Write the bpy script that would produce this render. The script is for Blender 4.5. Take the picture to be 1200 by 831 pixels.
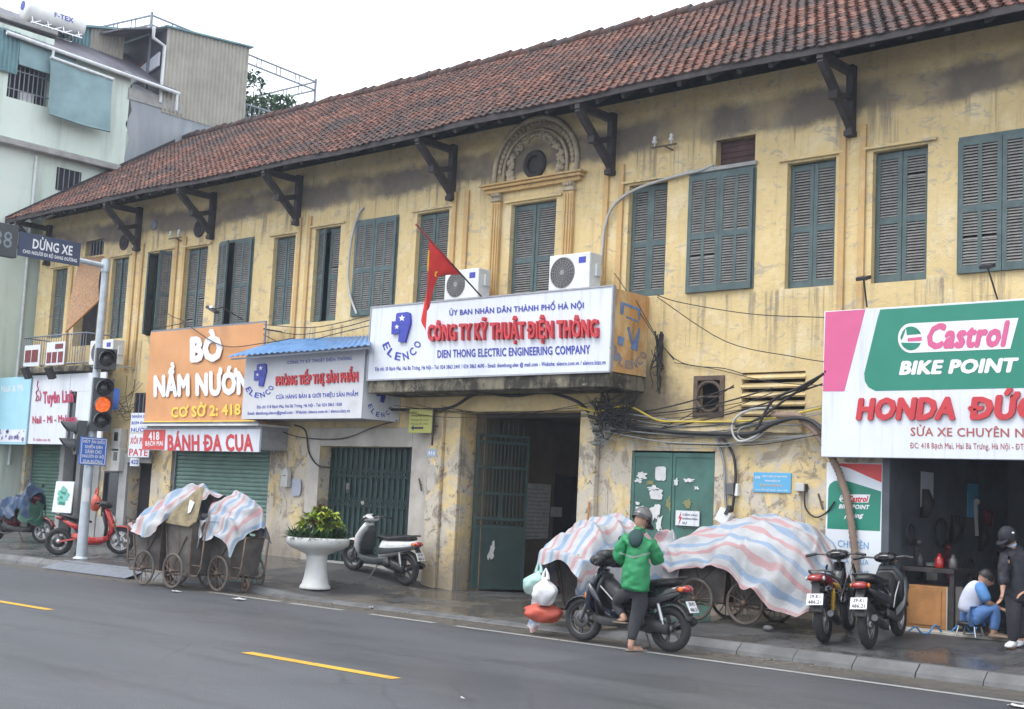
import bpy, bmesh, math, random
from mathutils import Vector, Matrix, noise
random.seed(7)
PI = math.pi
for o in list(bpy.data.objects):
    bpy.data.objects.remove(o)
sc = bpy.context.scene
COL = sc.collection

# ------------------------------------------------------------------ camera
FPX, PW, PH = 1550.0, 1200.0, 831.0
_ya, _pi, _ro = math.radians(48.06), math.atan(172/1550.0), 0.0487
_fh = Vector((-math.cos(_ya), math.sin(_ya), 0)); _up = Vector((0, 0, 1)); _r0 = Vector((math.sin(_ya), math.cos(_ya), 0))
CF = _fh*math.cos(_pi) + _up*math.sin(_pi)
_u0 = -_fh*math.sin(_pi) + _up*math.cos(_pi)
CR = math.cos(_ro)*_r0 + math.sin(_ro)*_u0
CU = -math.sin(_ro)*_r0 + math.cos(_ro)*_u0
CC = Vector((16.121, -16.802, 1.7))
cam = bpy.data.cameras.new("camera")
cam.sensor_width = 36; cam.lens = FPX/PW*36
cam.clip_start = 0.1; cam.clip_end = 2000
camo = bpy.data.objects.new("camera", cam); COL.objects.link(camo)
mw = Matrix((CR, CU, -CF)).transposed().to_4x4(); mw.translation = CC
camo.matrix_world = mw
sc.camera = camo

# ------------------------------------------------------------------ sky, sun, exposure
SUN_EL, SUN_AZ = math.radians(58), math.radians(200)      # azimuth clockwise from +Y
w = bpy.data.worlds.new("World"); sc.world = w; w.use_nodes = True
nt = w.node_tree; nt.nodes.clear()
out = nt.nodes.new("ShaderNodeOutputWorld"); bg = nt.nodes.new("ShaderNodeBackground")
sky = nt.nodes.new("ShaderNodeTexSky"); sky.sky_type = 'NISHITA'; sky.sun_disc = False
sky.sun_elevation = SUN_EL; sky.sun_rotation = SUN_AZ; sky.dust_density = 3.0
tc = nt.nodes.new("ShaderNodeTexCoord")
mp = nt.nodes.new("ShaderNodeMapping"); mp.inputs['Scale'].default_value = (1, 1, 2.5)
nz = nt.nodes.new("ShaderNodeTexNoise"); nz.inputs['Scale'].default_value = 2.2; nz.inputs['Detail'].default_value = 5
cr = nt.nodes.new("ShaderNodeValToRGB")
cr.color_ramp.elements[0].position = .3; cr.color_ramp.elements[0].color = (8.2, 8.9, 9.9, 1)
cr.color_ramp.elements[1].position = .7; cr.color_ramp.elements[1].color = (9.9, 10.1, 10.4, 1)
mx = nt.nodes.new("ShaderNodeMix"); mx.data_type = 'RGBA'; mx.inputs[0].default_value = .88
nt.links.new(tc.outputs['Generated'], mp.inputs[0]); nt.links.new(mp.outputs[0], nz.inputs['Vector'])
nt.links.new(nz.outputs['Fac'], cr.inputs[0])
nt.links.new(sky.outputs[0], mx.inputs[6]); nt.links.new(cr.outputs[0], mx.inputs[7])
nt.links.new(mx.outputs[2], bg.inputs[0]); bg.inputs[1].default_value = .095
nt.links.new(bg.outputs[0], out.inputs[0])
sun = bpy.data.lights.new("sun", 'SUN'); sun.energy = 0.9; sun.angle = math.radians(25); sun.color = (1, .97, .92)
suno = bpy.data.objects.new("sun", sun); COL.objects.link(suno)
sd = Vector((math.sin(SUN_AZ)*math.cos(SUN_EL), math.cos(SUN_AZ)*math.cos(SUN_EL), math.sin(SUN_EL)))
suno.rotation_euler = sd.to_track_quat('Z', 'Y').to_euler()
sc.view_settings.view_transform = 'Standard'; sc.view_settings.look = 'None'
sc.view_settings.exposure = 1.27; sc.view_settings.gamma = 1; sc.view_settings.use_curve_mapping = False
sc.render.engine = 'CYCLES'

# ------------------------------------------------------------------ measuring helpers: a pixel of the photo met with a real plane of the place
def ray(px, py):
    return CF + (px-PW/2)/FPX*CR - (py-PH/2)/FPX*CU
def F(px, py, y=0.0):
    d = ray(px, py); return CC + d*((y-CC.y)/d.y)
def G(px, py, z=0.0):
    d = ray(px, py); return CC + d*((z-CC.z)/d.z)
def SX(px, py, x):
    d = ray(px, py); return CC + d*((x-CC.x)/d.x)
def sstep(a, b, t):
    t = min(1, max(0, (t-a)/(b-a))); return t*t*(3-2*t)
def kerb_y(x): return -3.1 + .04*max(-30, min(20, x))
def walk_z(x, y):                       # height of the pavement
    k = kerb_y(x)
    t = min(1, max(0, (y-k)/(-k)))
    left = .13 + .27*t
    right = .12 + .15*t
    gate = .03 + .09*t
    if x < 2: z = left + (gate-left)*sstep(-2.2, -.1, x)
    else: z = gate + (right-gate)*sstep(4.6, 6.2, x)
    return z
def GW(px, py):                         # pixel met with the pavement
    z = .2
    for _ in range(12):
        p = G(px, py, z); z = .5*z + .5*walk_z(p.x, p.y)
    return p

# ------------------------------------------------------------------ object helpers
OFF = {}
def tag(o, label=None, cat=None, group=None, kind=None):
    if label: o['label'] = label
    if cat: o['category'] = cat
    if group: o['group'] = group
    if kind: o['kind'] = kind
    return o
def thing(name, label, cat, loc=(0, 0, 0), rotz=0, group=None, local=False):
    o = bpy.data.objects.new(name, None); COL.objects.link(o)
    o.empty_display_size = .2
    o.location = loc; o.rotation_euler = (0, 0, rotz)
    OFF[o.name] = Vector((0, 0, 0)) if local else Vector(loc)
    return tag(o, label, cat, group)
class MB:
    def __init__(s): s.v = []; s.f = []; s.m = []; s.sm = []; s.mi = 0; s.smooth = False; s.T = None; s.tint = None
    def add(s, vs, fs, smooth=None):
        b = len(s.v)
        s.v += [(s.T @ Vector(p)) if s.T is not None else Vector(p) for p in vs]
        for f in fs:
            s.f.append([b+i for i in f]); s.m.append(s.mi); s.sm.append(s.smooth if smooth is None else smooth)
    def bx(s, x0, x1, y0, y1, z0, z1):
        s.add([(x0,y0,z0),(x1,y0,z0),(x1,y1,z0),(x0,y1,z0),(x0,y0,z1),(x1,y0,z1),(x1,y1,z1),(x0,y1,z1)],
              [(3,2,1,0),(4,5,6,7),(0,1,5,4),(1,2,6,5),(2,3,7,6),(3,0,4,7)], False); return s
    def box(s, c, d, R=None):
        c = Vector(c); hx, hy, hz = d[0]/2, d[1]/2, d[2]/2
        vs = [Vector(q) for q in ((-hx,-hy,-hz),(hx,-hy,-hz),(hx,hy,-hz),(-hx,hy,-hz),(-hx,-hy,hz),(hx,-hy,hz),(hx,hy,hz),(-hx,hy,hz))]
        if R is not None: vs = [R @ q for q in vs]
        s.add([q+c for q in vs], [(3,2,1,0),(4,5,6,7),(0,1,5,4),(1,2,6,5),(2,3,7,6),(3,0,4,7)], False); return s
    def bar(s, p, q, w, h=None, up=(0, 0, 1)):
        h = h or w; p = Vector(p); q = Vector(q); d = (q-p); L = d.length
        if L < 1e-6: return s
        x = d/L; u = Vector(up)
        if abs(x.dot(u)) > .98: u = Vector((0, 1, 0))
        y = u.cross(x).normalized(); z = x.cross(y)
        return s.box((p+q)/2, (L, w, h), Matrix((x, y, z)).transposed())
    def tube(s, pts, r, n=8, caps=True, closed=False):
        pts = [Vector(p) for p in pts]; k = len(pts)
        rs = r if isinstance(r, (list, tuple)) else [r]*k
        vs = []; prev = None
        for i, p in enumerate(pts):
            if closed: t = (pts[(i+1) % k]-pts[i-1])
            else: t = pts[min(i+1, k-1)]-pts[max(i-1, 0)]
            t = t.normalized() if t.length > 1e-9 else Vector((0, 0, 1))
            if prev is None:
                a = Vector((0, 0, 1)) if abs(t.z) < .9 else Vector((1, 0, 0))
                u = t.cross(a).normalized()
            else:
                u = prev - t*prev.dot(t); u = u.normalized() if u.length > 1e-6 else t.orthogonal().normalized()
            prev = u; v = t.cross(u)
            for j in range(n):
                a = 2*PI*j/n; vs.append(p + (u*math.cos(a)+v*math.sin(a))*rs[i])
        fs = []
        for i in range(k if closed else k-1):
            for j in range(n):
                a = i*n+j; b = i*n+(j+1) % n; c = ((i+1) % k)*n+(j+1) % n; d = ((i+1) % k)*n+j
                fs.append((a, b, c, d))
        s.add(vs, fs, True)
        if caps and not closed:
            s.add(vs[:n], [tuple(range(n-1, -1, -1))], False); s.add(vs[-n:], [tuple(range(n))], False)
        return s
    def lathe(s, prof, o=(0, 0, 0), R=None, n=24, caps=False):
        o = Vector(o); vs = []; k = len(prof)
        for r, z in prof:
            for j in range(n):
                a = 2*PI*j/n; q = Vector((r*math.cos(a), r*math.sin(a), z))
                vs.append((R @ q if R is not None else q)+o)
        fs = [(i*n+j, i*n+(j+1) % n, (i+1)*n+(j+1) % n, (i+1)*n+j) for i in range(k-1) for j in range(n)]
        s.add(vs, fs, True)
        if caps: s.add(vs[:n], [tuple(range(n-1, -1, -1))], False); s.add(vs[-n:], [tuple(range(n))], False)
        return s
    def prism(s, poly, depth):           # poly: 3D planar points, depth: vector
        poly = [Vector(p) for p in poly]; d = Vector(depth); n = len(poly)
        s.add(poly+[p+d for p in poly], [tuple(range(n-1, -1, -1)), tuple(range(n, 2*n))]+[(i, (i+1) % n, n+(i+1) % n, n+i) for i in range(n)], False); return s
    def poly(s, pts): s.add(pts, [tuple(range(len(pts)))], False); return s
    def grid(s, P, closed_u=False, smooth=True):   # P[i][j]
        nu = len(P); nv = len(P[0]); vs = [p for r in P for p in r]; fs = []
        for i in range(nu if closed_u else nu-1):
            for j in range(nv-1):
                a = i*nv+j; b = ((i+1) % nu)*nv+j; fs.append((a, b, b+1, a+1))
        s.add(vs, fs, smooth); return s
    def ring(s, c, axis, R, r, n=28, m=8, a0=0, a1=2*PI):
        c = Vector(c); ax = Vector(axis).normalized(); u = ax.orthogonal().normalized()
        if abs(ax.z) < .9: u = (Vector((0, 0, 1)) - ax*ax.z).normalized()
        v = ax.cross(u); full = abs(a1-a0-2*PI) < 1e-6
        pts = [c+(u*math.cos(a0+(a1-a0)*i/n)+v*math.sin(a0+(a1-a0)*i/n))*R for i in range(n if full else n+1)]
        return s.tube(pts, r, m, True, full)
    def sph(s, c, r, n=12, m=8, sc_=(1, 1, 1)):
        c = Vector(c)
        P = [[c+Vector((sc_[0]*r*math.sin(PI*i/m)*math.cos(2*PI*j/n), sc_[1]*r*math.sin(PI*i/m)*math.sin(2*PI*j/n), sc_[2]*r*math.cos(PI*i/m))) for j in range(n+1)] for i in range(m+1)]
        return s.grid(P)
    def loft(s, secs, n=16, e=2.6, caps=True):   # secs: (centre, half width (local y), half height, pitch) along local x
        P = []
        for c, hw, hh, pt in secs:
            c = Vector(c); row = []
            up = Vector((-math.sin(pt), 0, math.cos(pt)))
            for j in range(n):
                a = 2*PI*j/n; ca, sa = math.cos(a), math.sin(a)
                y = hw*math.copysign(abs(ca)**(2/e), ca); z = hh*math.copysign(abs(sa)**(2/e), sa)
                row.append(c+Vector((0, y, 0))+up*z)
            P.append(row)
        k = len(P); vs = [p for r in P for p in r]
        fs = [(i*n+j, i*n+(j+1) % n, (i+1)*n+(j+1) % n, (i+1)*n+j) for i in range(k-1) for j in range(n)]
        if caps: fs += [tuple(range(n-1, -1, -1)), tuple((k-1)*n+j for j in range(n))]
        s.add(vs, fs, True); return s
    def build(s, name, mats, parent=None, bevel=0, bseg=2, sub=0, auto=None, loc=None, recalc=True, weld=False):
        me = bpy.data.meshes.new(name)
        off = OFF.get(parent.name, Vector()) if parent else (Vector(loc) if loc else Vector())
        me.from_pydata([tuple(p-off) for p in s.v], [], s.f)
        me.polygons.foreach_set('material_index', s.m); me.polygons.foreach_set('use_smooth', s.sm)
        if s.tint:
            at = me.attributes.new('tint', 'FLOAT', 'FACE'); at.data.foreach_set('value', s.tint)
        if recalc or weld:
            bm = bmesh.new(); bm.from_mesh(me)
            if weld: bmesh.ops.remove_doubles(bm, verts=bm.verts, dist=1e-4)
            if recalc: bmesh.ops.recalc_face_normals(bm, faces=bm.faces)
            bm.to_mesh(me); bm.free()
        for m in (mats if isinstance(mats, (list, tuple)) else [mats]): me.materials.append(m)
        me.update()
        o = bpy.data.objects.new(name, me); COL.objects.link(o)
        if parent: o.parent = parent; OFF[o.name] = off
        else: o.location = off; OFF[o.name] = off
        if sub:
            md = o.modifiers.new('sub', 'SUBSURF'); md.levels = md.render_levels = sub
        if bevel:
            md = o.modifiers.new('bev', 'BEVEL'); md.width = bevel; md.segments = bseg; md.limit_method = 'ANGLE'; md.angle_limit = math.radians(40)
        return o
def copy_tree(o, parent=None):
    c = o.copy(); COL.objects.link(c)
    if parent: c.parent = parent
    OFF[c.name] = OFF.get(o.name, Vector())
    for ch in [x for x in bpy.data.objects if x.parent == o]: copy_tree(ch, c)
    return c
_tcache = {}
HORN = dict(zip('ƠỚỜỞỠỢơớờởỡợ', 'OÓÒỎÕỌoóòỏõọ'))
def text_mesh(s, res=2):
    if s in _tcache: return _tcache[s]
    cu = bpy.data.curves.new('t', 'FONT'); cu.body = ''.join(HORN.get(ch, ch) for ch in s).replace('Đ', 'D').replace('đ', 'd'); cu.size = 1; cu.resolution_u = res
    cu.space_character = 1.06
    ob = bpy.data.objects.new('t', cu); COL.objects.link(ob)
    dg = bpy.context.evaluated_depsgraph_get(); me = ob.evaluated_get(dg).to_mesh()
    vs = [(v.co.x, v.co.y) for v in me.vertices]; fs = [tuple(p.vertices) for p in me.polygons]
    ob.evaluated_get(dg).to_mesh_clear(); bpy.data.objects.remove(ob); bpy.data.curves.remove(cu)
    if any(ch in 'Đđ' or ch in HORN for ch in s):        # strokes of crossed D and horned O, laid over the plain letters
        def ext(q): 
            cu = bpy.data.curves.new('t', 'FONT'); cu.body = q; cu.size = 1; cu.space_character = 1.06; ob = bpy.data.objects.new('t', cu); COL.objects.link(ob)
            dg = bpy.context.evaluated_depsgraph_get(); me = ob.evaluated_get(dg).to_mesh(); xs = [v.co.x for v in me.vertices]; ob.evaluated_get(dg).to_mesh_clear(); bpy.data.objects.remove(ob); bpy.data.curves.remove(cu); return min(xs), max(xs)
        plain = ''.join(HORN.get(ch, ch) for ch in s).replace('Đ', 'D').replace('đ', 'd')
        for i, ch in enumerate(s):
            if ch in HORN:
                e = ext(plain[:i+1])[1]; b0 = len(vs); yt = .70 if ch.isupper() else .47
                vs += [(e-.10, yt-.14), (e-.02, yt-.15), (e+.085, yt-.02), (e+.085, yt+.09), (e+.02, yt+.09), (e+.02, yt+.01)]; fs.append(tuple(range(b0, b0+6)))
            if ch in 'Đđ':
                e = ext(plain[:i+1])[1]; a, b = ext(plain[i]); wd = b-a; b0 = len(vs)
                xa, xb, ya, yb_ = (e-wd-.10, e-wd+.30, .31, .375) if ch == 'Đ' else (e-wd*.62, e+.07, .60, .65)
                vs += [(xa, ya), (xb, ya), (xb, yb_), (xa, yb_)]; fs.append((b0, b0+1, b0+2, b0+3))
    x0 = min(v[0] for v in vs); x1 = max(v[0] for v in vs); y0 = min(v[1] for v in vs); y1 = max(v[1] for v in vs)
    r = ([((x-x0)/(x1-x0), (y-y0)/(y1-y0)) for x, y in vs], fs, x1-x0, y1-y0); _tcache[s] = r
    return r
def text_into(mb, s, BL, X, Y, out, depth=.004, bold=.03, warp=None):
    """lettering fitted to the parallelogram BL, BL+X, BL+Y, standing 'depth' proud along 'out'; bold = stroke growth in ems"""
    BL = Vector(BL); X = Vector(X); Y = Vector(Y); out = Vector(out)
    vs, fs, tw, th = text_mesh(s)
    def at(u, v): return warp(u, v) if warp else BL+X*u+Y*v
    sh = [(0, 0)]
    if bold: sh = [(bold*math.cos(a*PI/3)/tw*.8, bold*math.sin(a*PI/3)/th*.7) for a in range(6)]
    for k, (du, dv) in enumerate(sh):
        dd = depth+k*.00025
        b = len(vs); top = [at(u+du, v+dv)+out*dd for u, v in vs]
        mb.add(top, fs, False)
        if depth > .008:
            ed = {}
            for f in fs:
                for i in range(len(f)):
                    a, c = f[i], f[(i+1) % len(f)]
                    if (c, a) in ed: ed.pop((c, a))
                    else: ed[(a, c)] = 1
            bot = [at(u+du, v+dv)+out*.001 for u, v in vs]
            mb.add(top+bot, [(a, c, c+b, a+b) for a, c in ed], False)
def ptext(mb, s, tl, tr, bl, y, depth=.004, bold=.03):
    """lettering on a plane facing the street (constant y), its corners given as photo pixels"""
    a, b, c = F(*tl, y), F(*tr, y), F(*bl, y)
    text_into(mb, s, c, b-a, a-c, (0, -1, 0), depth, bold)
# ------------------------------------------------------------------ materials
def nn(nt, t, **kw):
    n = nt.nodes.new(t)
    for k, v in kw.items():
        if k in n.inputs: n.inputs[k].default_value = v
        else: setattr(n, k, v)
    return n
def c4(c): return (c[0], c[1], c[2], 1)
class NT:
    """tiny node-building aid"""
    def __init__(s, name):
        s.m = bpy.data.materials.new(name); s.m.use_nodes = True; s.t = s.m.node_tree
        s.b = s.t.nodes['Principled BSDF']; s.L = s.t.links.new
        s.tc = s.t.nodes.new('ShaderNodeTexCoord'); s.geo = s.t.nodes.new('ShaderNodeNewGeometry')
    def noise(s, scale, detail=4, rough=.55, vec=None, sx=(1, 1, 1), world=False, dist=0):
        mp = nn(s.t, 'ShaderNodeMapping'); mp.inputs['Scale'].default_value = sx
        s.L(vec or (s.geo.outputs['Position'] if world else s.tc.outputs['Object']), mp.inputs[0])
        n = nn(s.t, 'ShaderNodeTexNoise', Scale=scale, Detail=detail, Roughness=rough, Distortion=dist); s.L(mp.outputs[0], n.inputs['Vector'])
        return n.outputs['Fac']
    def ramp(s, fac, a, b, ca=0.0, cb=1.0):
        n = nn(s.t, 'ShaderNodeMapRange'); n.interpolation_type = 'SMOOTHSTEP'
        for i, v in zip((1, 2, 3, 4), (a, b, ca, cb)): n.inputs[i].default_value = v
        s.L(fac, n.inputs[0]); return n.outputs[0]
    def mix(s, fac, a, b, mode='MIX'):
        n = nn(s.t, 'ShaderNodeMix'); n.data_type = 'RGBA'; n.blend_type = mode
        for sock, v in ((n.inputs[0], fac), (n.inputs[6], a), (n.inputs[7], b)):
            if hasattr(v, 'is_linked'): s.L(v, sock)
            elif isinstance(v, (int, float)): sock.default_value = v
            else: sock.default_value = c4(v)
        return n.outputs[2]
    def math(s, op, a, b=0.0, c=None):
        n = nn(s.t, 'ShaderNodeMath'); n.operation = op
        for i, v in enumerate((a, b) if c is None else (a, b, c)):
            if hasattr(v, 'is_linked'): s.L(v, n.inputs[i])
            else: n.inputs[i].default_value = v
        return n.outputs[0]
    def xyz(s, world=True):
        n = nn(s.t, 'ShaderNodeSeparateXYZ'); s.L(s.geo.outputs['Position'] if world else s.tc.outputs['Object'], n.inputs[0]); return n.outputs
    def bump(s, h, strength=.3, dist=.01):
        n = nn(s.t, 'ShaderNodeBump'); n.inputs['Strength'].default_value = strength; n.inputs['Distance'].default_value = dist
        s.L(h, n.inputs['Height']); s.L(n.outputs[0], s.b.inputs['Normal'])
    def set(s, col=None, rough=None, metal=None, spec=None):
        for k, v in (('Base Color', col), ('Roughness', rough), ('Metallic', metal), ('Specular IOR Level', spec)):
            if v is None: continue
            if hasattr(v, 'is_linked'): s.L(v, s.b.inputs[k])
            else: s.b.inputs[k].default_value = c4(v) if k == 'Base Color' else v
        return s.m
def M(name, col, rough=.6, metal=0, var=.12, scale=7, dirt=.25, dcol=(.09, .075, .06), bump=0, bscale=60, spec=.5, coat=0):
    """everyday surface: colour with soft mottling, blotches of grime, a little relief"""
    t = NT(name)
    n1 = t.noise(scale, 5, .6)
    c = t.mix(t.ramp(n1, .3, .7), [x*(1-var) for x in col], [min(1, x*(1+var*.7)) for x in col])
    if dirt:
        d = t.ramp(t.noise(scale*.45, 6, .7), .5, .8, 0, dirt)
        c = t.mix(d, c, dcol)
    r = t.ramp(t.noise(scale*1.7, 3), .2, .8, max(.03, rough-.08), min(1, rough+.1))
    if bump: t.bump(t.noise(bscale, 4), bump, .004)
    if coat: t.b.inputs['Coat Weight'].default_value = coat; t.b.inputs['Coat Roughness'].default_value = .1
    return t.set(c, r, metal, spec)

# old ochre plaster, patched, scuffed, with mould and damp
def wall_mat(name, base, pale, seed=0.0, aged=1.0):
    t = NT(name); x, y, z = t.xyz()
    big = t.noise(.55, 5, .6, world=True); mid = t.noise(1.9, 6, .62, world=True, dist=.4); fine = t.noise(9, 5, .65, world=True)
    c = t.mix(t.ramp(big, .35, .65), base, [b*.86 for b in base])
    c = t.mix(t.ramp(mid, .50, .66, 0, .55), c, pale)
    # flaking scuffs, short and slanting
    sc1 = t.noise(3.2, 8, .72, world=True, sx=(1, 1, 1.9), dist=1.2)
    up = t.ramp(z, 3.2, 5.0, .55, 1)
    c = t.mix(t.math('MULTIPLY', t.ramp(sc1, .555, .615, 0, .6*aged), up), c, (.33, .30, .27))
    # vertical run marks
    st = t.noise(2.4, 5, .6, world=True, sx=(2.2, 2.2, .16))
    c = t.mix(t.ramp(st, .54, .76, 0, .42*aged), c, (.24, .19, .13))
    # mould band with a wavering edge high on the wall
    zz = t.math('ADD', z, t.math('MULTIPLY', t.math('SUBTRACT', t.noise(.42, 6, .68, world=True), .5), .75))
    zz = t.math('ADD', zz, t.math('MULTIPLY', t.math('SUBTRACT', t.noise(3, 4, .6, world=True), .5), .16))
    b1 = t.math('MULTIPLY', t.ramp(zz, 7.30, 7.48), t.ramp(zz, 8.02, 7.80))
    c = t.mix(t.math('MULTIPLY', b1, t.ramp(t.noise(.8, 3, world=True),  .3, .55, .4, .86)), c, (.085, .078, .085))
    # drip runs below the sills and below the mould
    dr = t.noise(7, 6, .65, world=True, sx=(1, 1, .05)); zj = t.math('ADD', z, t.math('MULTIPLY', t.math('SUBTRACT', t.noise(2.5, 5, .6, world=True, sx=(1, 1, .1)), .5), 1.2))
    sill = t.math('MULTIPLY', t.ramp(zj, 3.6, 4.8), t.ramp(z, 5.0, 4.93)); hi = t.math('MULTIPLY', t.ramp(zj, 6.7, 7.3), t.ramp(z, 7.8, 7.5))
    c = t.mix(t.math('MULTIPLY', t.ramp(dr, .50, .64, 0, .75*aged), t.math('MAXIMUM', sill, hi)), c, (.20, .165, .125))
    # worn street-level plaster: pale scraped patches, grey damp
    lo = t.ramp(z, 3.5, 2.2)
    pt = t.noise(1.5, 9, .68, world=True, dist=.7)
    c = t.mix(t.math('MULTIPLY', lo, t.ramp(pt, .46, .53, 0, .88)), c, (.50, .46, .40))
    pt2 = t.noise(2.1, 9, .7, world=True, dist=1.0, sx=(1, 1, .7))
    c = t.mix(t.math('MULTIPLY', lo, t.ramp(pt2, .51, .60, 0, .8)), c, (.22, .18, .145))
    pt3 = t.noise(4.6, 9, .72, world=True, dist=.8)
    c = t.mix(t.math('MULTIPLY', lo, t.ramp(pt3, .55, .61, 0, .8)), c, t.mix(t.ramp(t.noise(11, 3, world=True), .45, .55), (.52, .49, .45), (.15, .125, .105)))
    dm = t.math('ADD', z, t.math('MULTIPLY', t.math('SUBTRACT', t.noise(1.3, 7, .7, world=True), .5), 1.6))
    c = t.mix(t.ramp(dm, 1.25, .35, 0, .75), c, (.20, .175, .15))
    # soot round the canopy and cables
    dx = t.math('ABSOLUTE', t.math('SUBTRACT', x, 3.9)); dz = t.math('ABSOLUTE', t.math('SUBTRACT', z, 3.35))
    dd = t.math('ADD', t.math('MULTIPLY', dx, .9), t.math('ADD', dz, t.math('MULTIPLY', t.noise(2.2, 7, .72, world=True), 1.5)))
    c = t.mix(t.ramp(dd, 2.0, 1.0, 0, .88), c, (.10, .085, .07))
    c = t.mix(t.ramp(fine, .45, .8, 0, .22), c, (.28, .22, .15))
    t.bump(t.math('ADD', t.noise(6, 8, .7, world=True), t.math('MULTIPLY', sc1, .6)), .55, .03)
    return t.set(c, .88, 0, .25)
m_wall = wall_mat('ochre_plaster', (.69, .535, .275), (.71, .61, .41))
m_trim = wall_mat('ochre_trim', (.58, .385, .17), (.62, .48, .27), aged=.6)
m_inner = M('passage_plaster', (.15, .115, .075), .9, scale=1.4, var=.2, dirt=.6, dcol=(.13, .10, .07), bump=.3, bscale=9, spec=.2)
m_whiteplaster = M('whitish_plaster', (.46, .43, .39), .9, scale=1.6, var=.22, dirt=.75, dcol=(.24, .20, .16), bump=.4, bscale=9, spec=.2)
m_shopgrey = M('grey_shop_plaster', (.33, .33, .33), .85, scale=1.5, var=.25, dirt=.6, dcol=(.12, .11, .10), bump=.3, bscale=12)
t = NT('mossy_concrete'); c = t.mix(t.ramp(t.noise(2.6, 8, .72, world=True, sx=(1, 1, .6)), .40, .60), (.045, .042, .036), (.20, .18, .135))
c = t.mix(t.ramp(t.noise(7, 7, .75, world=True), .55, .68, 0, .8), c, (.36, .33, .26)); c = t.mix(t.ramp(t.noise(3.1, 5, .6, world=True, sx=(2.5, 2.5, .2)), .5, .7, 0, .7), c, (.03, .028, .024))
t.bump(t.noise(14, 7, .7, world=True), .8, .02); m_moss = t.set(c, .95, 0, .2)
m_conc = M('concrete', (.33, .33, .32), .85, scale=3, var=.2, dirt=.45, bump=.3, bscale=25)
m_stone = M('stucco_ornament', (.42, .35, .25), .9, scale=6, var=.25, dirt=.5, dcol=(.12, .10, .09), bump=.3, bscale=30)

# timber under the eaves
m_darkwood = M('dark_timber', (.040, .034, .036), .8, scale=5, var=.35, dirt=.3, bump=.3, bscale=30)
m_soffit = M('soffit_boards', (.06, .052, .05), .85, scale=4, var=.35, dirt=.4, bump=.3, bscale=25)
# clay tiles
t = NT('clay_roof_tile'); at = nn(t.t, 'ShaderNodeAttribute'); at.attribute_name = 'tint'
tv = at.outputs['Fac']
c = t.mix(t.ramp(tv, 0, .45), (.085, .043, .035), (.155, .068, .050))
c = t.mix(t.ramp(tv, .55, 1), c, (.23, .115, .085))
st = t.noise(.7, 7, .72, world=True, dist=.6); st2 = t.noise(4.5, 6, .7, world=True)
c = t.mix(t.ramp(st, .42, .62, 0, .85), c, (.052, .046, .048))
c = t.mix(t.ramp(st2, .50, .64, 0, .75), c, (.060, .052, .05))
c = t.mix(t.ramp(t.noise(13, 4, .7, world=True), .56, .72, 0, .4), c, (.36, .24, .19))
t.bump(t.noise(20, 4, world=True), .4, .01); m_tile = t.set(c, .85, 0, .3)

# shutters
m_shutter = M('teal_shutter_paint', (.068, .106, .108), .6, scale=6, var=.2, dirt=.35, dcol=(.05, .06, .055), bump=.15)
m_slat = M('weathered_louvre', (.215, .21, .20), .75, scale=9, var=.2, dirt=.4, dcol=(.10, .10, .095))
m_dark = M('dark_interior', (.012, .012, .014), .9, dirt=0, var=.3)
m_gatepaint = M('green_gate_paint', (.013, .036, .033), .6, scale=3, var=.25, dirt=.5, dcol=(.045, .04, .03), bump=.2)
m_foldgate = M('dark_green_steel', (.018, .048, .045), .55, scale=6, var=.25, dirt=.4, dcol=(.04, .035, .03))
m_doorgreen = M('transformer_door_green', (.05, .135, .112), .6, scale=2.6, var=.22, dirt=.55, dcol=(.07, .075, .06), bump=.25, bscale=20)
m_roller = M('pale_green_roller_steel', (.16, .27, .23), .5, scale=3, var=.15, dirt=.35, dcol=(.12, .14, .11))
m_roller2 = M('dull_green_roller_steel', (.10, .19, .145), .55, scale=3, var=.2, dirt=.4, dcol=(.05, .06, .045))

# mint building
t = NT('mint_render'); x, y, z = t.xyz()
c = t.mix(t.ramp(t.noise(.5, 5, world=True), .35, .65), (.58, .68, .60), (.66, .74, .67))
c = t.mix(t.ramp(t.noise(1.2, 5, .6, world=True, sx=(1, 1.6, .12)), .48, .72, 0, .7), c, (.30, .36, .33))
c = t.mix(t.ramp(t.noise(2.2, 6, .7, world=True), .55, .75, 0, .4), c, (.70, .76, .70))
t.bump(t.noise(5, 6, world=True), .25, .02); m_mint = t.set(c, .85, 0, .3)
t = NT('grey_render_patch'); c = t.mix(t.ramp(t.noise(1.1, 6, .65, world=True, sx=(1, 1.4, .3)), .35, .7), (.26, .29, .32), (.36, .38, .40))
m_greyrender = t.set(c, .9, 0, .2)
m_tarpgrey = M('grey_green_awning', (.20, .31, .33), .7, scale=1.2, var=.2, dirt=.5, dcol=(.14, .17, .17))
m_tealsheet = M('teal_roof_sheet', (.12, .24, .27), .5, scale=2, var=.2, dirt=.45, dcol=(.10, .11, .11))
m_beigesheet = M('weathered_beige_sheet', (.36, .34, .29), .6, scale=1.5, var=.15, dirt=.5, dcol=(.20, .17, .13))
m_purplesheet = M('dull_purple_grey_roofing', (.13, .125, .15), .6, scale=1.4, var=.25, dirt=.4)
m_pvc = M('pvc_pipe', (.62, .65, .66), .5, dirt=.4, dcol=(.25, .24, .22))
m_brick = M('raw_brick', (.24, .10, .07), .9, scale=9, var=.3, dirt=.4)
m_steel = M('stainless_steel', (.62, .63, .65), .28, 1.0, scale=4, dirt=.15)
m_greysteel = M('grey_frame_steel', (.20, .22, .26), .5, .3, dirt=.3)
m_galv = M('galvanised_steel', (.46, .51, .55), .5, .45, scale=5, var=.14, dirt=.3, dcol=(.20, .20, .19))

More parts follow.
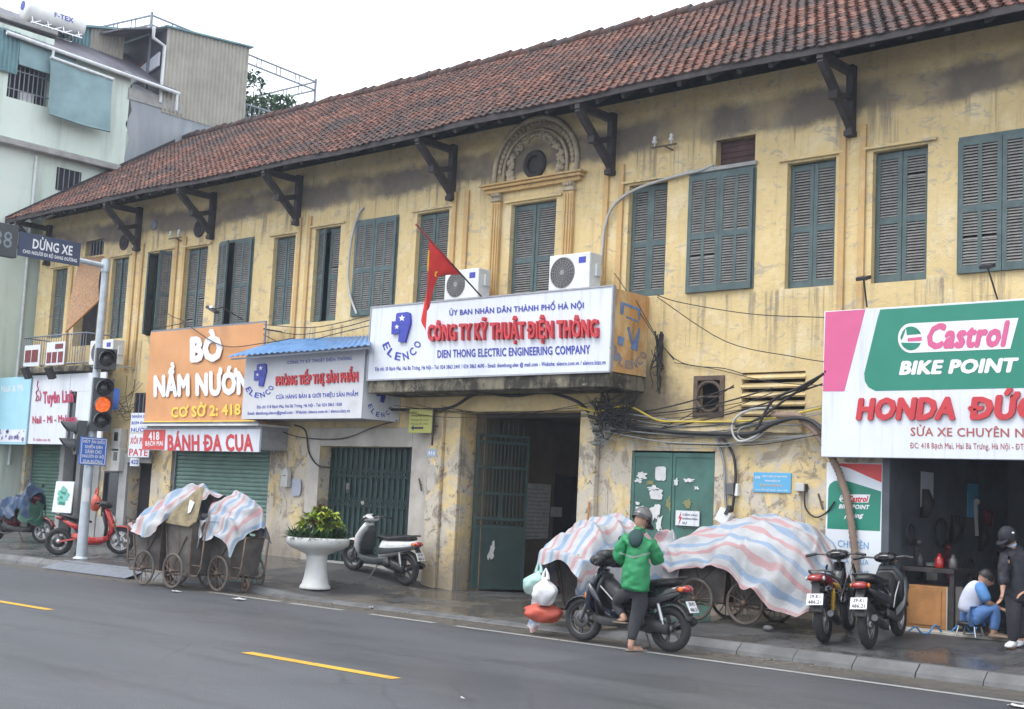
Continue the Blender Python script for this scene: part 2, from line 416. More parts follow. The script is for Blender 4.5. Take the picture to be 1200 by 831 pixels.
# ground
t = NT('wet_asphalt'); x, y, z = t.xyz()
c = t.mix(t.ramp(t.noise(.5, 6, .65, world=True, sx=(.35, 1, 1)), .35, .68), (.038, .042, .050), (.062, .067, .076))
gr = t.noise(75, 3, .8, world=True)
c = t.mix(t.ramp(gr, .47, .70), c, (.165, .165, .17)); c = t.mix(t.ramp(gr, .40, .26, 0, .8), c, (.018, .018, .02))
tr = t.noise(1.3, 6, .7, world=True, sx=(.12, 1.3, 1))
c = t.mix(t.ramp(tr, .52, .72, 0, .6), c, (.026, .028, .032))
pa = nn(t.t, 'ShaderNodeTexVoronoi', Scale=.16); pa.feature = 'F1'; pa.distance = 'CHEBYCHEV'; mpp = nn(t.t, 'ShaderNodeMapping'); mpp.inputs['Scale'].default_value = (.5, 1.4, 1); t.L(t.geo.outputs['Position'], mpp.inputs[0]); t.L(mpp.outputs[0], pa.inputs['Vector'])
sp_ = nn(t.t, 'ShaderNodeSeparateColor'); t.L(pa.outputs['Color'], sp_.inputs[0]); c = t.mix(t.ramp(sp_.outputs[0], .62, .66, 0, .35), c, (.034, .036, .04))
ve = nn(t.t, 'ShaderNodeTexVoronoi', Scale=.55); ve.feature = 'DISTANCE_TO_EDGE'; wv = t.noise(1.4, 6, .7, world=True); t.L(t.mix(.22, t.geo.outputs['Position'], wv, 'ADD'), ve.inputs['Vector'])
c = t.mix(t.math('MULTIPLY', t.ramp(ve.outputs['Distance'], .012, .003), t.ramp(t.noise(.3, 3, world=True),   .50, .60, 0, .38)), c, (.016, .016, .018))
wet = t.ramp(t.noise(.35, 6, .6, world=True, sx=(.4, 1, 1)), .42, .62)
# grit and mud gathered in the gutter
gut = t.math('ADD', t.math('SUBTRACT', y, t.math('MULTIPLY', x, .03)), t.math('MULTIPLY', t.math('SUBTRACT', t.noise(1.1, 7, .7, world=True), .5), 1.3))
c = t.mix(t.ramp(gut, -4.05, -3.5, 0, .85), c, t.mix(t.ramp(t.noise(8, 5, .7, world=True), .35, .65), (.065, .056, .045), (.13, .115, .095)))
crk = t.noise(1.6, 10, .75, world=True, dist=2.5)
t.bump(t.math('ADD', gr, t.math('MULTIPLY', t.noise(3, 4, world=True), .5)), .32, .006)
m_asphalt = t.set(c, t.ramp(wet, 0, 1, .62, .40), 0, .5)
t = NT('wet_pavement'); x, y, z = t.xyz()
c = t.mix(t.ramp(t.noise(.8, 7, .65, world=True), .35, .65), (.048, .048, .051), (.105, .103, .102))
c = t.mix(t.ramp(t.noise(6, 6, .7, world=True), .50, .72, 0, .5), c, (.06, .055, .05))
mpv = nn(t.t, 'ShaderNodeMapping'); t.L(t.geo.outputs['Position'], mpv.inputs[0])
bk = nn(t.t, 'ShaderNodeTexBrick', Scale=1.0); bk.offset = .5
bk.inputs['Color1'].default_value = (1, 1, 1, 1); bk.inputs['Color2'].default_value = (.82, .82, .82, 1); bk.inputs['Mortar'].default_value = (.45, .45, .45, 1)
bk.inputs['Brick Width'].default_value = .4; bk.inputs['Row Height'].default_value = .4; bk.inputs['Mortar Size'].default_value = .012
t.L(mpv.outputs[0], bk.inputs['Vector'])
c = t.mix(.8, c, bk.outputs[0], 'MULTIPLY')
wet = t.ramp(t.noise(.55, 5, .6, world=True), .40, .60)
mud = t.math('MULTIPLY', t.ramp(t.noise(.9, 8, .7, world=True, dist=.5), .40, .58), t.math('MULTIPLY', t.ramp(x, -1.6, .2), t.ramp(x, 6.2, 4.6)))
mud = t.math('MULTIPLY', mud, t.ramp(y, .2, -.8))
c = t.mix(mud, c, t.mix(t.ramp(t.noise(10, 5, .7, world=True), .35, .65), (.075, .065, .052), (.15, .13, .105)))
t.bump(t.math('ADD', t.math('MULTIPLY', bk.outputs['Fac'], -.6), t.noise(30, 4, .7, world=True)), .25, .008)
m_pave = t.set(c, t.ramp(wet, 0, 1, .6, .16), 0, .5)
m_kerb = M('kerb_stone', (.115, .117, .12), .6, scale=2.4, var=.3, dirt=.6, dcol=(.08, .075, .07), bump=.4, bscale=30)
def road_paint(name, col):
    t = NT(name); n = t.noise(14, 7, .75, world=True); n2 = t.noise(1.3, 5, .6, world=True)
    c = t.mix(t.ramp(n2, .3, .7, 0, .45), col, [x*.6 for x in col])
    c = t.mix(t.ramp(n, .53, .66, 0, .85), c, (.07, .07, .07)); return t.set(c, .6, 0, .4)
m_yline = road_paint('worn_yellow_road_paint', (.62, .36, .035)); m_wline = road_paint('worn_white_road_paint', (.33, .33, .32))
m_tilefloor = M('pale_threshold_tile', (.42, .40, .36), .45, dirt=.5)

# signs and lettering
def P(name, col, rough=.5, dirt=.12, var=.05, **k): return M(name, col, rough, scale=2.5, var=var, dirt=dirt, dcol=(.25, .23, .21), **k)
t = NT('white_sign_sheet'); c = t.mix(t.ramp(t.noise(1.2, 5, .6), .3, .7), (.60, .63, .69), (.66, .69, .75)); c = t.mix(t.ramp(t.noise(5, 5, .65, sx=(2.2, 2.2, .10)), .50, .80, 0, .5), c, (.36, .36, .36)); c = t.mix(t.ramp(t.noise(9, 6, .75), .60, .74, 0, .4), c, (.34, .31, .28))
m_white = t.set(c, t.ramp(t.noise(4, 4), .3, .7, .4, .6), 0, .45); m_banner = P('white_banner', (.56, .57, .60), .55, .25)
m_orange = P('orange_banner', (.60, .285, .115), .55); m_red = P('red_lettering', (.50, .035, .045)); m_redplain = P('red_sheet', (.55, .05, .05))
m_blue = P('blue_lettering', (.035, .05, .36)); m_navy = P('navy_sign', (.035, .05, .10)); m_pblue = P('bright_blue_plate', (.05, .17, .60))
m_skyblue = P('sky_blue_plate', (.10, .36, .60)); m_yel = P('yellow_lettering', (.78, .55, .07)); m_lwhite = P('white_lettering', (.74, .75, .78), dirt=.04)
m_cgreen = P('deep_green_sheet', (.012, .20, .135), .4, .05); m_pink = P('magenta_sheet', (.58, .10, .24), .45, .05); m_brown = P('brown_red_lettering', (.36, .09, .07))
m_grille = M('grille_wire', (.24, .24, .24), .6)
m_black = P('black_lettering', (.03, .03, .035)); m_crimson = P('crimson_lettering', (.42, .03, .09)); m_cyanb = P('light_blue_banner', (.34, .60, .72), .5)
t = NT('rusty_stained_sheet'); c = t.mix(t.ramp(t.noise(2.2, 7, .7, sx=(1, 1, .6)), .36, .60), (.62, .44, .22), (.50, .27, .10)); c = t.mix(t.ramp(t.noise(3.3, 7, .7, sx=(2, 2, .3)), .52, .70, 0, .8), c, (.16, .10, .06)); c = t.mix(t.ramp(t.noise(1.7, 5), .56, .72, 0, .7), c, (.70, .60, .42))
m_peach = t.set(c, .75, 0, .3); m_limeplate = P('yellow_green_plate', (.42, .42, .11)); m_poster = P('white_poster', (.66, .70, .76)); m_paleblue = P('pale_blue_print', (.16, .36, .62))
m_scrap = M('damp_paper', (.46, .46, .45), .85, dirt=.4)
m_paper = M('paper', (.60, .60, .60), .8, dirt=.2); m_darkpaper = M('printed_board', (.50, .50, .48), .6, scale=12, dirt=.3)
m_bluetin = M('blue_corrugated_tin', (.13, .27, .52), .45, scale=3, var=.2, dirt=.3, dcol=(.25, .25, .25))
m_alu = M('sign_frame_grey', (.34, .35, .38), .5, .3)
m_ac = M('white_enamel', (.66, .67, .66), .45, scale=3, dirt=.3, dcol=(.34, .31, .26)); m_acdark = M('fan_grille_grey', (.10, .10, .105), .6)
m_flag = M('red_flag_cloth', (.62, .035, .03), .75, scale=4, dirt=0, var=.12); m_flagy = M('yellow_flag_cloth', (.80, .55, .05), .7, dirt=0)
m_polered = M('painted_pole', (.30, .05, .05), .5); m_cable = M('black_cable', (.018, .018, .02), .55, dirt=.4, dcol=(.10, .09, .08), scale=12)
m_gcable = M('grey_cable', (.22, .23, .23), .55, scale=12); m_ycable = M('yellow_cable', (.52, .40, .05), .5); m_wcable = M('white_conduit', (.42, .42, .41), .5, dirt=.3)
m_conduit = M('corrugated_brown_conduit', (.24, .17, .13), .7, dirt=.3)

# vehicles and small things
m_tyre = M('tyre_rubber', (.016, .016, .017), .8, scale=20, dirt=.5, dcol=(.07, .06, .05), bump=.3); m_rim = M('cast_alloy', (.13, .13, .14), .4, .8); m_rimsil = M('silver_alloy', (.45, .45, .46), .35, .9)
m_blackp = M('black_gloss_paint', (.010, .011, .014), .22, scale=10, var=.2, dirt=.25, dcol=(.07, .065, .06), coat=.6); m_plast = M('black_plastic', (.022, .023, .025), .5, scale=12, dirt=.3)
m_greypl = M('grey_plastic', (.042, .05, .055), .45, scale=10); m_seat = M('black_vinyl', (.013, .013, .014), .45, bump=.2, bscale=90)
m_whitep = M('white_scooter_paint', (.62, .63, .63), .28, scale=6, dirt=.2, coat=.5); m_redp = M('red_scooter_paint', (.46, .022, .018), .25, scale=8, dirt=.12, coat=.6)
m_dkred = M('dark_red_paint', (.15, .010, .02), .25, scale=8, dirt=.2, coat=.6); m_ygold = M('yellow_decal', (.52, .34, .04), .4); m_dkblue = M('blue_black_paint', (.012, .015, .028), .25, dirt=.2, coat=.6)
m_plate = P('licence_plate', (.70, .72, .74), .4, .1); m_tail = M('red_lens', (.30, .012, .012), .15, dirt=0, coat=1); m_amber = M('amber_lens', (.62, .16, .02), .15, dirt=0); m_clear = M('clear_lens', (.55, .57, .6), .1, dirt=0, coat=1)
m_chrome = M('chrome', (.7, .7, .7), .18, 1.0, dirt=.1); m_engine = M('engine_alloy', (.16, .16, .16), .5, .7, scale=14, dirt=.6); m_exh = M('exhaust_steel', (.07, .07, .075), .4, .7); m_spring = M('yellow_spring', (.60, .38, .03), .4, dirt=.1)
m_mirror = M('mirror_glass', (.7, .75, .8), .05, 1.0, dirt=0, var=0)
m_bin = M('grimy_cart_steel', (.115, .105, .096), .7, .25, scale=3.5, var=.35, dirt=.75, dcol=(.075, .05, .035), bump=.4, bscale=14); m_binlid = M('mould_stained_board', (.21, .17, .10), .85, scale=6, var=.4, dirt=.85, dcol=(.085, .06, .04), bump=.3)
m_rust = M('rusty_steel', (.13, .095, .075), .75, .3, scale=9, var=.3, dirt=.5, dcol=(.17, .07, .035))
m_wood = M('orange_plywood', (.42, .20, .07), .6, scale=3, var=.25, dirt=.35); m_bamboo = M('bamboo_blind', (.34, .20, .11), .8, scale=20, var=.3, dirt=.2, bump=.3)
m_soil = M('soil', (.05, .035, .025), .95, bump=.5); m_pot = M('white_planter_stone', (.60, .61, .60), .55, scale=2.2, var=.1, dirt=.45, dcol=(.32, .30, .27), bump=.15, bscale=30)
def leaf(name, a, b, rough=.5):
    t = NT(name); at = nn(t.t, 'ShaderNodeAttribute'); at.attribute_name = 'tint'
    c = t.mix(at.outputs['Fac'], a, b); t.b.inputs['Transmission Weight'].default_value = 0
    return t.set(c, rough, 0, .4)
m_leaf = leaf('dark_leaf', (.022, .060, .022), (.06, .13, .035)); m_leafy = leaf('yellow_green_leaf', (.12, .22, .02), (.40, .44, .05)); m_leafr = leaf('reddish_leaf', (.10, .05, .03), (.20, .09, .04)); m_leaft = leaf('tree_leaf', (.05, .11, .05), (.12, .22, .09))
m_skin = M('skin', (.42, .24, .165), .5, scale=20, var=.08, dirt=0); m_hair = M('black_hair', (.012, .010, .010), .5, dirt=0); m_jacket = M('green_jacket', (.018, .235, .085), .6, scale=8, var=.18, dirt=.12, dcol=(.02, .12, .05), bump=.35, bscale=14)
m_jackdk = M('dark_teal_hood', (.012, .045, .045), .75, scale=8, dirt=0, bump=.3, bscale=16); m_trous = M('charcoal_trousers', (.030, .031, .037), .85, scale=14, dirt=.1, bump=.4, bscale=18); m_reflect = M('grey_reflective_tape', (.22, .30, .25), .5, dirt=0)
m_helmet = M('brown_grey_helmet', (.10, .095, .10), .3, dirt=.15, coat=.6); m_helmdk = M('helmet_dark', (.02, .018, .022), .35, coat=.4); m_jeans = M('blue_jeans', (.09, .20, .45), .8, scale=12, var=.2, dirt=.1, bump=.3, bscale=18)
m_bshirt = M('blue_shirt', (.09, .24, .52), .8, scale=9, dirt=0, bump=.3, bscale=14); m_wshirt = M('pale_shirt', (.52, .55, .66), .8, scale=9, dirt=.05, bump=.3, bscale=14); m_njacket = M('navy_black_jacket', (.010, .011, .020), .7, scale=9, dirt=.1, bump=.4, bscale=14); m_bluecol = M('light_blue_collar', (.30, .48, .72), .8, dirt=0)
m_sandal = M('sandal', (.20, .15, .11), .7); m_bagw = M('white_plastic_bag', (.66, .66, .68), .4, scale=10, dirt=0, bump=.5, bscale=16); m_bagg = M('pale_green_bag', (.34, .52, .48), .4, scale=8, dirt=.1, bump=.5, bscale=14); m_bagr = M('red_orange_bag', (.50, .09, .055), .45, scale=8, dirt=.1, bump=.5, bscale=14)
m_hose = M('blue_air_hose', (.04, .22, .50), .4, dirt=0); m_raincoat = M('dark_blue_raincoat', (.035, .07, .14), .5, scale=6, var=.3, dirt=0, bump=.4, bscale=12); m_raingreen = M('dark_green_raincoat', (.02, .09, .06), .5, scale=6, dirt=0, bump=.4)
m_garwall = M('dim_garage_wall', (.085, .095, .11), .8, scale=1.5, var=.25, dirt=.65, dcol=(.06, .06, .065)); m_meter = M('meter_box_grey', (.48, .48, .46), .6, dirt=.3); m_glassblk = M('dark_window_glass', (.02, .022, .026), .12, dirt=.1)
m_lens = M('dark_signal_lens', (.035, .035, .037), .25, dirt=0); m_sigbody = M('signal_housing', (.055, .06, .065), .55)
t = NT('lit_orange_signal'); t.b.inputs['Emission Color'].default_value = (1, .19, .03, 1); t.b.inputs['Emission Strength'].default_value = .48
vor = nn(t.t, 'ShaderNodeTexVoronoi', Scale=26.0); t.L(t.tc.outputs['Object'], vor.inputs['Vector'])
t.L(t.mix(t.ramp(vor.outputs['Distance'], .2, .6), (1, .22, .04), (.6, .09, .015)), t.b.inputs['Emission Color']); m_siglit = t.set((.4, .08, .02), .4)
# striped woven tarpaulin: stripes run along U
def tarp_mat(name, rep):
    t = NT(name); uv = t.tc.outputs['UV']
    sp = nn(t.t, 'ShaderNodeSeparateXYZ'); t.L(uv, sp.inputs[0])
    v = t.math('ADD', t.math('MULTIPLY', sp.outputs[1], rep), t.math('MULTIPLY', t.noise(2, 3), .12))
    fr = t.math('FRACT', v)
    def band(a, b): return t.math('MULTIPLY', t.ramp(fr, a, a+.04), t.ramp(fr, b, b-.04))
    c = t.mix(t.ramp(t.noise(3, 4), .3, .7), (.34, .35, .37), (.43, .44, .46))
    c = t.mix(t.math('MULTIPLY', band(.05, .27), .8), c, (.40, .20, .21))
    c = t.mix(t.math('MULTIPLY', band(.29, .34), .5), c, (.50, .32, .31))
    c = t.mix(t.math('MULTIPLY', band(.50, .76), .8), c, (.17, .265, .40))
    c = t.mix(t.math('MULTIPLY', band(.82, .87), .5), c, (.26, .36, .50))
    c = t.mix(t.ramp(t.noise(1.6, 7, .7), .42, .75, 0, .45), c, (.34, .32, .30))
    t.bump(t.math('ADD', t.noise(7, 5, .6), t.noise(38, 2)), .3, .02)
    return t.set(c, .6, 0, .3)
m_tarp = tarp_mat('striped_tarpaulin', 2.1)
# ================================================================== SETTING
mb = MB(); mb.poly([(-300, -200, 0), (300, -200, 0), (300, 300, 0), (-300, 300, 0)])
tag(mb.build('road', m_asphalt), 'dark damp asphalt street', 'road', kind='structure')
mb = MB(); rows = []
XS = [-40+.35*i for i in range(205)]
for x in XS:
    k = kerb_y(x)+.17; rows.append([Vector((x, k+(8.6-k)*v, walk_z(x, k+(8.6-k)*v)+.006*noise.noise(Vector((x*.8, v*20, 0))))) for v in [j/40 for j in range(41)]])
mb.grid(rows)
tag(mb.build('pavement', m_pave), 'wet paved sidewalk in front of the old building', 'pavement', kind='structure')
mb = MB()
x = -38.0
while x < 30:
    L = .78+.04*math.sin(x*9); x1 = x+L-.012; jz = .006*math.sin(x*17); jy = .008*math.sin(x*23)
    P = []
    for xx in (x, x1):
        k = kerb_y(xx)+jy; zt = walk_z(xx, kerb_y(xx)+.17)+jz
        P.append([Vector((xx, k-.03, -.02)), Vector((xx, k-.01, max(.012, zt*.35))), Vector((xx, k+.10, zt+.002)), Vector((xx, k+.19, zt+.004)), Vector((xx, k+.19, -.02))])
    mb.add(P[0]+P[1], [(0, 1, 6, 5), (1, 2, 7, 6), (2, 3, 8, 7), (3, 4, 9, 8), (0, 1, 2, 3, 4), (9, 8, 7, 6, 5)], False)
    x += L
tag(mb.build('kerb', m_kerb), 'sloped grey kerb stones', 'kerb', kind='structure')
mb = MB()
for a, b in ((-4.7, -2.45), (4.77, 6.98), (11.6, 13.8), (-11.5, -9.2)): mb.poly([(a, -8.17, .004), (b, -8.11, .004), (b, -7.96, .004), (a, -8.02, .004)])
mb.v = [Vector(p) for p in mb.v]
mb2 = MB()
mb2.poly([(-2.2, -7.78, .004), (0.01, -7.72, .004), (.01, -7.57, .004), (-2.2, -7.63, .004)])
mb2.poly([(4.77, -8.16, .004), (6.98, -8.10, .004), (6.98, -7.95, .004), (4.77, -8.01, .004)])
mb2.poly([(11.6, -8.3, .004), (13.8, -8.24, .004), (13.8, -8.09, .004), (11.6, -8.15, .004)])
mb2.poly([(-9.0, -7.6, .004), (-6.8, -7.54, .004), (-6.8, -7.39, .004), (-9.0, -7.45, .004)])
tag(mb2.build('centre_line', m_yline), 'worn yellow dashes along the middle of the street', 'road marking', kind='structure')
mb = MB()
for a, b in ((3.6, 26), (1.9, 3.2), (.1, 1.3), (-2.0, -.15)): mb.poly([(a, -3.80, .004), (b, -3.80+.008*(b-a), .004), (b, -3.68+.008*(b-a), .004), (a, -3.68, .004)])
tag(mb.build('edge_line', m_wline), 'worn white line beside the kerb', 'road marking', kind='structure')
# iron-plate ramps laid at the kerb on the left
for i, (xa, xb) in enumerate(((-7.4, -4.7),)):
    mb = MB(); mb.prism([(xa, kerb_y(xa)-.28, .012), (xb, kerb_y(xb)-.28, .012), (xb, kerb_y(xb)+.2, .155), (xa, kerb_y(xa)+.2, .155)], (0, 0, .012))
    tag(mb.build('kerb_ramp', m_greysteel, loc=(xa, -3.4, .01)), 'dark grey ramp plate laid over the kerb at the foot of the signal pole', 'ramp')

# ================================================================== THE OLD YELLOW BUILDING
BX0, BX1, WT = -15.4, 15.0, 8.3
yb = thing('yellow_building', 'long old two storey yellow building with teal shutters and a brown tiled roof', 'building', (0, 0, 0))
NARROW = [(-14.70, -14.0, 5.2, 6.96), (-11.95, -11.25, 5.06, 7.0), (-10.3, -9.47, 5.06, 6.98), (-8.93, -8.1, 5.06, 6.96), (-5.78, -5.08, 5.06, 6.91), (-4.45, -3.68, 5.06, 6.96),
          (-1.52, -.68, 4.97, 6.95), (.84, 1.87, 4.96, 6.85), (3.40, 4.16, 5.03, 6.87), (6.30, 7.09, 4.97, 6.84), (7.66, 8.47, 4.95, 6.83), (11.1, 11.9, 4.95, 6.8)]
WIDE = [(-7.62, -6.47, 5.1, 6.95), (-3.18, -2.03, 5.1, 6.94), (4.60, 5.75, 5.02, 6.85), (8.93, 10.1, 4.98, 6.79)]
a = F(101, 283); b = F(121, 298)
SMALLW = (a.x, b.x, b.z, a.z)
BLIND = (-13.5, -12.45, 4.95, 7.12)
VENT = (4.82, 5.30, 3.13, 3.70); LOUV = (5.63, 6.68, 3.10, 3.76); OVER = (5.04, 5.74, 6.97, 7.38)
GATE = (-.02, 2.66, -.05, 3.22); GDOOR = (3.66, 5.20, -.05, 2.59); GARAGE = (7.97, 12.6, -.05, 2.62)
FOLD = (-3.84, -1.28, -.05, 2.59); ROLL = (-8.87, -5.42, -.05, 2.52); CORR = (-10.5, -9.62, -.05, 2.15); SHOP = (-15.25, -12.0, -.05, 2.62)
METERS = (-11.55, -10.9, .9, 1.95)
openings = [(o, .24) for o in NARROW]+[(o, .10) for o in WIDE]+[(SMALLW, .2), (BLIND, .3), (VENT, .22), (LOUV, .22), (OVER, .22), (GATE, .32), (GDOOR, .08), (GARAGE, .3), (FOLD, .34), (ROLL, .16), (CORR, .3), (SHOP, .3), (METERS, .12)]
mb = MB()
xs = sorted(set([BX0, BX1]+[v for o, _ in openings for v in o[:2]])); zs = sorted(set([-.1, WT]+[v for o, _ in openings for v in o[2:]]))
for i in range(len(xs)-1):
    for j in range(len(zs)-1):
        cx, cz = (xs[i]+xs[i+1])/2, (zs[j]+zs[j+1])/2
        if any(o[0] < cx < o[1] and o[2] < cz < o[3] for o, _ in openings): continue
        mb.poly([(xs[i], 0, zs[j]), (xs[i+1], 0, zs[j]), (xs[i+1], 0, zs[j+1]), (xs[i], 0, zs[j+1])])
for (x0, x1, z0, z1), d in openings:
    mb.poly([(x0, 0, z0), (x0, 0, z1), (x0, d, z1), (x0, d, z0)]); mb.poly([(x1, 0, z1), (x1, 0, z0), (x1, d, z0), (x1, d, z1)])
    mb.poly([(x0, 0, z1), (x1, 0, z1), (x1, d, z1), (x0, d, z1)]); mb.poly([(x1, 0, z0), (x0, 0, z0), (x0, d, z0), (x1, d, z0)])
RY, RZ = 4.2, 11.5
for X, s in ((BX0, 1), (BX1, -1)):
    mb.poly([(X, 0, -.1), (X, 0, WT), (X, RY, RZ-.1), (X, 8.4, WT), (X, 8.4, -.1)])
mb.poly([(BX0, 8.4, -.1), (BX1, 8.4, -.1), (BX1, 8.4, WT), (BX0, 8.4, WT)])
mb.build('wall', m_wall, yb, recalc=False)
# pilaster strips below the brackets, sills and mouldings
mb = MB()
for X in (-10.82, -9.12, -4.78, -.38, 3.1, 7.36):
    for s in (-1, 1):
        mb = MB(); c = X+s*.155; mb.bx(c-.05, c+.05, -.045, -.002, 2.95 if X > 5 else (4.3 if X < 3 else 4.9), 7.24); mb.build('pilaster_strip', m_trim, yb, bevel=.008)
for X in (-13.75, -12.1): mb = MB(); mb.bx(X-.05, X+.05, -.045, -.002, 4.3, 7.0); mb.build('pilaster_strip', m_trim, yb, bevel=.008)
for x0, x1, z0, z1 in NARROW:
    mb = MB(); mb.bx(x0-.13, x1+.13, -.05, -.003, z1+.03, z1+.07); mb.build('window_label_moulding', m_wall, yb, bevel=.008)
for c in (.53, 2.18):
    mb = MB(); mb.bx(c-.10, c+.10, -.07, -.002, 4.9, 6.93)
    for k in (-1, 0, 1): mb.bx(c+k*.06-.014, c+k*.06+.014, -.09, -.068, 5.0, 6.88)
    mb.build('pilaster', m_trim, yb, bevel=.008)
    mb = MB(); mb.bx(c-.12, c+.12, -.10, -.002, 6.93, 6.99); mb.bx(c-.10, c+.10, -.085, -.002, 6.992, 7.08)
    for k in (-1, 0, 1): mb.sph((c+k*.07, -.10, 7.04), .035, 8, 6)
    mb.build('capital', m_stone, yb, bevel=.006)
mb = MB(); mb.bx(.30, 2.42, -.09, -.002, 7.08, 7.15); mb.bx(.24, 2.48, -.15, -.003, 7.152, 7.20); mb.bx(.20, 2.52, -.19, -.002, 7.202, 7.235)
mb.build('cornice', m_trim, yb, bevel=.01)
mb = MB(); AC_, AZ = 1.37, 7.43
for R_, r_ in ((.94, .045), (.72, .03)):
    pts = [Vector((AC_+R_, -.03, 7.24))]+[Vector((AC_+R_*math.cos(a), -.03, AZ+R_*math.sin(a)*.95)) for a in [PI*i/28 for i in range(29)]]+[Vector((AC_-R_, -.03, 7.24))]
    mb.tube(pts, r_, 8)
for i in range(27):                                  # beading between the two bands
    a = PI*(i+.5)/27; mb.sph((AC_+.83*math.cos(a), -.02, AZ+.83*.95*math.sin(a)), .042, 6, 5, (1, .7, 1.2))
for s in (-1, 1):                                    # hanging garlands of leaves either side
    for i in range(15):
        a = i/14; cx = AC_+s*(.16+.42*math.sin(a*2.2)**.9)*1.0; cz = AZ+.58-.78*a
        for k in range(3):
            an = random.uniform(0, 2*PI); mb.sph((cx+.05*math.cos(an), -.03, cz+.045*math.sin(an)), random.uniform(.03, .055), 6, 5, (1, .9, 1))
for i in range(10):
    an = PI*i/9; mb.sph((AC_+.2*math.cos(an), -.03, AZ+.50+.10*math.sin(an)), .045, 6, 5)
mb.build('arch_ornament', m_stone, yb)
mb = MB(); mb.ring((1.36, -.02, 7.50), (0, 1, 0), .20, .055, 28, 8)
mb.lathe([(.20, 0), (.0, 0)], (1.36, -.004, 7.50), Matrix.Rotation(PI/2, 3, 'X'), 24)
mb.build('oculus', [m_darkwood], yb)
for px, py, r in ((234, 268, .17), (146, 284, .16), (181, 264, .09)):
    p = F(px, py); mb = MB(); mb.ring((p.x, -.01, p.z), (0, 1, 0), r, .035, 20, 6)
    mb.lathe([(r, 0), (0, 0)], (p.x, -.004, p.z), Matrix.Rotation(PI/2, 3, 'X'), 20)
    for k in range(-2, 3): mb.bx(p.x+k*r*.32-.014, p.x+k*r*.32+.014, -.03, -.01, p.z-r*.85, p.z+r*.85)
    mb.build('round_vent', m_greysteel if r < .1 else m_darkwood, yb)
mb = MB(); mb.bx(2.8, 6.7, -.11, -.002, 2.86, 3.0); mb.build('ledge', m_wall, yb, bevel=.015)

# ---- shutters
def leaf(w, z0, z1, cols, T, parent):
    mb = MB(); mb.T = T; st = .062; th = .036
    zm = z0+(z1-z0)*.475
    mb.bx(0, st, -th, 0, z0, z1); mb.bx(w-st, w, -th, 0, z0, z1)
    for a, b in ((z0, z0+.10), (zm-.045, zm+.045), (z1-.085, z1)): mb.bx(st, w-st, -th+.001, -.001, a, b)
    edges = [st+(w-2*st)*i/cols for i in range(cols+1)]
    for e in edges[1:-1]: mb.bx(e-.026, e+.026, -th+.0005, -.0005, z0+.10, z1-.085)
    mb.mi = 1
    for a, b in ((z0+.10, zm-.045), (zm+.045, z1-.085)):
        n = int((b-a)/.0395)
        for i in range(n):
            z = a+(b-a)*(i+.5)/n; dz = random.uniform(-.002, .002)
            if random.random() < .003: dz = -.02
            for c in range(cols):
                xa = edges[c]+(.0 if c == 0 else .026); xb = edges[c+1]-(.0 if c == cols-1 else .026)
                mb.add([(xa, -.034, z-.015+dz), (xb, -.034, z-.015+dz), (xb, -.004, z+.013+dz), (xa, -.004, z+.013+dz), (xa, -.034, z-.007+dz), (xb, -.034, z-.007+dz), (xb, -.004, z+.021+dz), (xa, -.004, z+.021+dz)],
                       [(3, 2, 1, 0), (4, 5, 6, 7), (0, 1, 5, 4), (2, 3, 7, 6)], False)
    return mb.build('shutter_leaf', [m_shutter, m_slat], parent)
def Th(x, y, ang): return Matrix.Translation((x, y, 0)) @ Matrix.Rotation(ang, 4, 'Z')
def window(o, wide, angL=0.0, angR=0.0):
    x0, x1, z0, z1 = o; mb = MB(); d = .10 if wide else .24; yl = -.02 if wide else .13
    f = .05
    if not wide:
        mb.bx(x0+.002, x0+f, .14, .2, z0, z1); mb.bx(x1-f, x1-.002, .14, .2, z0, z1); mb.bx(x0+f, x1-f, .14, .2, z1-f, z1-.002); mb.bx(x0+f, x1-f, .14, .2, z0+.002, z0+f)
    else:
        mb.bx(x0-.02, x1+.02, -.018, -.004, z1-.0, z1+.05)
        mb.bx(x0-.03, x0, -.018, -.004, z0, z1); mb.bx(x1, x1+.03, -.018, -.004, z0, z1)
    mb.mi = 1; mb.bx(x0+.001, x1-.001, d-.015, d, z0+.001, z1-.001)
    if angL > .4 or angR > .4:                          # iron bars seen behind an open leaf
        mb.mi = 2
        for i in range(1, 7): xx = x0+(x1-x0)*i/7; mb.bx(xx-.009, xx+.009, d-.06, d-.042, z0, z1)
        for zz in (z0+.4, z0+1.0, z1-.4): mb.bx(x0+.04, x1-.04, d-.07, d-.061, zz-.012, zz+.012)
    wn = mb.build('window', [m_shutter, m_dark, m_greysteel], yb)
    lx0, lx1 = (x0-.0, x1+.0) if wide else (x0+.012, x1-.012)
    mid = (lx0+lx1)/2; w_ = mid-lx0-.004; zt = z1-(.0 if wide else .03); zb = z0+(0 if wide else .015)
    leaf(w_, zb, zt, 2 if wide else 1, Th(lx0, yl, -angL), wn)
    # right leaf hinged on the right: mirror
    T = Matrix.Translation((lx1, yl, 0)) @ Matrix.Rotation(angR, 4, 'Z') @ Matrix.Translation((-w_, 0, 0))
    leaf(w_, zb, zt, 2 if wide else 1, T, wn)
    return wn
angs = {0: (.03, .0), 1: (.12, .0), 2: (1.0, 1.25), 3: (.05, .0), 4: (.03, 0), 5: (.38, .04), 6: (.02, .0), 7: (.02, 0), 8: (.0, .03), 9: (0, .01), 10: (.01, 0)}
for i, o in enumerate(NARROW): window(o, False, *angs.get(i, (0, 0)))
for i, o in enumerate(WIDE): window(o, True, *((.30, .02), (.015, .01), (.0, .015), (.0, .0))[i])
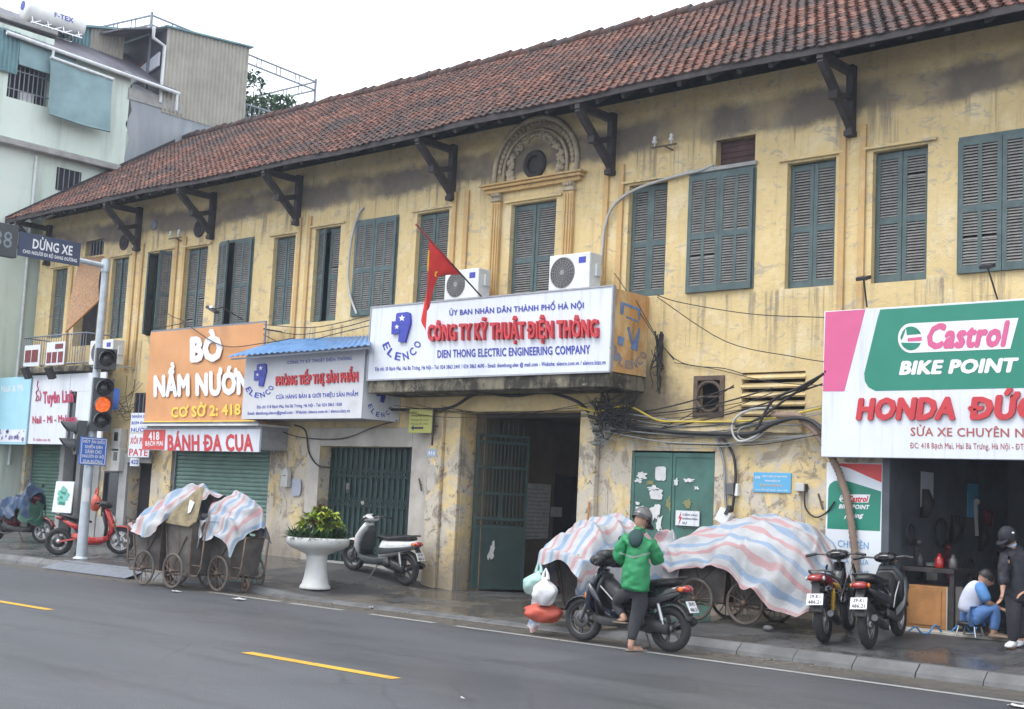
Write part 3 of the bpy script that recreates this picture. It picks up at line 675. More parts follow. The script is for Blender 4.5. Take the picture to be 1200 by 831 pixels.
# barred little window and board above
x0, x1, z0, z1 = SMALLW; mb = MB(); mb.bx(x0, x1, .17, .19, z0, z1); mb.mi = 1
for i in range(1, 6): xx = x0+(x1-x0)*i/6; mb.bx(xx-.01, xx+.01, .05, .07, z0, z1)
mb.build('barred_opening', [m_dark, m_greysteel], yb)
x0, x1, z0, z1 = OVER; mb = MB(); mb.bx(x0, x1, .15, .2, z0, z1)
for k in range(4): mb.bx(x0+.01, x1-.01, .135, .15, z0+.05+k*.09, z0+.10+k*.09)
mb.build('boarded_opening', M('purple_brown_boards', (.07, .035, .035), .8, scale=6, var=.3), yb)
mb = MB(); mb.bx(x0-.5, x1+.05, -.05, -.002, z0-.075, z0-.01); mb.build('lintel', m_conc, yb, bevel=.01)
# ---- extractor opening and concrete louvre
x0, x1, z0, z1 = VENT; mb = MB(); cx, cz = (x0+x1)/2, (z0+z1)/2
mb.bx(x0-.03, x0+.04, -.03, .05, z0-.03, z1+.03); mb.bx(x1-.04, x1+.03, -.03, .05, z0-.03, z1+.03); mb.bx(x0+.04, x1-.04, -.028, .05, z0-.03, z0+.04); mb.bx(x0+.04, x1-.04, -.028, .05, z1-.04, z1+.03)
mb.ring((cx, .0, cz), (0, 1, 0), .225, .03, 28, 6); mb.bx(x0, x1, -.005, .01, cz-.012, cz+.012)
mb.mi = 1; mb.bx(x0, x1, .19, .21, z0, z1); mb.build('extractor_opening', [m_rust, m_dark], yb)
x0, x1, z0, z1 = LOUV; mb = MB(); R = Matrix.Rotation(math.radians(38), 3, 'X')
for i in range(5):
    z = z0+.02+(z1-z0)*(i+.35)/5; mb.box(((x0+x1)/2, .02, z), (x1-x0+.02, .11, .035), R)
mb.mi = 1; mb.bx(x0, x1, .2, .21, z0, z1); mb.build('concrete_louvre', [m_wall, m_dark], yb, bevel=.006)

# ---- roof: individual tiles laid in courses
def eave_sag(x): return .020*math.sin(x*.42)+.012*math.sin(x*1.3+1)+.012*noise.noise(Vector((x*.9, 0, 0)))
E0 = Vector((0, -1.0, 8.13)); E1 = Vector((0, RY, RZ)); SL = (E1-E0).length; sd_ = (E1-E0)/SL; sn = Vector((0, -sd_.z, sd_.y))
mb = MB(); tint = []; CW = .172; CL = .205; nr = int(SL/CL)+1; nc = int((BX1-BX0+1.2)/CW)
for r in range(nr):
    s0 = r*CL-.03; s1 = min(SL, s0+CL*1.16)
    for c_ in range(nc):
        xa = BX0-.35+.36*(1-max(0, s0)/SL)+(c_+.5*(r % 2))*CW; sag0 = eave_sag(xa)*(1-s0/SL)+.02*noise.noise(Vector((xa*.5, s0*.7, 3))); tn = random.random()
        jit = random.uniform(-.006, .006); lift = .03+random.uniform(-.006, .008); js = random.uniform(-.018, .018)
        P = []
        for s, h in ((s0+js, lift), (s1+js, .006)):
            row = []
            for u, hh in ((0, .004), (.16, .026), (.34, .004), (.60, -.002), (.80, .010), (1.0, .022)):
                row.append(Vector((xa+u*CW+jit, 0, 0))+E0+sd_*s+sn*(h+hh)+Vector((0, 0, sag0)))
            P.append(row)
        n0 = len(mb.f); mb.grid(P, smooth=False)
        low = P[0]; b = [p-sn*.022 for p in low]
        mb.add(low+b, [(i, i+1, 7+i, 6+i) for i in range(5)], False)
        tint += [tn]*(len(mb.f)-n0)
mb.tint = tint
roof = mb.build('roof', m_tile, yb, recalc=False)
mb = MB()
mb.add([E0+Vector((BX0+.03, .02, -.02)), E0+Vector((BX1+.3, .02, -.02)), E1+Vector((BX1+.3, 0, -.03)), E1+Vector((BX0-.3, 0, -.03)),
        Vector((BX0-.3, 9.2, 8.2)), Vector((BX1+.3, 9.2, 8.2))], [(0, 1, 2, 3), (3, 2, 5, 4)], False)
mb.build('roof_deck', m_soffit, roof, recalc=False)
mb = MB()
for i in range(98):
    xa = BX0-.3+i*.32; mb.tube([Vector((xa, RY, RZ+.035+.02*math.sin(i*1.7))), Vector((xa+.34, RY, RZ+.055+.02*math.sin(i*1.7)))], [.10, .115], 10)
mb.build('ridge_cap', m_tile, roof)
mb = MB(); vp = [E0+Vector((BX0+.02, -.03, -.12)), E1+Vector((BX0-.34, 0, -.06))]
mb.prism([vp[0], vp[1], vp[1]+Vector((0, 0, .20)), vp[0]+Vector((0, 0, .20))], (-.05, 0, 0)); mb.build('verge_board', m_darkwood, roof)
mb = MB(); pts = [(-15.4+.35*i) for i in range(90)]
for a, b in zip(pts[:-1], pts[1:]):
    mb.bar((a, -1.0, 8.09+eave_sag(a)), (b, -1.0, 8.09+eave_sag(b)), .035, .10)
mb.build('eave_board', m_darkwood, yb)
mb = MB()
for i in range(60):
    X = BX0+.1+i*.52
    mb.bar(E0+Vector((X, .03, -.09)), E0+sd_*1.35+Vector((X, 0, -.09)), .07, .11)
mb.build('rafter', m_darkwood, yb)['kind'] = 'stuff'
for X in (-14.95, -10.85, -7.95, -5.0, -.6, 3.05, 7.34, 11.6):
    mb = MB(); h = .055
    mb.bx(X-h, X+h, -.13, -.003, 7.16, 8.12)
    mb.bar((X, -.04, 8.02), (X, -1.0, 8.02), .10, .12)
    mb.bar((X, -.06, 7.22), (X, -.96, 7.97), .095, .13)
    mb.bar((X, -.08, 7.68), (X, -.46, 7.56), .08, .10); mb.bx(X-.07, X+.07, -.62, -.50, 7.50, 7.62)
    mb.bx(X-.07, X+.07, -.15, -.003, 7.08, 7.16)
    mb.build('roof_bracket', m_darkwood, yb, bevel=.006)

# ---- canopy slab over the gateway
mb = MB(); mb.bx(-1.58, 3.86, -.93, -.002, 3.50, 3.735); mb.build('canopy_slab', m_moss, yb, bevel=.02)
mb = MB(); mb.bx(-.75, 3.05, -.10, -.003, 3.22, 3.498); mb.build('gate_beam', m_wall, yb, bevel=.015)
mb = MB(); mb.bx(-.74, -.40, -.16, -.003, -.05, 3.218); mb.bx(-.398, -.03, -.09, -.003, -.05, 3.218); mb.build('gate_pier', m_wall, yb, bevel=.02)
mb = MB(); mb.bx(2.68, 3.02, -.12, -.003, -.05, 3.218); mb.build('gate_pier', m_wall, yb, bevel=.02)
# gateway passage
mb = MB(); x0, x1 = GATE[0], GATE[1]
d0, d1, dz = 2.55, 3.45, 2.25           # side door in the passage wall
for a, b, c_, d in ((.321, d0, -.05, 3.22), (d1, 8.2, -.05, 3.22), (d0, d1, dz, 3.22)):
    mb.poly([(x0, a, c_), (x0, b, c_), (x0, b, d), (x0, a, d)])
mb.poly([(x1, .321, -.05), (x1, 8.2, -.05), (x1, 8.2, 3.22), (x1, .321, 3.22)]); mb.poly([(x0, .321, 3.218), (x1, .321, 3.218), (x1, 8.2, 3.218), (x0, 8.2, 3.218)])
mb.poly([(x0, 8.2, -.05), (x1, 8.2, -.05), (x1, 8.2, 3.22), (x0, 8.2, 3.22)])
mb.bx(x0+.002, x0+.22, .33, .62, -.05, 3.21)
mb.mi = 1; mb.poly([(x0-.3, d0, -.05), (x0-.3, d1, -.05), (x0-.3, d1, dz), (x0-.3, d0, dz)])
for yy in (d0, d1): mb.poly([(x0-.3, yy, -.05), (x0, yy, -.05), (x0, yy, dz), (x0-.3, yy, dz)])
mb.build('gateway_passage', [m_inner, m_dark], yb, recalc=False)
# iron gate leaf, standing half open
ga = F(543, 692, .25); ga = Vector((.12, .25, .14)); 
ang = math.radians(56); gl = .96; T = Matrix.Translation((.10, .22, 0)) @ Matrix.Rotation(ang, 4, 'Z')
mb = MB(); mb.T = T; gz0, gz1 = .16, 2.86
for a in (0, gl-.05): mb.bx(a, a+.05, -.02, .02, gz0, gz1)
for z in (gz0, 1.22, 1.36, 1.80, 2.26, gz1-.16, gz1-.04): mb.bx(.05, gl-.05, -.018, .018, z, z+.045)
for i in range(1, 13): mb.bx(.05+i*(gl-.1)/13-.009, .05+i*(gl-.1)/13+.009, -.009, .009, 1.40, gz1-.16)
mb.bx(gl/2-.02, gl/2+.02, -.016, .016, 1.40, 1.80)
for i in range(9): mb.ring((.12+i*(gl-.24)/8, 0, gz1-.08), (0, 1, 0), .045, .009, 12, 5); mb.ring((.12+i*(gl-.24)/8, 0, 1.315), (0, 1, 0), .04, .008, 12, 5)
for i in range(9): mb.tube([Vector((.12+i*(gl-.24)/8, 0, gz1)), Vector((.12+i*(gl-.24)/8, 0, gz1+.17)), Vector((.12+i*(gl-.24)/8, 0, gz1+.24))], [.011, .011, .001], 6)
gt = mb.build('gate_leaf', m_foldgate, yb)
mb = MB(); mb.T = T; mb.bx(.05, gl-.05, -.008, .008, gz0+.045, 1.22); mb.build('gate_panel', m_gatepaint, gt)
mb = MB(); mb.T = T; 
rj_ = random.Random(4); ol = []
for i in range(26): an = 2*PI*i/26; rr = rj_.uniform(.45, 1.0); ol.append((.36+.075*rr*math.cos(an)+.03*math.sin(an), -.0085, .82+.20*rr*math.sin(an)))
mb.prism(ol, (0, -.0015, 0))
mb.build('torn_sticker', m_scrap, gt)

# ---- green metal door with stickers
x0, x1, z0, z1 = GDOOR; mb = MB(); xm = (x0+x1)/2
for a, b in ((x0+.01, xm-.006), (xm+.006, x1-.01)):
    mb.bx(a, b, .02, .05, z0, z1-.03)
    mb.bx(a+.0, a+.05, .008, .019, z0, z1-.03); mb.bx(b-.05, b, .008, .019, z0, z1-.03); mb.bx(a+.051, b-.051, .008, .019, z1-.1, z1-.03)
gd = mb.build('metal_door', m_doorgreen, yb, bevel=.004)
def sticker(px, py, w_, h_, rag, par, y=.004, m=m_paper):
    p = F(px, py); mb = MB(); n = 18; pts = []
    for i in range(n):
        a = 2*PI*i/n; k = max(abs(math.cos(a)), abs(math.sin(a))); q = 1-rag*random.random()
        pts.append(Vector((p.x+w_/2*math.cos(a)/k*q, y, p.z+h_/2*math.sin(a)/k*q)))
    mb.prism(pts, (0, .0025, 0)); return mb.build('torn_sticker', m, par)
for px, py, w_, h_, rg in ((751, 557, .28, .12, .6), (748, 563, .18, .1, .6), (774, 555, .21, .23, .1), (769, 580, .28, .20, .35), (765, 572, .26, .1, .7), (750, 598, .2, .16, .5), (768, 601, .24, .34, .7), (772, 613, .14, .3, .6), (792, 565, .1, .14, .6), (807, 563, .22, .07, .7), (816, 572, .10, .06, .6), (747, 590, .10, .05, .5)):
    sticker(px, py, w_, h_, rg, gd)
for px, py, w_, h_ in ((805, 590, .26, .2), (762, 566, .2, .1), (815, 600, .1, .08), (783, 590, .12, .3)): sticker(px, py, w_, h_, .75, gd, .0065, M('worn_ochre_patch', (.22, .22, .10), .8, scale=9))
# warning plate on the door
wt = thing('warning_plate', 'small white danger plate with red lightning bolt on the green metal door', 'sign', F(805, 607, .0))
mb = MB(); a = F(792, 598, -.012); b = F(819, 617, -.012); mb.bx(a.x, b.x, -.012, .004, b.z, a.z); mb.build('plate', m_white, wt)
mb = MB(); q = F(797, 607, -.014)
mb.prism([q+Vector(v) for v in ((.02, 0, .10), (-.035, 0, -.01), (-.005, 0, -.005), (-.03, 0, -.11), (.035, 0, .015), (.005, 0, .012))], (0, -.002, 0)); mb.build('lightning_bolt', m_redplain, wt)
mb = MB()
for i, s in enumerate(("CẤM VÀO", "KHÔNG PHẬN", "SỰ", "NGUY HIỂM")):
    zz = a.z-.075-i*.066; text_into(mb, s, (a.x+.13, -.012, zz), ((b.x-a.x-.16)*(1 if i != 2 else .3), 0, 0), (0, 0, .045), (0, -1, 0), .002, .03)
mb.build('lettering', m_black, wt)

# ---- folding gate, whitish surround, rollers, left shop
x0, x1, z0, z1 = FOLD; mb = MB()
mb.bx(-4.22, x0-.003, -.035, -.002, .0, 2.95); mb.bx(x1+.003, -.76, -.033, -.002, .0, 2.95); mb.bx(x0-.003, x1+.003, -.034, -.002, z1+.003, 2.95)
mb.build('door_surround', m_whiteplaster, yb, bevel=.012)
mb = MB(); nb = 34
for i in range(nb):
    xx = x0+.04+(x1-x0-.08)*i/(nb-1); yy = .24+(.035 if i % 2 else 0); mb.bx(xx-.017, xx+.017, yy-.012, yy+.012, .36, z1-.02)
for k, z in enumerate((.62, 1.55, 2.1)):
    for i in range(nb-2):
        xa = x0+.04+(x1-x0-.08)*i/(nb-1); xb = x0+.04+(x1-x0-.08)*(i+2)/(nb-1)
        mb.bar((xa, .222, z-.10), (xb, .222, z+.10), .006, .018); mb.bar((xa, .215, z+.10), (xb, .215, z-.10), .006, .018)
fg = mb.build('folding_gate', m_foldgate, yb)
mb = MB(); mb.bx(x0, x1, .315, .33, .0, z1); mb.build('gate_backing', m_foldgate, fg)
mb = MB(); c_ = F(408, 570, .2); mb.bx(c_.x-.05, c_.x+.05, .19, .215, c_.z-.06, c_.z+.06); mb.ring((c_.x, .2, c_.z-.09), (0, 1, 0), .035, .01, 12, 6); mb.build('padlock', m_engine, fg)
mb = MB(); mb.bx(x0, x1, -.12, .34, .2, .40); mb.build('doorstep', m_conc, yb, bevel=.02)
def roller(x0, x1, z0, z1, y, m, name='roller_shutter'):
    mb = MB(); n = int((z1-z0)/.085); P = []
    for i in range(n):
        za = z0+(z1-z0)*i/n; h = (z1-z0)/n
        for u, d in ((0, .0), (.12, -.022), (.5, -.032), (.88, -.022)): P.append([Vector((x0, y+d, za+u*h)), Vector((x1, y+d, za+u*h))])
    P.append([Vector((x0, y, z1)), Vector((x1, y, z1))]); mb.grid(P, smooth=False)
    rs = mb.build(name, m, yb, recalc=False)
    mb = MB(); mb.bx(x0-.03, x0+.03, y-.07, y-.034, z0, z1); mb.bx(x1-.03, x1+.03, y-.07, y-.034, z0, z1); mb.bx(x0+.04, x1-.04, y-.055, y-.005, z0-.04, z0+.04)
    mb.build('shutter_guide', m_greysteel, rs); return rs
roller(ROLL[0]+.05, ROLL[1]-.05, .36, ROLL[3], .12, m_roller)
roller(-15.2, -13.55, .42, 2.6, .2, m_roller2)
mb = MB(); x0, x1, z0, z1 = SHOP
mb.bx(-13.5, -13.3, -.06, .28, 0, z1); mb.bx(-12.9, -12.72, .05, .28, 0, z1); mb.bx(-12.72, -12.0, .2, .28, .3, 1.2)
mb.build('shop_pier', m_shopgrey, yb, bevel=.01)
mb = MB(); mb.bx(-13.5, x1, .285, .30, 0, z1); mb.bx(-13.3, -12.9, .22, .25, 0, z1); mb.build('shop_back', m_dark, yb)
mb = MB(); x0, x1, z0, z1 = CORR; mb.bx(x0, x1, .28, .30, 0, z1); mb.build('corridor_back', m_dark, yb)
mb = MB(); mb.bx(x0-.32, x0-.004, -.07, -.002, 0, 2.25); mb.bx(x0-.32, x1+.05, -.075, -.003, z1+.004, z1+.2); mb.bx(-12.0, -11.72, -.05, -.002, 0, 2.5); mb.bx(-11.7, x0-.33, -.03, -.002, 0, .88)
mb.build('shop_pier', m_shopgrey, yb, bevel=.01)
x0, x1, z0, z1 = METERS; mb = MB(); mb.bx(x0, x1, .05, .07, z0, z1); mb.mi = 1
mb.bx(x0, x0+.04, -.01, .05, z0, z1); mb.bx(x1-.04, x1, -.01, .05, z0, z1); mb.bx(x0+.04, x1-.04, -.01, .05, z1-.04, z1)
mb.build('dark_window', [m_glassblk, m_black], yb)
# dark transom over the corridor
a = F(168, 462); b = F(178, 486); mb = MB(); mb.bx(-10.5, -9.55, -.02, -.004, 3.05, 3.75); mb.mi = 1
for k in range(6): xx = -10.45+k*.17; mb.bx(xx-.012, xx+.012, -.034, -.021, 3.06, 3.74)
mb.build('barred_opening', [m_dark, m_greysteel], yb)

# ---- garage interior
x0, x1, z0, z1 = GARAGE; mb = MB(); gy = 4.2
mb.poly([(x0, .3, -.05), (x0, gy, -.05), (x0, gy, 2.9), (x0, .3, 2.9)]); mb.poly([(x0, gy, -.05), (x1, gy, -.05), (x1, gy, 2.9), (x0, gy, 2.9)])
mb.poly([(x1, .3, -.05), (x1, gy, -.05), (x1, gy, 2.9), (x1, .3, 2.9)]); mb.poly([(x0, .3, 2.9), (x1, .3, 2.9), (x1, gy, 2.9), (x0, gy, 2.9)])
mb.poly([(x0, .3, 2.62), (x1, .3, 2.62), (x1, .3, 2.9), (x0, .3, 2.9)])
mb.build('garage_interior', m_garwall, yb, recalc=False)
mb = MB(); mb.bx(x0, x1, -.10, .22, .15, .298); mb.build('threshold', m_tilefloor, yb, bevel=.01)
mb = MB(); mb.bx(x0-.06, x0+.05, -.06, .3, 0, 2.6); mb.build('garage_jamb', m_garwall, yb, bevel=.006)
# ---- balcony slab on the far left bay
mb = MB(); mb.bx(-14.6, -11.55, -.75, -.002, 4.22, 4.36); mb.build('balcony_slab', m_moss, yb, bevel=.02)
br = MB()
for z in (4.42, 5.12): br.tube([(-14.55, -.02, z), (-14.55, -.70, z), (-11.65, -.70, z), (-11.65, -.02, z)], .018, 6)
for i in range(27): X = -14.55+2.9*i/26; br.tube([(X, -.70, 4.42), (X, -.70, 5.12)], .009, 5)
rail = br.build('balcony_railing', m_greysteel, yb)
m_rp = M('dark_red_panel', (.16, .025, .025), .6)
for X, wd in ((-14.4, .75), (-13.35, .85)):
    mb = MB(); mb.bx(X, X+wd, -.735, -.722, 4.40, 4.92 if X < -14 else 4.95); mb.build('railing_board', m_white, rail)
for X, wd, z, h in ((-14.35, .28, 4.5, .3), (-14.03, .3, 4.5, .3), (-13.3, .2, 4.45, .26), (-13.05, .2, 4.45, .26), (-12.78, .22, 4.45, .26), (-12.95, .36, 4.78, .12)): mb = MB(); mb.bx(X, X+wd, -.741, -.736, z, z+h); mb.build('red_panel', m_rp, rail)
# ================================================================== MINT TUBE HOUSE BEHIND, AND WHAT STANDS ON ITS ROOFS
MX = -15.72
def S(px, py, x=MX): return SX(px, py, x)
mh = thing('mint_house', 'tall mint green house with grey awnings behind the left end of the tiled roof', 'building', (MX, 0, 0))
# side wall, cut for the barred balcony opening
o = [S(12, 84), S(54, 128)]
oy0, oy1, oz0, oz1 = -1.15, .02, 11.35, 12.35
mb = MB(); ys = [-1.6, oy0, oy1, 2.35, 4.15, 6.2, 15]
top = {0: 13.2, 1: 13.2, 2: 12.95, 3: 12.72, 4: 12.4, 5: 12.3}
for i in range(6):
    y0, y1 = ys[i], ys[i+1]
    if i >= 3: continue
    if i == 1:
        mb.poly([(MX, y0, 0), (MX, y1, 0), (MX, y1, oz0), (MX, y0, oz0)]); mb.poly([(MX, y0, oz1), (MX, y1, oz1), (MX, y1, top[i]), (MX, y0, top[i])])
    else: mb.poly([(MX, y0, 0), (MX, y1, 0), (MX, y1, top[i]), (MX, y0, top[i])])
for y in (oy0, oy1): mb.poly([(MX, y, oz0), (MX-.3, y, oz0), (MX-.3, y, oz1), (MX, y, oz1)])
for z in (oz0, oz1): mb.poly([(MX, oy0, z), (MX, oy1, z), (MX-.3, oy1, z), (MX-.3, oy0, z)])
mb.poly([(MX, -1.6, 0), (MX-5, -1.6, 0), (MX-5, -1.6, 13.2), (MX, -1.6, 13.2)]); mb.poly([(MX-5, -1.6, 0), (MX-5, 15, 0), (MX-5, 15, 12.3), (MX-5, -1.6, 13.2)])
mb.poly([(MX, 15, 0), (MX-5, 15, 0), (MX-5, 15, 12.3), (MX, 15, 12.3)])
mb.build('wall', m_mint, mh, recalc=False)
mb = MB()
ed = [(2.35, 0), (4.15, 0), (4.15, 12.40), (2.42, 12.70), (2.36, 12.3), (2.46, 11.9), (2.30, 11.5), (2.44, 11.1), (2.35, 10.6)]
mb.poly([(MX, y, z) for y, z in ed]); mb.build('grey_patched_wall', m_greyrender, mh, recalc=False)
mb = MB(); mb.poly([(MX, 4.15, 0), (MX, 15, 0), (MX, 15, 12.3), (MX, 4.15, 12.40)]); mb.build('bare_wall', m_greyrender, mh, recalc=False)
mb = MB(); mb.bx(MX+.002, MX+.28, -1.62, 2.1, 10.08, 10.25); mb.build('ledge', m_conc, mh, bevel=.02)
mb = MB(); a = S(205, 128); mb.bx(MX+.001, MX+.03, 2.3, 4.1, 12.2, 12.52); mb.build('stained_band', m_conc, mh)
mb = MB(); p = S(80, 212); mb.bx(MX+.001, MX+.02, p.y-.35, p.y+.35, p.z-.3, p.z+.3); mb.mi = 1
for k in range(5): mb.bx(MX+.02, MX+.03, p.y-.3+k*.15-.012, p.y-.3+k*.15+.012, p.z-.3, p.z+.3)
mb.build('barred_opening', [m_dark, m_greysteel], mh)
mb = MB(); mb.bx(MX-.32, MX-.30, oy0, oy1, oz0, oz1); mb.mi = 1
for k in range(9): yy = oy0+.08+k*.125; mb.bx(MX-.05, MX-.03, yy-.012, yy+.012, oz0, oz1)
for z in (oz0+.25, oz0+.75): mb.bx(MX-.055, MX-.025, oy0, oy1, z-.012, z+.012)
bo = mb.build('barred_opening', [m_dark, m_greysteel], mh)
mb = MB(); mb.bx(MX-.28, MX-.15, oy0+.45, oy1-.35, oz0+.02, oz0+.28); mb.build('white_box', m_ac, bo)
# corrugated awning at the very left, flat awning cloths
def corr(mb, A, B, h, amp=.018, pitch=.11, out=Vector((1, 0, 0)), htop=None):
    """corrugated sheet hanging from line A-B, height h (and h2 at B)"""
    A = Vector(A); B = Vector(B); L = (B-A).length; n = max(6, int(L/pitch*4)); P = []
    for i in range(n+1):
        u = i/n; q = A.lerp(B, u)+out*amp*(1 if (i % 4) in (1, 2) else -1); hh = h if htop is None else h+(htop-h)*u
        P.append([q, q-Vector((0, 0, hh))])
    mb.grid(P, smooth=False)
mb = MB(); corr(mb, (MX+.10, -1.6, 13.05), (MX+.10, -.98, 13.05), 1.1); mb.build('corrugated_awning', m_tealsheet, mh, recalc=False)
a, b, c, d = S(19, 48, MX+.12), S(66, 60, MX+.12), S(68, 101, MX+.12), S(14, 85, MX+.12)
mb = MB(); mb.prism([(MX+.10, -.97, 13.02), (MX+.10, .62, 12.92), (MX+.16, .62, 12.18), (MX+.16, -.97, 12.22)], (-.02, 0, 0)); mb.build('awning_cloth', m_tarpgrey, mh)
a, b, c, d = S(59, 68, MX+.3), S(132, 94, MX+.3), S(126, 155, MX+.3), S(55, 134, MX+.3)
mb = MB(); rows = []
for i in range(9):
    u = i/8; rows.append([a.lerp(b, u).lerp(d.lerp(c, u), v/6)+Vector((.10*(v/6)+.02*math.sin(u*9+v), 0, -.02*math.sin(u*PI))) for v in range(7)])
mb.grid(rows); mb.tube([rows[i][6] for i in range(9)], .03, 6); mb.build('awning_cloth', m_tarpgrey, mh, recalc=False)
mb = MB(); mb.tube([a+Vector((.02, 0, .02)), b+Vector((.02, 0, .02))], .045, 8); mb.build('awning_roller', m_pvc, mh)
# sloping lower roof with gutter
g0, g1 = S(8, 38, MX+.25), S(210, 110, MX+.25)
mb = MB(); P = []
for i in range(41):
    q = g0.lerp(g1, i/40)+Vector((0, 0, .03+.012*(i % 2))); P.append([q, q+Vector((-2.3, 0, 1.45))])
mb.grid(P, smooth=False); lr = mb.build('lower_roof', m_purplesheet, mh, recalc=False)
mb = MB(); mb.tube([g0, g1], .055, 8); mb.tube([g0.lerp(g1, .25), g0.lerp(g1, .25)+Vector((0, 0, -.3))], .04, 8); mb.tube([g1+Vector((0, -.06, 0)), g1+Vector((0, -.06, -.5))], .04, 8); mb.build('gutter', m_pvc, lr)
# upper sheet-metal rooms
a, b = S(36, 28, MX-1.2), S(147, 36, MX-1.2); 
mb = MB(); am = a.lerp(b, .62); corr(mb, a, am, 1.7); mb.build('teal_sheet_wall', m_tealsheet, mh, recalc=False)
mb = MB(); corr(mb, am, b, 1.9); mb.build('beige_sheet_wall', m_beigesheet, mh, recalc=False)
mb = MB(); mb.prism([a+Vector((.15, -.1, .0)), b+Vector((.15, .1, 0)), b+Vector((-2.5, .1, .25)), a+Vector((-2.5, -.1, .25))], (0, 0, .06)); mb.build('upper_roof', m_tealsheet, mh)
# flat slab that carries the water heater
s0, s1 = S(0, 40, MX-.2), S(48, 26, MX-.2)
mb = MB(); mb.bx(MX-2.6, MX-.45, -1.9, .35, 13.50, 13.62); mb.bx(MX-2.4, MX-.9, -1.5, .0, 13.0, 13.5); mb.build('roof_slab', m_conc, mh, bevel=.02)
# ---- shed of weathered sheets
sh = thing('rooftop_shed', 'tall beige corrugated metal shed with a dark overhanging porch on the rooftop', 'shed', (MX, 4.8, 12.3))
A = S(197, 33, MX+.02); B = S(292, 56, MX+.02); bot = 12.1
mb = MB(); corr(mb, A, B, A.z-bot, pitch=.13, htop=B.z-bot); mb.build('sheet_wall', m_beigesheet, sh, recalc=False)
y0, y1 = A.y, B.y
mb = MB(); mb.prism([(MX+.12, y0-.12, A.z), (MX+.12, y1+.1, B.z), (MX-2.6, y1+.1, B.z+.05), (MX-2.6, y0-.12, A.z+.05)], (0, 0, .05)); mb.build('roof', m_tealsheet, sh)
q = S(130, 52, MX-.4)
mb = MB(); mb.prism([(MX-.1, y0-.10, A.z-.02), (MX-2.4, y0-.10, A.z-.02), (MX-2.4, y0-1.5, A.z-.32), (MX-.1, y0-1.35, A.z-.42)], (0, 0, .05)); mb.build('porch_roof', m_purplesheet, sh)
mb = MB(); mb.poly([(MX-.05, y0+.02, bot), (MX-2.4, y0+.02, bot), (MX-2.4, y0+.02, A.z), (MX-.05, y0+.02, A.z)]); mb.build('dark_front', m_purplesheet, sh)
mb = MB(); mb.bx(MX-1.7, MX-.9, y0-.08, y0, 13.3, 13.7); mb.build('brick_infill', m_brick, sh)
mb = MB(); mb.prism([(MX-2.2, y0-.12, 12.95), (MX-.15, y0-.12, 13.45), (MX-.15, y0-.12, 13.85), (MX-2.2, y0-.12, 13.2)], (0, .05, 0)); mb.build('white_panel', m_white, sh)
mb = MB(); mb.tube([A+Vector((.0, -.45, -.1)), A+Vector((0, -.45, -.42)), A+Vector((.02, -.08, -.55)), A+Vector((.02, -.08, -2.2))], .05, 8); mb.build('downpipe', m_pvc, sh)
# ---- solar water heater
wh = thing('water_heater', 'white horizontal solar water tank with a blue mark on its end on a roof slab', 'water tank', (MX-1.0, -1.2, 13.78))
c0 = S(27, 11, MX-.75); R = Matrix.Rotation(-PI/2, 3, 'X')
mb = MB(); mb.lathe([(0, -.02), (.20, -.02), (.27, .03), (.285, .10), (.285, 1.62), (.27, 1.70), (0, 1.74)], c0, R, 24); mb.build('tank', m_ac, wh)
mb = MB(); mb.prism([c0+Vector((.12*math.cos(t)*.9+.02, -.024, .10+.13*math.sin(t))) for t in [2*PI*i/14 for i in range(14)]], (0, -.01, 0)); mb.build('blue_mark', m_blue, wh)
mb = MB(); text_into(mb, "F-TEX", c0+Vector((.288, .75, -.03)), (0, .55, 0), (-.02, 0, .13), (1, 0, .1), .004, .04); mb.build('lettering', m_blue, wh)
mb = MB(); zb = 13.62
for yy in (.15, .6, 1.05, 1.5):
    for s in (-1, 1): mb.bar(c0+Vector((s*.22, yy, -.2)), (c0.x+s*.3, c0.y+yy, zb), .03)
for s in (-1, 1):
    for k in range(5): mb.bar((c0.x+s*.28, c0.y+.1+k*.3, zb), (c0.x+s*.24, c0.y+.4+k*.3, c0.z-.24), .022)
    mb.bar((c0.x+s*.28, c0.y+.1, zb+.03), (c0.x+s*.28, c0.y+1.6, zb+.03), .03)
mb.build('stand', m_steel, wh)
# ---- roof pergola of lattice steel
pg = thing('lattice_frame', 'open grey steel lattice frame standing above the rooftop shed', 'frame', (MX, 8, 12.3))
Aq = S(178, 18, MX-.6); Bq = S(370, 96, MX-.6); Bq.z = Aq.z
Bq = Aq+(Vector((MX-.6, 0, 0))-Vector((MX-.6, 0, 0)))
d = ray(370, 96); tt = (Aq.z-CC.z)/d.z; Bq = CC+d*tt
d = ray(95, 37); Cq = CC+d*((Aq.z-CC.z)/d.z); d = ray(300, 113); Dq = CC+d*((Aq.z-CC.z)/d.z)
def lattice(mb, p, q):
    mb.bar(p, q, .045); mb.bar(p-Vector((0, 0, .28)), q-Vector((0, 0, .28)), .045); n = max(2, int((q-p).length/.75))
    for i in range(1, n):
        m_ = p.lerp(q, i/n); dl = (q-p).normalized()*.09
        for s in (-1, 1): mb.bar(m_+dl*s, m_+dl*s-Vector((0, 0, .28)), .025)
for p, q in ((Aq, Bq), (Cq, Aq), (Dq, Bq)):
    mb = MB(); lattice(mb, p, q); mb.build('lattice_beam', m_greysteel, pg)
for p in (Aq, Bq, Cq):
    mb = MB(); mb.bar(p+Vector((0, 0, .1)), (p.x, p.y, 12.0), .06); mb.build('post', m_greysteel, pg)
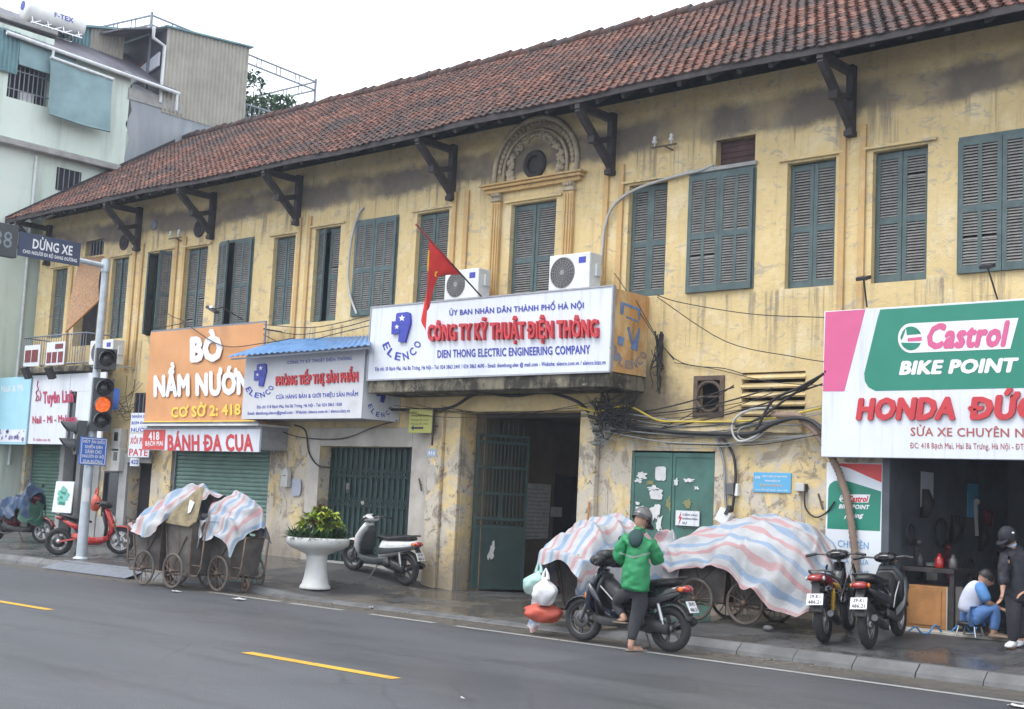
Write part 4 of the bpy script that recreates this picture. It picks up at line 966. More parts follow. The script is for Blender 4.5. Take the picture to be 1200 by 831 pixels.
# ---- greenery on the roof terrace beyond
def plant_mesh(c, spread, n, size, mat, parent, name='foliage', tilt=1.2):
    mb = MB(); tint = []
    for i in range(n):
        while True:
            v = Vector((random.uniform(-1, 1), random.uniform(-1, 1), random.uniform(-1, 1)))
            if v.length < 1: break
        p = Vector(c)+Vector((v.x*spread[0], v.y*spread[1], v.z*spread[2]))
        if noise.noise(p*2.2/max(spread)*.9) < -.12: continue
        L = size*random.uniform(.6, 1.3); a = random.uniform(0, 2*PI); el = random.uniform(-.5, tilt)
        dr = Vector((math.cos(a)*math.cos(el), math.sin(a)*math.cos(el), math.sin(el))); sd = dr.cross(Vector((0, 0, 1))).normalized()*L*.22
        mid = p+dr*L*.5+Vector((0, 0, L*.06)); tip = p+dr*L-Vector((0, 0, L*.12))
        b = len(mb.f); mb.add([p, mid-sd, tip, mid+sd, mid-Vector((0, 0, L*.04))], [(0, 1, 4), (1, 2, 4), (0, 4, 3), (4, 2, 3)], True); tint += [random.random()]*4
    mb.tint = tint; return mb.build(name, mat, parent, recalc=False)
for (px, py, sp, n, lb) in ((295, 120, (.4, .4, 1.0), 1100, 'slim leafy rooftop tree right beside the beige shed'), (327, 128, (.8, .5, .42), 1100, 'low bushy rooftop tree just over the tiled ridge')):
    d = ray(px, py); p = S(px, py, MX-.8)
    tr = thing('rooftop_tree', lb, 'tree', (p.x, p.y, 12.0))
    plant_mesh(p, sp, n, .20, m_leaft, tr, 'crown')
    mb = MB(); mb.tube([(p.x, p.y, 12.0), (p.x+.05, p.y, p.z-.3), (p.x, p.y+.05, p.z+.4)], [.05, .035, .012], 6); mb.build('trunk', m_darkwood, tr)
a = S(288, 122, MX-.1); b = S(316, 133, MX-.1)
rl = thing('terrace_railing', 'dark grey terrace railing seen between the shed and the tiled roof', 'railing', (MX-.1, a.y, 12.0))
mb = MB(); bb = Vector((MX-.1, a.y+4.2, a.z-.0)); mb.bar(a, bb, .05); mb.bar(a-Vector((0, 0, .45)), bb-Vector((0, 0, .45)), .04)
for i in range(26): q = a.lerp(bb, i/25); mb.bar(q, q-Vector((0, 0, 1.1)), .022)
mb.build('bars', m_greysteel, rl)
# thin downpipe on the mint wall
mb = MB(); p0 = S(42, 182); p1 = S(34, 235); mb.tube([(MX+.05, p0.y, 10.0), (MX+.05, p0.y, 2.0)], .04, 8); mb.build('downpipe', m_pvc, mh)

for X, z in ((MX-1.4, 4.6), (MX-3.4, 4.6), (MX-1.4, 8.0), (MX-3.4, 8.0), (MX-2.4, 11.2)):
    mb = MB(); mb.bx(X-.5, X+.5, -1.66, -1.602, z, z+1.4); wn = mb.build('window', m_shutter, mh, bevel=.01)
    mb = MB(); mb.bx(X-.44, X+.44, -1.672, -1.661, z+.06, z+1.34); mb.build('pane', m_glassblk, wn)
    mb = MB(); mb.bx(X-.6, X+.6, -1.78, -1.602, z-.1, z-.003); mb.build('sill', m_conc, wn)
# ================================================================== SIGNS
def line(par, s, tl, tr, bl, y, m, depth=.004, bold=.03, name='lettering'):
    mb = MB(); ptext(mb, s, tl, tr, bl, y, depth, bold); return mb.build(name, m, par, recalc=False)
def pprism(mb, pts, y, d=.004):           # flat shape on a street-facing plane, outline measured in photo pixels
    mb.prism([F(px, py, y) for px, py in pts], (0, -d, 0)); return mb
def board(par, name, m, tl, br, y, th=.05, tr=None, bl=None):
    a = F(*tl, y); c = F(*br, y); mb = MB(); mb.bx(a.x, c.x, y, y+th, c.z, a.z); return mb.build(name, m, par, bevel=.006)
def emblem(par, o, U, V, m, nrm, depth=.03):   # blue nine-and-seven shaped company mark
    o = Vector(o); U = Vector(U); V = Vector(V); n = Vector(nrm)
    def pr(pts): mb.prism([o+U*a+V*b+n*.002 for a, b in pts], n*depth)
    mb = MB(); pr([(.22, .70), (.24, .95), (.30, .98), (.80, 1.0), (.92, .95), (.97, .70), (.95, .56), (.32, .60), (.30, .70)])
    pr([(.02, .48), (.03, .72), (.219, .705), (.298, .695), (.318, .60), (.45, .585), (.44, .30), (.02, .28)])
    pr([(.451, .585), (.93, .555), (.72, .0), (.38, .02)])
    e = mb.build('emblem', m, par)
    mb = MB()
    def star(cx, cy, r):
        mb.prism([o+U*(cx+(r if k % 2 == 0 else r*.45)*math.cos(PI/2+k*PI/5))+V*(cy+(r if k % 2 == 0 else r*.45)*math.sin(PI/2+k*PI/5)*.7)+n*(depth+.0025) for k in range(10)], n*.002)
    star(.55, .80, .17); star(.30, .52, .12)
    mb.build('emblem_star', m_lwhite, e)
def arc_text(par, s, o, U, V, m, nrm, h=.23, a0=-62, a1=62, R=.62, bold=.035):
    o = Vector(o); U = Vector(U); V = Vector(V); n = Vector(nrm); mb = MB()
    for i, ch in enumerate(s):
        a = math.radians(a0+(a1-a0)*i/(len(s)-1)); c = (math.sin(a)*R, -math.cos(a)*R)
        rt = (math.cos(a), math.sin(a)); up = (-math.sin(a), math.cos(a)); w_ = h*(.30 if ch == 'I' else .78)
        X = U*rt[0]*w_+V*rt[1]*w_; Y = U*up[0]*h+V*up[1]*h; b = o+U*(c[0]-rt[0]*w_/2-up[0]*h/2)+V*(c[1]-rt[1]*w_/2-up[1]*h/2)
        text_into(mb, ch, b, X, Y, n, .004, bold)
    return mb.build('lettering', m, par, recalc=False)

# ---- company sign over the gateway
y = -.96
es = thing('company_sign', 'long white company sign with red raised letters and blue emblem above the open gateway', 'sign', (-1.58, y, 3.745))
a = F(436.5, 361, y); c = F(714, 434.5, y); ex0, ex1, ez0, ez1 = a.x-.02, c.x, 3.74, a.z
mb = MB(); mb.bx(ex0, ex1, y, y+.06, ez0, ez1); mb.build('board', m_white, es, bevel=.005)
mb = MB()
for q in ((ex0-.015, ex1+.015, ez1, ez1+.025), (ex0-.015, ex1+.015, ez0-.025, ez0), (ex0-.025, ex0, ez0, ez1), (ex1, ex1+.025, ez0, ez1)): mb.bx(q[0], q[1], y-.012, y+.06, q[2], q[3])
mb.build('sign_frame', m_alu, es)
mb = MB(); mb.bx(ex1-.03, ex1+.0, y+.065, -.01, ez0, ez1-.02); mb.build('side_panel', m_peach, es)
mb = MB(); mb.bx(ex0, ex0+.03, y+.065, -.01, ez0, ez1-.02); mb.build('side_panel', m_white, es)
mb = MB(); mb.bx(ex0+.04, ex1-.04, y+.065, -.02, ez1-.04, ez1-.02); mb.build('top_cover', m_alu, es)
line(es, "ỦY BAN NHÂN DÂN THÀNH PHỐ HÀ NỘI", (527, 360), (684, 350.5), (527, 371.5), y, m_blue, .006, .035)
line(es, "CÔNG TY KỸ THUẬT ĐIỆN THÔNG", (504, 375), (702, 367.5), (504, 405), y, m_red, .06, .045)
line(es, "DIEN THONG ELECTRIC ENGINEERING COMPANY", (513, 410.5), (691.5, 404.5), (513, 419.5), y, m_blue, .006, .035)
line(es, "Địa chỉ: 30 Bạch Mai, Hai Bà Trưng, Hà Nội - Tel: 024 3863 2441 / 024 3863 4690 - Email: dienthong.elen @ mail.com - Website: elenco.com.vn / elenco.bizz.vn", (439.5, 430), (709.5, 421.5), (439.5, 436), y, m_blue, .003, .03)
o = F(460, 402, y); U = F(483, 401.2, y)-o; V = F(461, 367, y)-o
emblem(es, o, U, V, m_blue, (0, -1, 0), .045)
o = F(471, 395.5, y); U = F(490, 394.5, y)-o; V = F(471, 376, y)-o
arc_text(es, "ELENCO", o, U*1.15, V*1.25, m_blue, (0, -1, 0), .36, -66, 66, .92)
X = ex1+.003
o = Vector((X, -.78, 4.15)); U = Vector((0, .55, 0)); V = Vector((0, 0, .68))
mb = MB()
def pp(pts): mb.prism([o+U*a_+V*b_ for a_, b_ in pts], (.004, 0, 0))
pp([(.05, 1), (.22, 1), (.2, .72), (.05, .72)]); pp([(.22, 1), (1, .95), (1, .88), (.22, .94)]); pp([(.35, .70), (.95, .66), (.95, .62), (.35, .66)]); pp([(.0, .22), (.30, .20), (.22, 0), (0, .02)]); pp([(.95, .5), (1, .5), (.92, -.05), (.6, .0), (.78, .25)]); pp([(.4, .45), (.5, .48), (.72, .1), (.62, .08)]); pp([(.86, .9), (1, .9), (1, .68), (.96, .68)])
mb.build('faded_emblem', M('faded_blue_paint', (.12, .22, .42), .7, scale=9, var=.3, dirt=.5, dcol=(.4, .3, .2)), es)
arc_text(es, "P.LENCO", Vector((X, -.50, 4.20)), Vector((0, .40, 0)), Vector((0, 0, .30)), M('grey_blue_paint', (.20, .22, .28), .7, dirt=.5), (1, 0, 0), .42, -66, 66, 1.05, .02)

# ---- smaller company sign box under the blue tin awning
y = -.95
e2 = thing('shop_sign', 'white company banner box half shaded by a blue tin awning beside the orange banner', 'sign', (-3.4, y, 3.05))
tl, tr, br, bl = F(289.5, 408, y), F(432, 405, y), F(422, 489.5, y), F(283, 491, y)
x0, x1 = bl.x, br.x+.03; z0, z1 = 3.05, 4.40
mb = MB(); mb.bx(x0, x1, y, y+.03, z0, z1); mb.build('banner', m_banner, e2)
mb = MB(); mb.bx(x1-.03, x1, y+.031, -.01, z0, z1); mb.build('side_panel', m_white, e2)
mb = MB(); mb.bx(x0, x0+.03, y+.031, -.01, z0, z1); mb.bx(x0+.031, x1-.031, y+.031, -.01, z0+.02, z0+.05); mb.build('box_frame', m_alu, e2)
line(e2, "CÔNG TY KỸ THUẬT ĐIỆN THÔNG", (337, 422), (412, 416.5), (337, 428), y, m_blue, .003, .03)
line(e2, "PHÒNG TIẾP THỊ SẢN PHẨM", (324.5, 435.5), (420, 429.5), (324.5, 455), y, m_red, .03, .05)
line(e2, "CỬA HÀNG BÁN & GIỚI THIỆU SẢN PHẨM", (323.5, 460.5), (419.5, 456.5), (323.5, 469), y, m_blue, .003, .035)
line(e2, "Địa chỉ: 418 Bạch Mai, Hai Bà Trưng, Hà Nội - Tel: 024 3863 1058", (301, 475), (400.5, 471.5), (301, 480), y, m_blue, .003, .025)
line(e2, "Email: dienthong.elenco@gmail.com - Website: elenco.com.vn / elenco.bizz.vn", (290.5, 482.5), (410, 479), (290.5, 487.5), y, m_blue, .003, .025)
o = F(298.5, 453.5, y); U = F(313.5, 452.5, y)-o; V = F(299, 427, y)-o; emblem(e2, o, U, V, m_blue, (0, -1, 0), .03)
o = F(304.5, 449.5, y); arc_text(e2, "ELENCO", o, (F(320, 448.5, y)-o)*1.0, (F(304.5, 435, y)-o)*1.0, m_blue, (0, -1, 0), .40, -64, 64, .95)
o = Vector((x1+.002, -.62, z0+.32)); emblem(e2, o, (0, .26, 0), (0, 0, .38), m_blue, (1, 0, 0), .012)
arc_text(e2, "ELENCO", (x1+.002, -.50, z0+.34), (0, .30, 0), (0, 0, .26), m_blue, (1, 0, 0), .32, -64, 64, .95, .025)
aw = thing('tin_awning', 'sloping blue corrugated tin awning over the white company banner', 'awning', (-3.4, -1.0, 4.5))
Af, Bf, Bb, Ab = F(265, 418.5, -1.30), F(433.5, 404.5, -1.30), F(434, 393, -.05), F(334, 398.5, -.25)
n = 96; P = []
for i in range(n+1):
    u = i/n; r_ = .016*math.sin(u*n*PI/2*1.0); q0 = Af.lerp(Bf, u); q1 = Ab.lerp(Bb, u); P.append([q0+Vector((0, 0, r_+.01*math.sin(u*7))), q0.lerp(q1, .5)+Vector((0, 0, r_+.02)), q1+Vector((0, 0, r_))])
mb = MB(); mb.grid(P, smooth=False); mb.build('tin_sheet', m_bluetin, aw, recalc=False)
mb = MB(); mb.bar(Af+Vector((.1, .06, -.04)), Bf+Vector((-.05, .06, -.04)), .03); mb.bar(Bf+Vector((-.1, .05, -.04)), (Bb.x-.1, -.02, 4.05), .03); mb.build('support_bar', m_greysteel, aw)

# ---- orange banner
y = -.62
ob = thing('banner', 'orange banner with white and yellow lettering above the pale green roller shutter', 'banner', (-7.1, y, 3.03))
a = F(177, 389.5, y); c = F(309.5, 378, y); z0 = 3.03
mb = MB(); P = []
for i in range(33):
    u = i/32; P.append([Vector((a.x+(c.x-a.x)*u, y+.012*math.sin(u*11+v)+.006*math.sin(u*31), z0+(a.z-z0)*v/12)) for v in range(13)])
mb.grid(P); mb.build('cloth', m_orange, ob, recalc=False)
mb = MB()
for z in (z0-.02, a.z+.02): mb.bx(a.x-.03, c.x+.03, y+.02, y+.05, z-.02, z+.02)
for X in (a.x-.02, c.x+.02, (a.x+c.x)/2): mb.bx(X-.015, X+.015, y+.025, y+.045, z0, a.z)
for X in (a.x+.2, c.x-.2): mb.bar((X, y+.04, a.z-.1), (X, -.01, a.z-.1), .03); mb.bar((X, y+.04, z0+.15), (X, -.01, z0+.15), .03)
mb.build('frame', m_greysteel, ob)
line(ob, "BÒ", (224.5, 389.5), (259, 387), (224.5, 423.2), y-.024, m_lwhite, .004, .09)
line(ob, "NẦM NƯỚNG", (181.3, 427.5), (308, 420), (181.3, 464.5), y-.024, m_lwhite, .004, .085)
line(ob, "CƠ SỞ 2: 418", (201, 473.5), (281.5, 469), (201, 489.3), y-.024, m_yel, .004, .05)
mb = MB(); mb.prism([Vector((a.x, y-.02, z0)), Vector((c.x, y-.02, z0)), Vector((c.x, y-.02, z0+.02)), Vector((a.x, y-.02, z0+.02))], (0, -.003, 0)); mb.build('hem', m_yel, ob)

# ---- noodle shop box sign
y = -.72
bs = thing('shop_sign', 'low white box sign with red noodle shop lettering and red number panel above roller shutter', 'sign', (-7.0, y, 2.42))
x0 = F(168, 503, y).x; x1 = F(303, 530, y).x; z0, z1 = 2.42, 2.87
mb = MB(); mb.bx(x0, x1, y, y+.05, z0, z1); mb.build('board', m_white, bs, bevel=.004)
mb = MB(); mb.bx(x0+.05, x1-.02, y+.051, -.01, z0+.06, z1+.06); mb.build('shutter_housing', m_alu, bs)
mb = MB(); mb.bx(x0-.05, x1+.05, y-.10, -.01, z1+.064, z1+.10); mb.build('top_flashing', m_ac, bs)
a = F(168.5, 503.5, y); c = F(192.5, 527, y)
mb = MB(); mb.bx(a.x, c.x, y-.006, y-.001, z0+.012, z1-.012); mb.build('red_panel', m_redplain, bs)
line(bs, "418", (174.5, 506.5), (186.7, 506), (174.5, 516), y-.006, m_lwhite, .003, .04)
line(bs, "BẠCH MAI", (170.7, 517.0), (190.8, 516.6), (170.7, 524), y-.006, m_lwhite, .003, .04)
line(bs, "BÁNH ĐA CUA", (197, 505.8), (296, 504.5), (197, 528), y, m_red, .004, .06)

# ---- left shops
y = -.64
ts = thing('shop_sign', 'white beauty shop sign with crimson script lettering behind the traffic signal pole', 'sign', (-12.9, y, 2.5))
a = F(38, 441, y); c = F(124, 436, y); x0, x1 = a.x, c.x; z0, z1 = 2.52, 4.18
mb = MB(); mb.bx(x0, x0+1.78, y, y+.05, z0, z1); mb.bx(x0+1.784, x1, y+.01, y+.05, z1-.42, z1); mb.bx(x0+2.12, x1, y+.01, y+.05, z0, z1-.424); mb.build('board', m_white, ts)
mb = MB(); mb.bx(x0+1.79, x0+2.11, y+.06, y+.09, z0, z1-.43); mb.build('dark_recess', m_glassblk, ts)
line(ts, "Tuyên Linh", (51, 459.5), (86, 457.5), (51, 477), y, m_crimson, .01, .05)
line(ts, "Nail - Mi - Makeup", (38.5, 488), (90, 486), (38.5, 499), y, m_crimson, .008, .045)
line(ts, "Ô chăm sóc da", (39, 513), (59, 513), (39, 517), y, m_crimson, .003, .02); line(ts, "Nối mi đẹp", (71, 513), (90, 513), (71, 517), y, m_crimson, .003, .02)
mb = MB(); g = [F(45, 446, y), F(44, 452, y), F(45.5, 456, y), F(42.5, 460, y), F(44, 465, y), F(42, 470, y)]
mb.tube([q+Vector((0, -.01, 0)) for q in g], .014, 6); g = [F(47, 458, y), F(48.5, 464, y), F(47, 470, y)]; mb.tube([q+Vector((0, -.01, 0)) for q in g], .012, 6); mb.ring(F(44.5, 467, y)+Vector((0, -.01, 0)), (0, 1, 0), .06, .012, 14, 5); mb.build('ornament', m_crimson, ts)
bs2 = thing('banner', 'light blue printed banner with small pale lettering at the far left edge', 'banner', (-16, y-.05, 2.5))
a = F(36.5, 443, y-.05); mb = MB(); mb.bx(a.x-3.0, a.x, y-.05, y-.02, 2.5, 4.16); mb.build('cloth', m_cyanb, bs2)
mb = MB(); mb.bx(a.x-3.0, a.x-.01, y-.056, y-.0505, 2.55, 2.86); mb.build('white_band', m_white, bs2)
mb = MB()
for i in range(26):
    q = Vector((a.x-.05-random.random()*2.2, y-.058, 2.62+random.random()*.22)); r_ = random.uniform(.02, .06); mb.prism([q+Vector((r_*math.cos(t_)*1.2, 0, r_*math.sin(t_))) for t_ in [2*PI*k/7 for k in range(7)]], (0, -.002, 0))
mb.build('floral_print', M('mauve_blue_print', (.28, .24, .40), .7, scale=20, var=.5, dirt=.3, dcol=(.1, .15, .3)), bs2)['kind'] = 'stuff'
line(bs2, "Nail & Mi", (2, 452.5), (27, 450.5), (2, 460), y-.05, m_lwhite, .003, .02)
for px, py, lb in ((31, 437, 'small black floodlight over the seam between the light blue banner and white sign'), (59, 437, 'small black floodlight over the middle of the white beauty shop sign')):
    p = F(px, py, y-.35); fl = thing('floodlight', lb, 'lamp', (p.x, y, p.z), group='floodlights above the left shop signs')
    mb = MB(); mb.box(p, (.24, .10, .30), Matrix.Rotation(.5, 3, 'X')); mb.build('lamp_body', m_plast, fl, bevel=.01)
    mb = MB(); mb.tube([p+Vector((0, .05, .05)), Vector((p.x, y+.1, p.z+.12)), Vector((p.x, -.05, p.z+.05))], .014, 6); mb.build('arm', m_greysteel, fl)
# hand-lettered boards over the corridor
y = -.30
for (tl, br, ss, lb, m) in (((154, 484), (175, 507), ("NHẬN SỬA", "BƠM ĐIỆN", "NƯỚC"), 'hand lettered white board with blue lines over the dark corridor', m_blue), ((152, 508), (174, 536), ("XÔI PHỞ", "PATÊ"), 'white board with red lettering hung directly over the dark corridor doorway', m_red)):
    a = F(*tl, y); c = F(*br, y); hb = thing('hand_lettered_board', lb, 'sign', (a.x, y, c.z))
    mb = MB(); mb.bx(a.x, c.x, y, y+.02, c.z, a.z); mb.build('board', m_white, hb)
    for i, s in enumerate(ss):
        h = (a.z-c.z)/len(ss); mb = MB(); text_into(mb, s, (a.x+.05, y, a.z-h*(i+.88)), (c.x-a.x-.1, 0, 0), (0, 0, h*.72), (0, -1, 0), .003, .03); mb.build('lettering', m, hb, recalc=False)
hn = thing('house_number_plate', 'small white number plate on the lintel over the dark corridor', 'sign', F(158, 541, -.09))
a = F(153, 536.5, -.085); c = F(163, 546.5, -.085); mb = MB(); mb.bx(a.x, c.x, -.09, -.077, c.z, a.z); mb.build('plate', m_white, hn)
mb = MB(); text_into(mb, "422", (a.x+.04, -.09, c.z+.05), (c.x-a.x-.08, 0, 0), (0, 0, a.z-c.z-.1), (0, -1, 0), .003, .04); mb.build('lettering', m_blue, hn, recalc=False)
for (x_, y_, lb) in ((140, 516, 'upper grey electricity meter box beside the traffic signal pole'), (139, 539, 'lower grey electricity meter box beside the traffic signal pole')):
    p = F(x_, y_, -.1); em = thing('electric_meter', lb, 'meter box', (p.x, 0, p.z), group='electricity meters on the shop wall')
    mb = MB(); mb.bx(p.x-.17, p.x+.17, -.20, -.003, p.z-.26, p.z+.26); mb.build('box', m_meter, em, bevel=.015)
    mb = MB(); mb.bx(p.x-.07, p.x+.09, -.206, -.201, p.z-.02, p.z+.18); mb.build('window', m_glassblk, em)
ls = thing('leaning_sign', 'white printed sheet sign with teal leaf print leaning beside the left roller shutter', 'sign', F(72, 602, -.35))
a, b, c, d = F(66, 564, -.30), F(87, 564.5, -.30), F(82.5, 601.5, -.42), F(60.5, 600, -.42)
mb = MB(); mb.prism([a, b, c, d], (0, .02, 0)); mb.build('sheet', m_poster, ls)
mb = MB()
for i in range(16):
    u, v = .5+.28*math.cos(i*2.4)*math.sqrt(i/16), .5+.26*math.sin(i*2.4)*math.sqrt(i/16); q = a.lerp(b, u).lerp(d.lerp(c, u), v)+Vector((0, -.004, 0)); r_ = .09
    mb.prism([q+Vector((r_*math.cos(t_)*1.1, 0, r_*math.sin(t_)*.9)) for t_ in [2*PI*k/6+i for k in range(6)]], (0, -.001-.0002*i, 0))
mb.build('leaf_print', M('teal_print', (.18, .48, .42), .7), ls)
for i, s in enumerate(("Nail", "Mi", "Môi")):
    v0 = .30+.17*i; q = a.lerp(b, .36).lerp(d.lerp(c, .36), v0+.11)+Vector((0, -.012, 0)); mb = MB(); text_into(mb, s, q, (b-a)*(.3 if i != 1 else .15), (a-d)*.11, (0, -1, 0), .003, .04); mb.build('lettering', m_cgreen, ls, recalc=False)
# plates round the gateway
y = -.30; gp = thing('hanging_plate', 'yellow green plate hung out from the wall left of the gateway', 'sign', F(506, 510, y))
a = F(480, 479.5, y); c = F(505.5, 507.5, y); mb = MB(); mb.bx(a.x, c.x, y, y+.02, c.z, a.z); mb.build('plate', m_limeplate, gp, bevel=.004)
mb = MB(); mb.bx(c.x+.01, c.x+.035, y-.005, y+.025, c.z-.22, a.z); mb.bar((c.x+.02, y+.02, a.z-.3), (c.x+.02, -.165, a.z-.3), .02); mb.build('bracket', m_black, gp)
for i, s in enumerate(("Tầng 1", "Phòng kinh doanh", "Phòng kế toán", "Phòng tổ chức")):
    mb = MB(); h = (a.z-c.z)/6; text_into(mb, s, (a.x+.06, y, a.z-h*(i+1)), ((c.x-a.x)*(.3 if i == 0 else .75), 0, 0), (0, 0, h*.55), (0, -1, 0), .002, .02); mb.build('lettering', m_black, gp, recalc=False)
mb = MB(); mb.bx(a.x+.13, a.x+.38, y-.004, y-.001, c.z+.07, c.z+.11); mb.prism([(a.x+.13, y-.001, c.z+.04), (a.x+.13, y-.001, c.z+.14), (a.x+.06, y-.001, c.z+.09)], (0, -.003, 0)); mb.build('arrow', m_black, gp)
hn = thing('house_number_plate', 'small pale blue number plate on the pier left of the gateway', 'sign', F(506, 531, -.16))
a = F(501, 526, -.162); c = F(511.5, 535.5, -.162); mb = MB(); mb.bx(a.x, c.x, -.172, -.162, c.z, a.z); mb.build('plate', M('pale_blue_enamel', (.34, .42, .52), .5, dirt=.3), hn)
mb = MB(); text_into(mb, "416", (a.x+.03, -.172, c.z+.04), (c.x-a.x-.06, 0, 0), (0, 0, a.z-c.z-.08), (0, -1, 0), .003, .05); mb.build('lettering', m_lwhite, hn, recalc=False)
nb = thing('notice_board', 'pale printed notice board on the inner wall of the gateway passage', 'notice', (0, 1.6, 1.2))
X = .012; a = S(616, 566, X); b = S(645, 568, X); c = S(641, 631, X); d = S(612.5, 632, X)
mb = MB(); mb.prism([a, b, c, d], (.02, 0, 0)); mb.build('board', m_darkpaper, nb)
for i in range(13):
    mb = MB(); text_into(mb, ("Nội quy cơ quan và bảo vệ", "Giờ làm việc sáng chiều", "Khách đến liên hệ công tác")[i % 3], Vector((X+.02, d.y+.06, d.z+(a.z-d.z)*(.04+.07*i))), Vector((0, (c.y-d.y)*(.86 if i % 4 else .6), 0)), Vector((0, 0, (a.z-d.z)*.032)), (1, 0, 0), .002, .02); mb.build('lettering', m_black, nb, recalc=False)
pn = thing('paper_notice', 'small paper sheet pinned beside the dark side door in the gateway passage', 'notice', (0, 2.4, 1.5)); a = S(645.5, 594, X); c = S(658, 606, X); mb = MB(); mb.bx(X, X+.006, a.y, c.y, c.z, a.z); mb.build('sheet', m_darkpaper, pn)
# blue enamel plate on the wall
y = -.02; bp = thing('enamel_plate', 'sky blue enamel plate with small white lines on the bare yellow wall', 'sign', F(905, 577, y))
a = F(883, 553.3, y); c = F(926.5, 578, y); mb = MB(); mb.bx(a.x, c.x, y, -.003, c.z, a.z); mb.build('plate', m_skyblue, bp, bevel=.004)
W_ = c.x-a.x; H_ = a.z-c.z
for s, u0, u1, v0, v1, m in (("CÔNG TY ĐIỆN LỰC HAI BÀ TRƯNG", .24, .9, .74, .88, m_lwhite), ("TRẠM BIẾN ÁP", .3, .72, .52, .66, m_lwhite), ("BẠCH MAI 5", .2, .78, .27, .42, m_peach), ("NGUY HIỂM CHẾT NGƯỜI - CẤM LẠI GẦN", .08, .92, .07, .18, m_lwhite), ("EVN", .05, .18, .68, .8, m_lwhite)):
    mb = MB(); text_into(mb, s, (a.x+W_*u0, y, c.z+H_*v0), (W_*(u1-u0), 0, 0), (0, 0, H_*(v1-v0)), (0, -1, 0), .002, .03); mb.build('lettering', m, bp, recalc=False)

# ---- big oil sign over the garage
y = -.40
cs = thing('garage_sign', 'big green, magenta and white workshop sign above the open garage', 'sign', (9.8, y, 2.5))
a = F(965.6, 365, y); d = F(962, 535.3, y); cx0 = d.x; cx1 = 12.5; cz0, cz1 = d.z, a.z
mb = MB(); mb.bx(cx0, cx1, y, y+.16, cz0, cz1); mb.build('board', m_white, cs, bevel=.006)
mb = MB(); mb.bx(cx0+.1, cx1-.1, y+.161, -.01, cz1-.3, cz1-.2); mb.bx(cx0+.1, cx1-.1, y+.161, -.01, cz0+.1, cz0+.2); mb.build('bracket', m_greysteel, cs)
mb = MB(); pprism(mb, [(967.5, 365.8), (1014.2, 362.6), (989.5, 458.7), (964.5, 458.7)], y, .003); mb.build('magenta_panel', m_pink, cs)
gr = [(1031.6, 361.6), (1028, 375), (1022, 400), (1015.2, 428), (1012.8, 438), (1013.6, 447), (1018, 454), (1026, 458.2)]
R1 = F(1026, 458.2, y); 
mb = MB(); pts = [F(px, py, y) for px, py in gr]; pts += [Vector((cx1-.02, y, pts[-1].z)), Vector((cx1-.02, y, cz1-.025))]; pts[0].z = cz1-.025
mb.prism(pts, (0, -.003, 0)); mb.build('green_panel', m_cgreen, cs)
# pill badge with green ball
mb = MB(); arc = [(1068+13*.95*math.cos(t)*1.22-.5, 396.3-17.3*math.sin(t)) for t in [PI/2+PI*i/14 for i in range(15)]]
pprism(mb, arc+[(1184, 408.7), (1193.6, 372.6)], y-.003, .004); pill = mb.build('badge', m_lwhite, cs)
def ball(cx, cy, rx, ry, y, par, k=1.0):
    mb = MB(); up_ = [(cx+rx*math.cos(t), cy-ry*math.sin(t)) for t in [math.radians(18+(118-18)*i/10) for i in range(11)]]
    pprism(mb, up_+[(cx-rx*.36, cy-ry*.28), (cx+rx*.95, cy-ry*.38)], y, .003)
    lo = [(cx+rx*math.cos(t), cy-ry*math.sin(t)) for t in [math.radians(200+(338-200)*i/12) for i in range(13)]]
    pprism(mb, lo[::-1]+[(cx-rx*.94, cy+ry*.36)], y, .003); pprism(mb, [(cx-rx*.9, cy+ry*.2), (cx-rx*.98, cy-ry*.1), (cx-rx*.75, cy-ry*.62), (cx-rx*.45, cy-ry*.88), (cx-rx*.66, cy-ry*.3)], y, .003)
    mb.build('green_ball', m_cgreen, par); mb = MB(); pprism(mb, [(cx-rx*.3, cy-ry*.02), (cx+rx, cy-ry*.14), (cx+rx, cy+ry*.20), (cx-rx*.3, cy+ry*.26)], y, .003); mb.build('pink_bar', m_pink, par)
ball(1067.5, 396.6, 12.6, 14.0, y-.0072, pill)
def sline(par, s, tl, tr, bl, y, m, slant, depth=.004, bold=.05):      # slanted lettering
    a, b, c = F(*tl, y), F(*tr, y), F(*bl, y); mb = MB(); text_into(mb, s, c, b-a, (a-c)+Vector((slant, 0, 0)), (0, -1, 0), depth, bold); mb.build('lettering', m, par, recalc=False)
sline(pill, "Castrol", (1085.5, 381), (1176.5, 377), (1085.5, 408), y-.007, m_pink, .06, .003, .07)
sline(cs, "BIKE POINT", (1055, 424), (1189, 420), (1055, 438.8), y-.003, m_lwhite, .04, .004, .075)
sline(cs, "HONDA", (1005.7, 468), (1118, 466.5), (1005.7, 491.5), y, m_red, .04, .035, .075)
sline(cs, "ĐỨC", (1136, 458), (1216, 456), (1136, 491), y, m_red, .04, .035, .075)
line(cs, "SỬA XE CHUYÊN NGHIỆP", (1067.3, 497.5), (1248, 499), (1067.3, 513.5), y, m_brown, .004, .02)
line(cs, "ĐC: 418 Bạch Mai, Hai Bà Trưng, Hà Nội - ĐT: 0986", (1066.6, 518), (1218, 519.5), (1066.6, 527.5), y, m_brown, .003, .01)
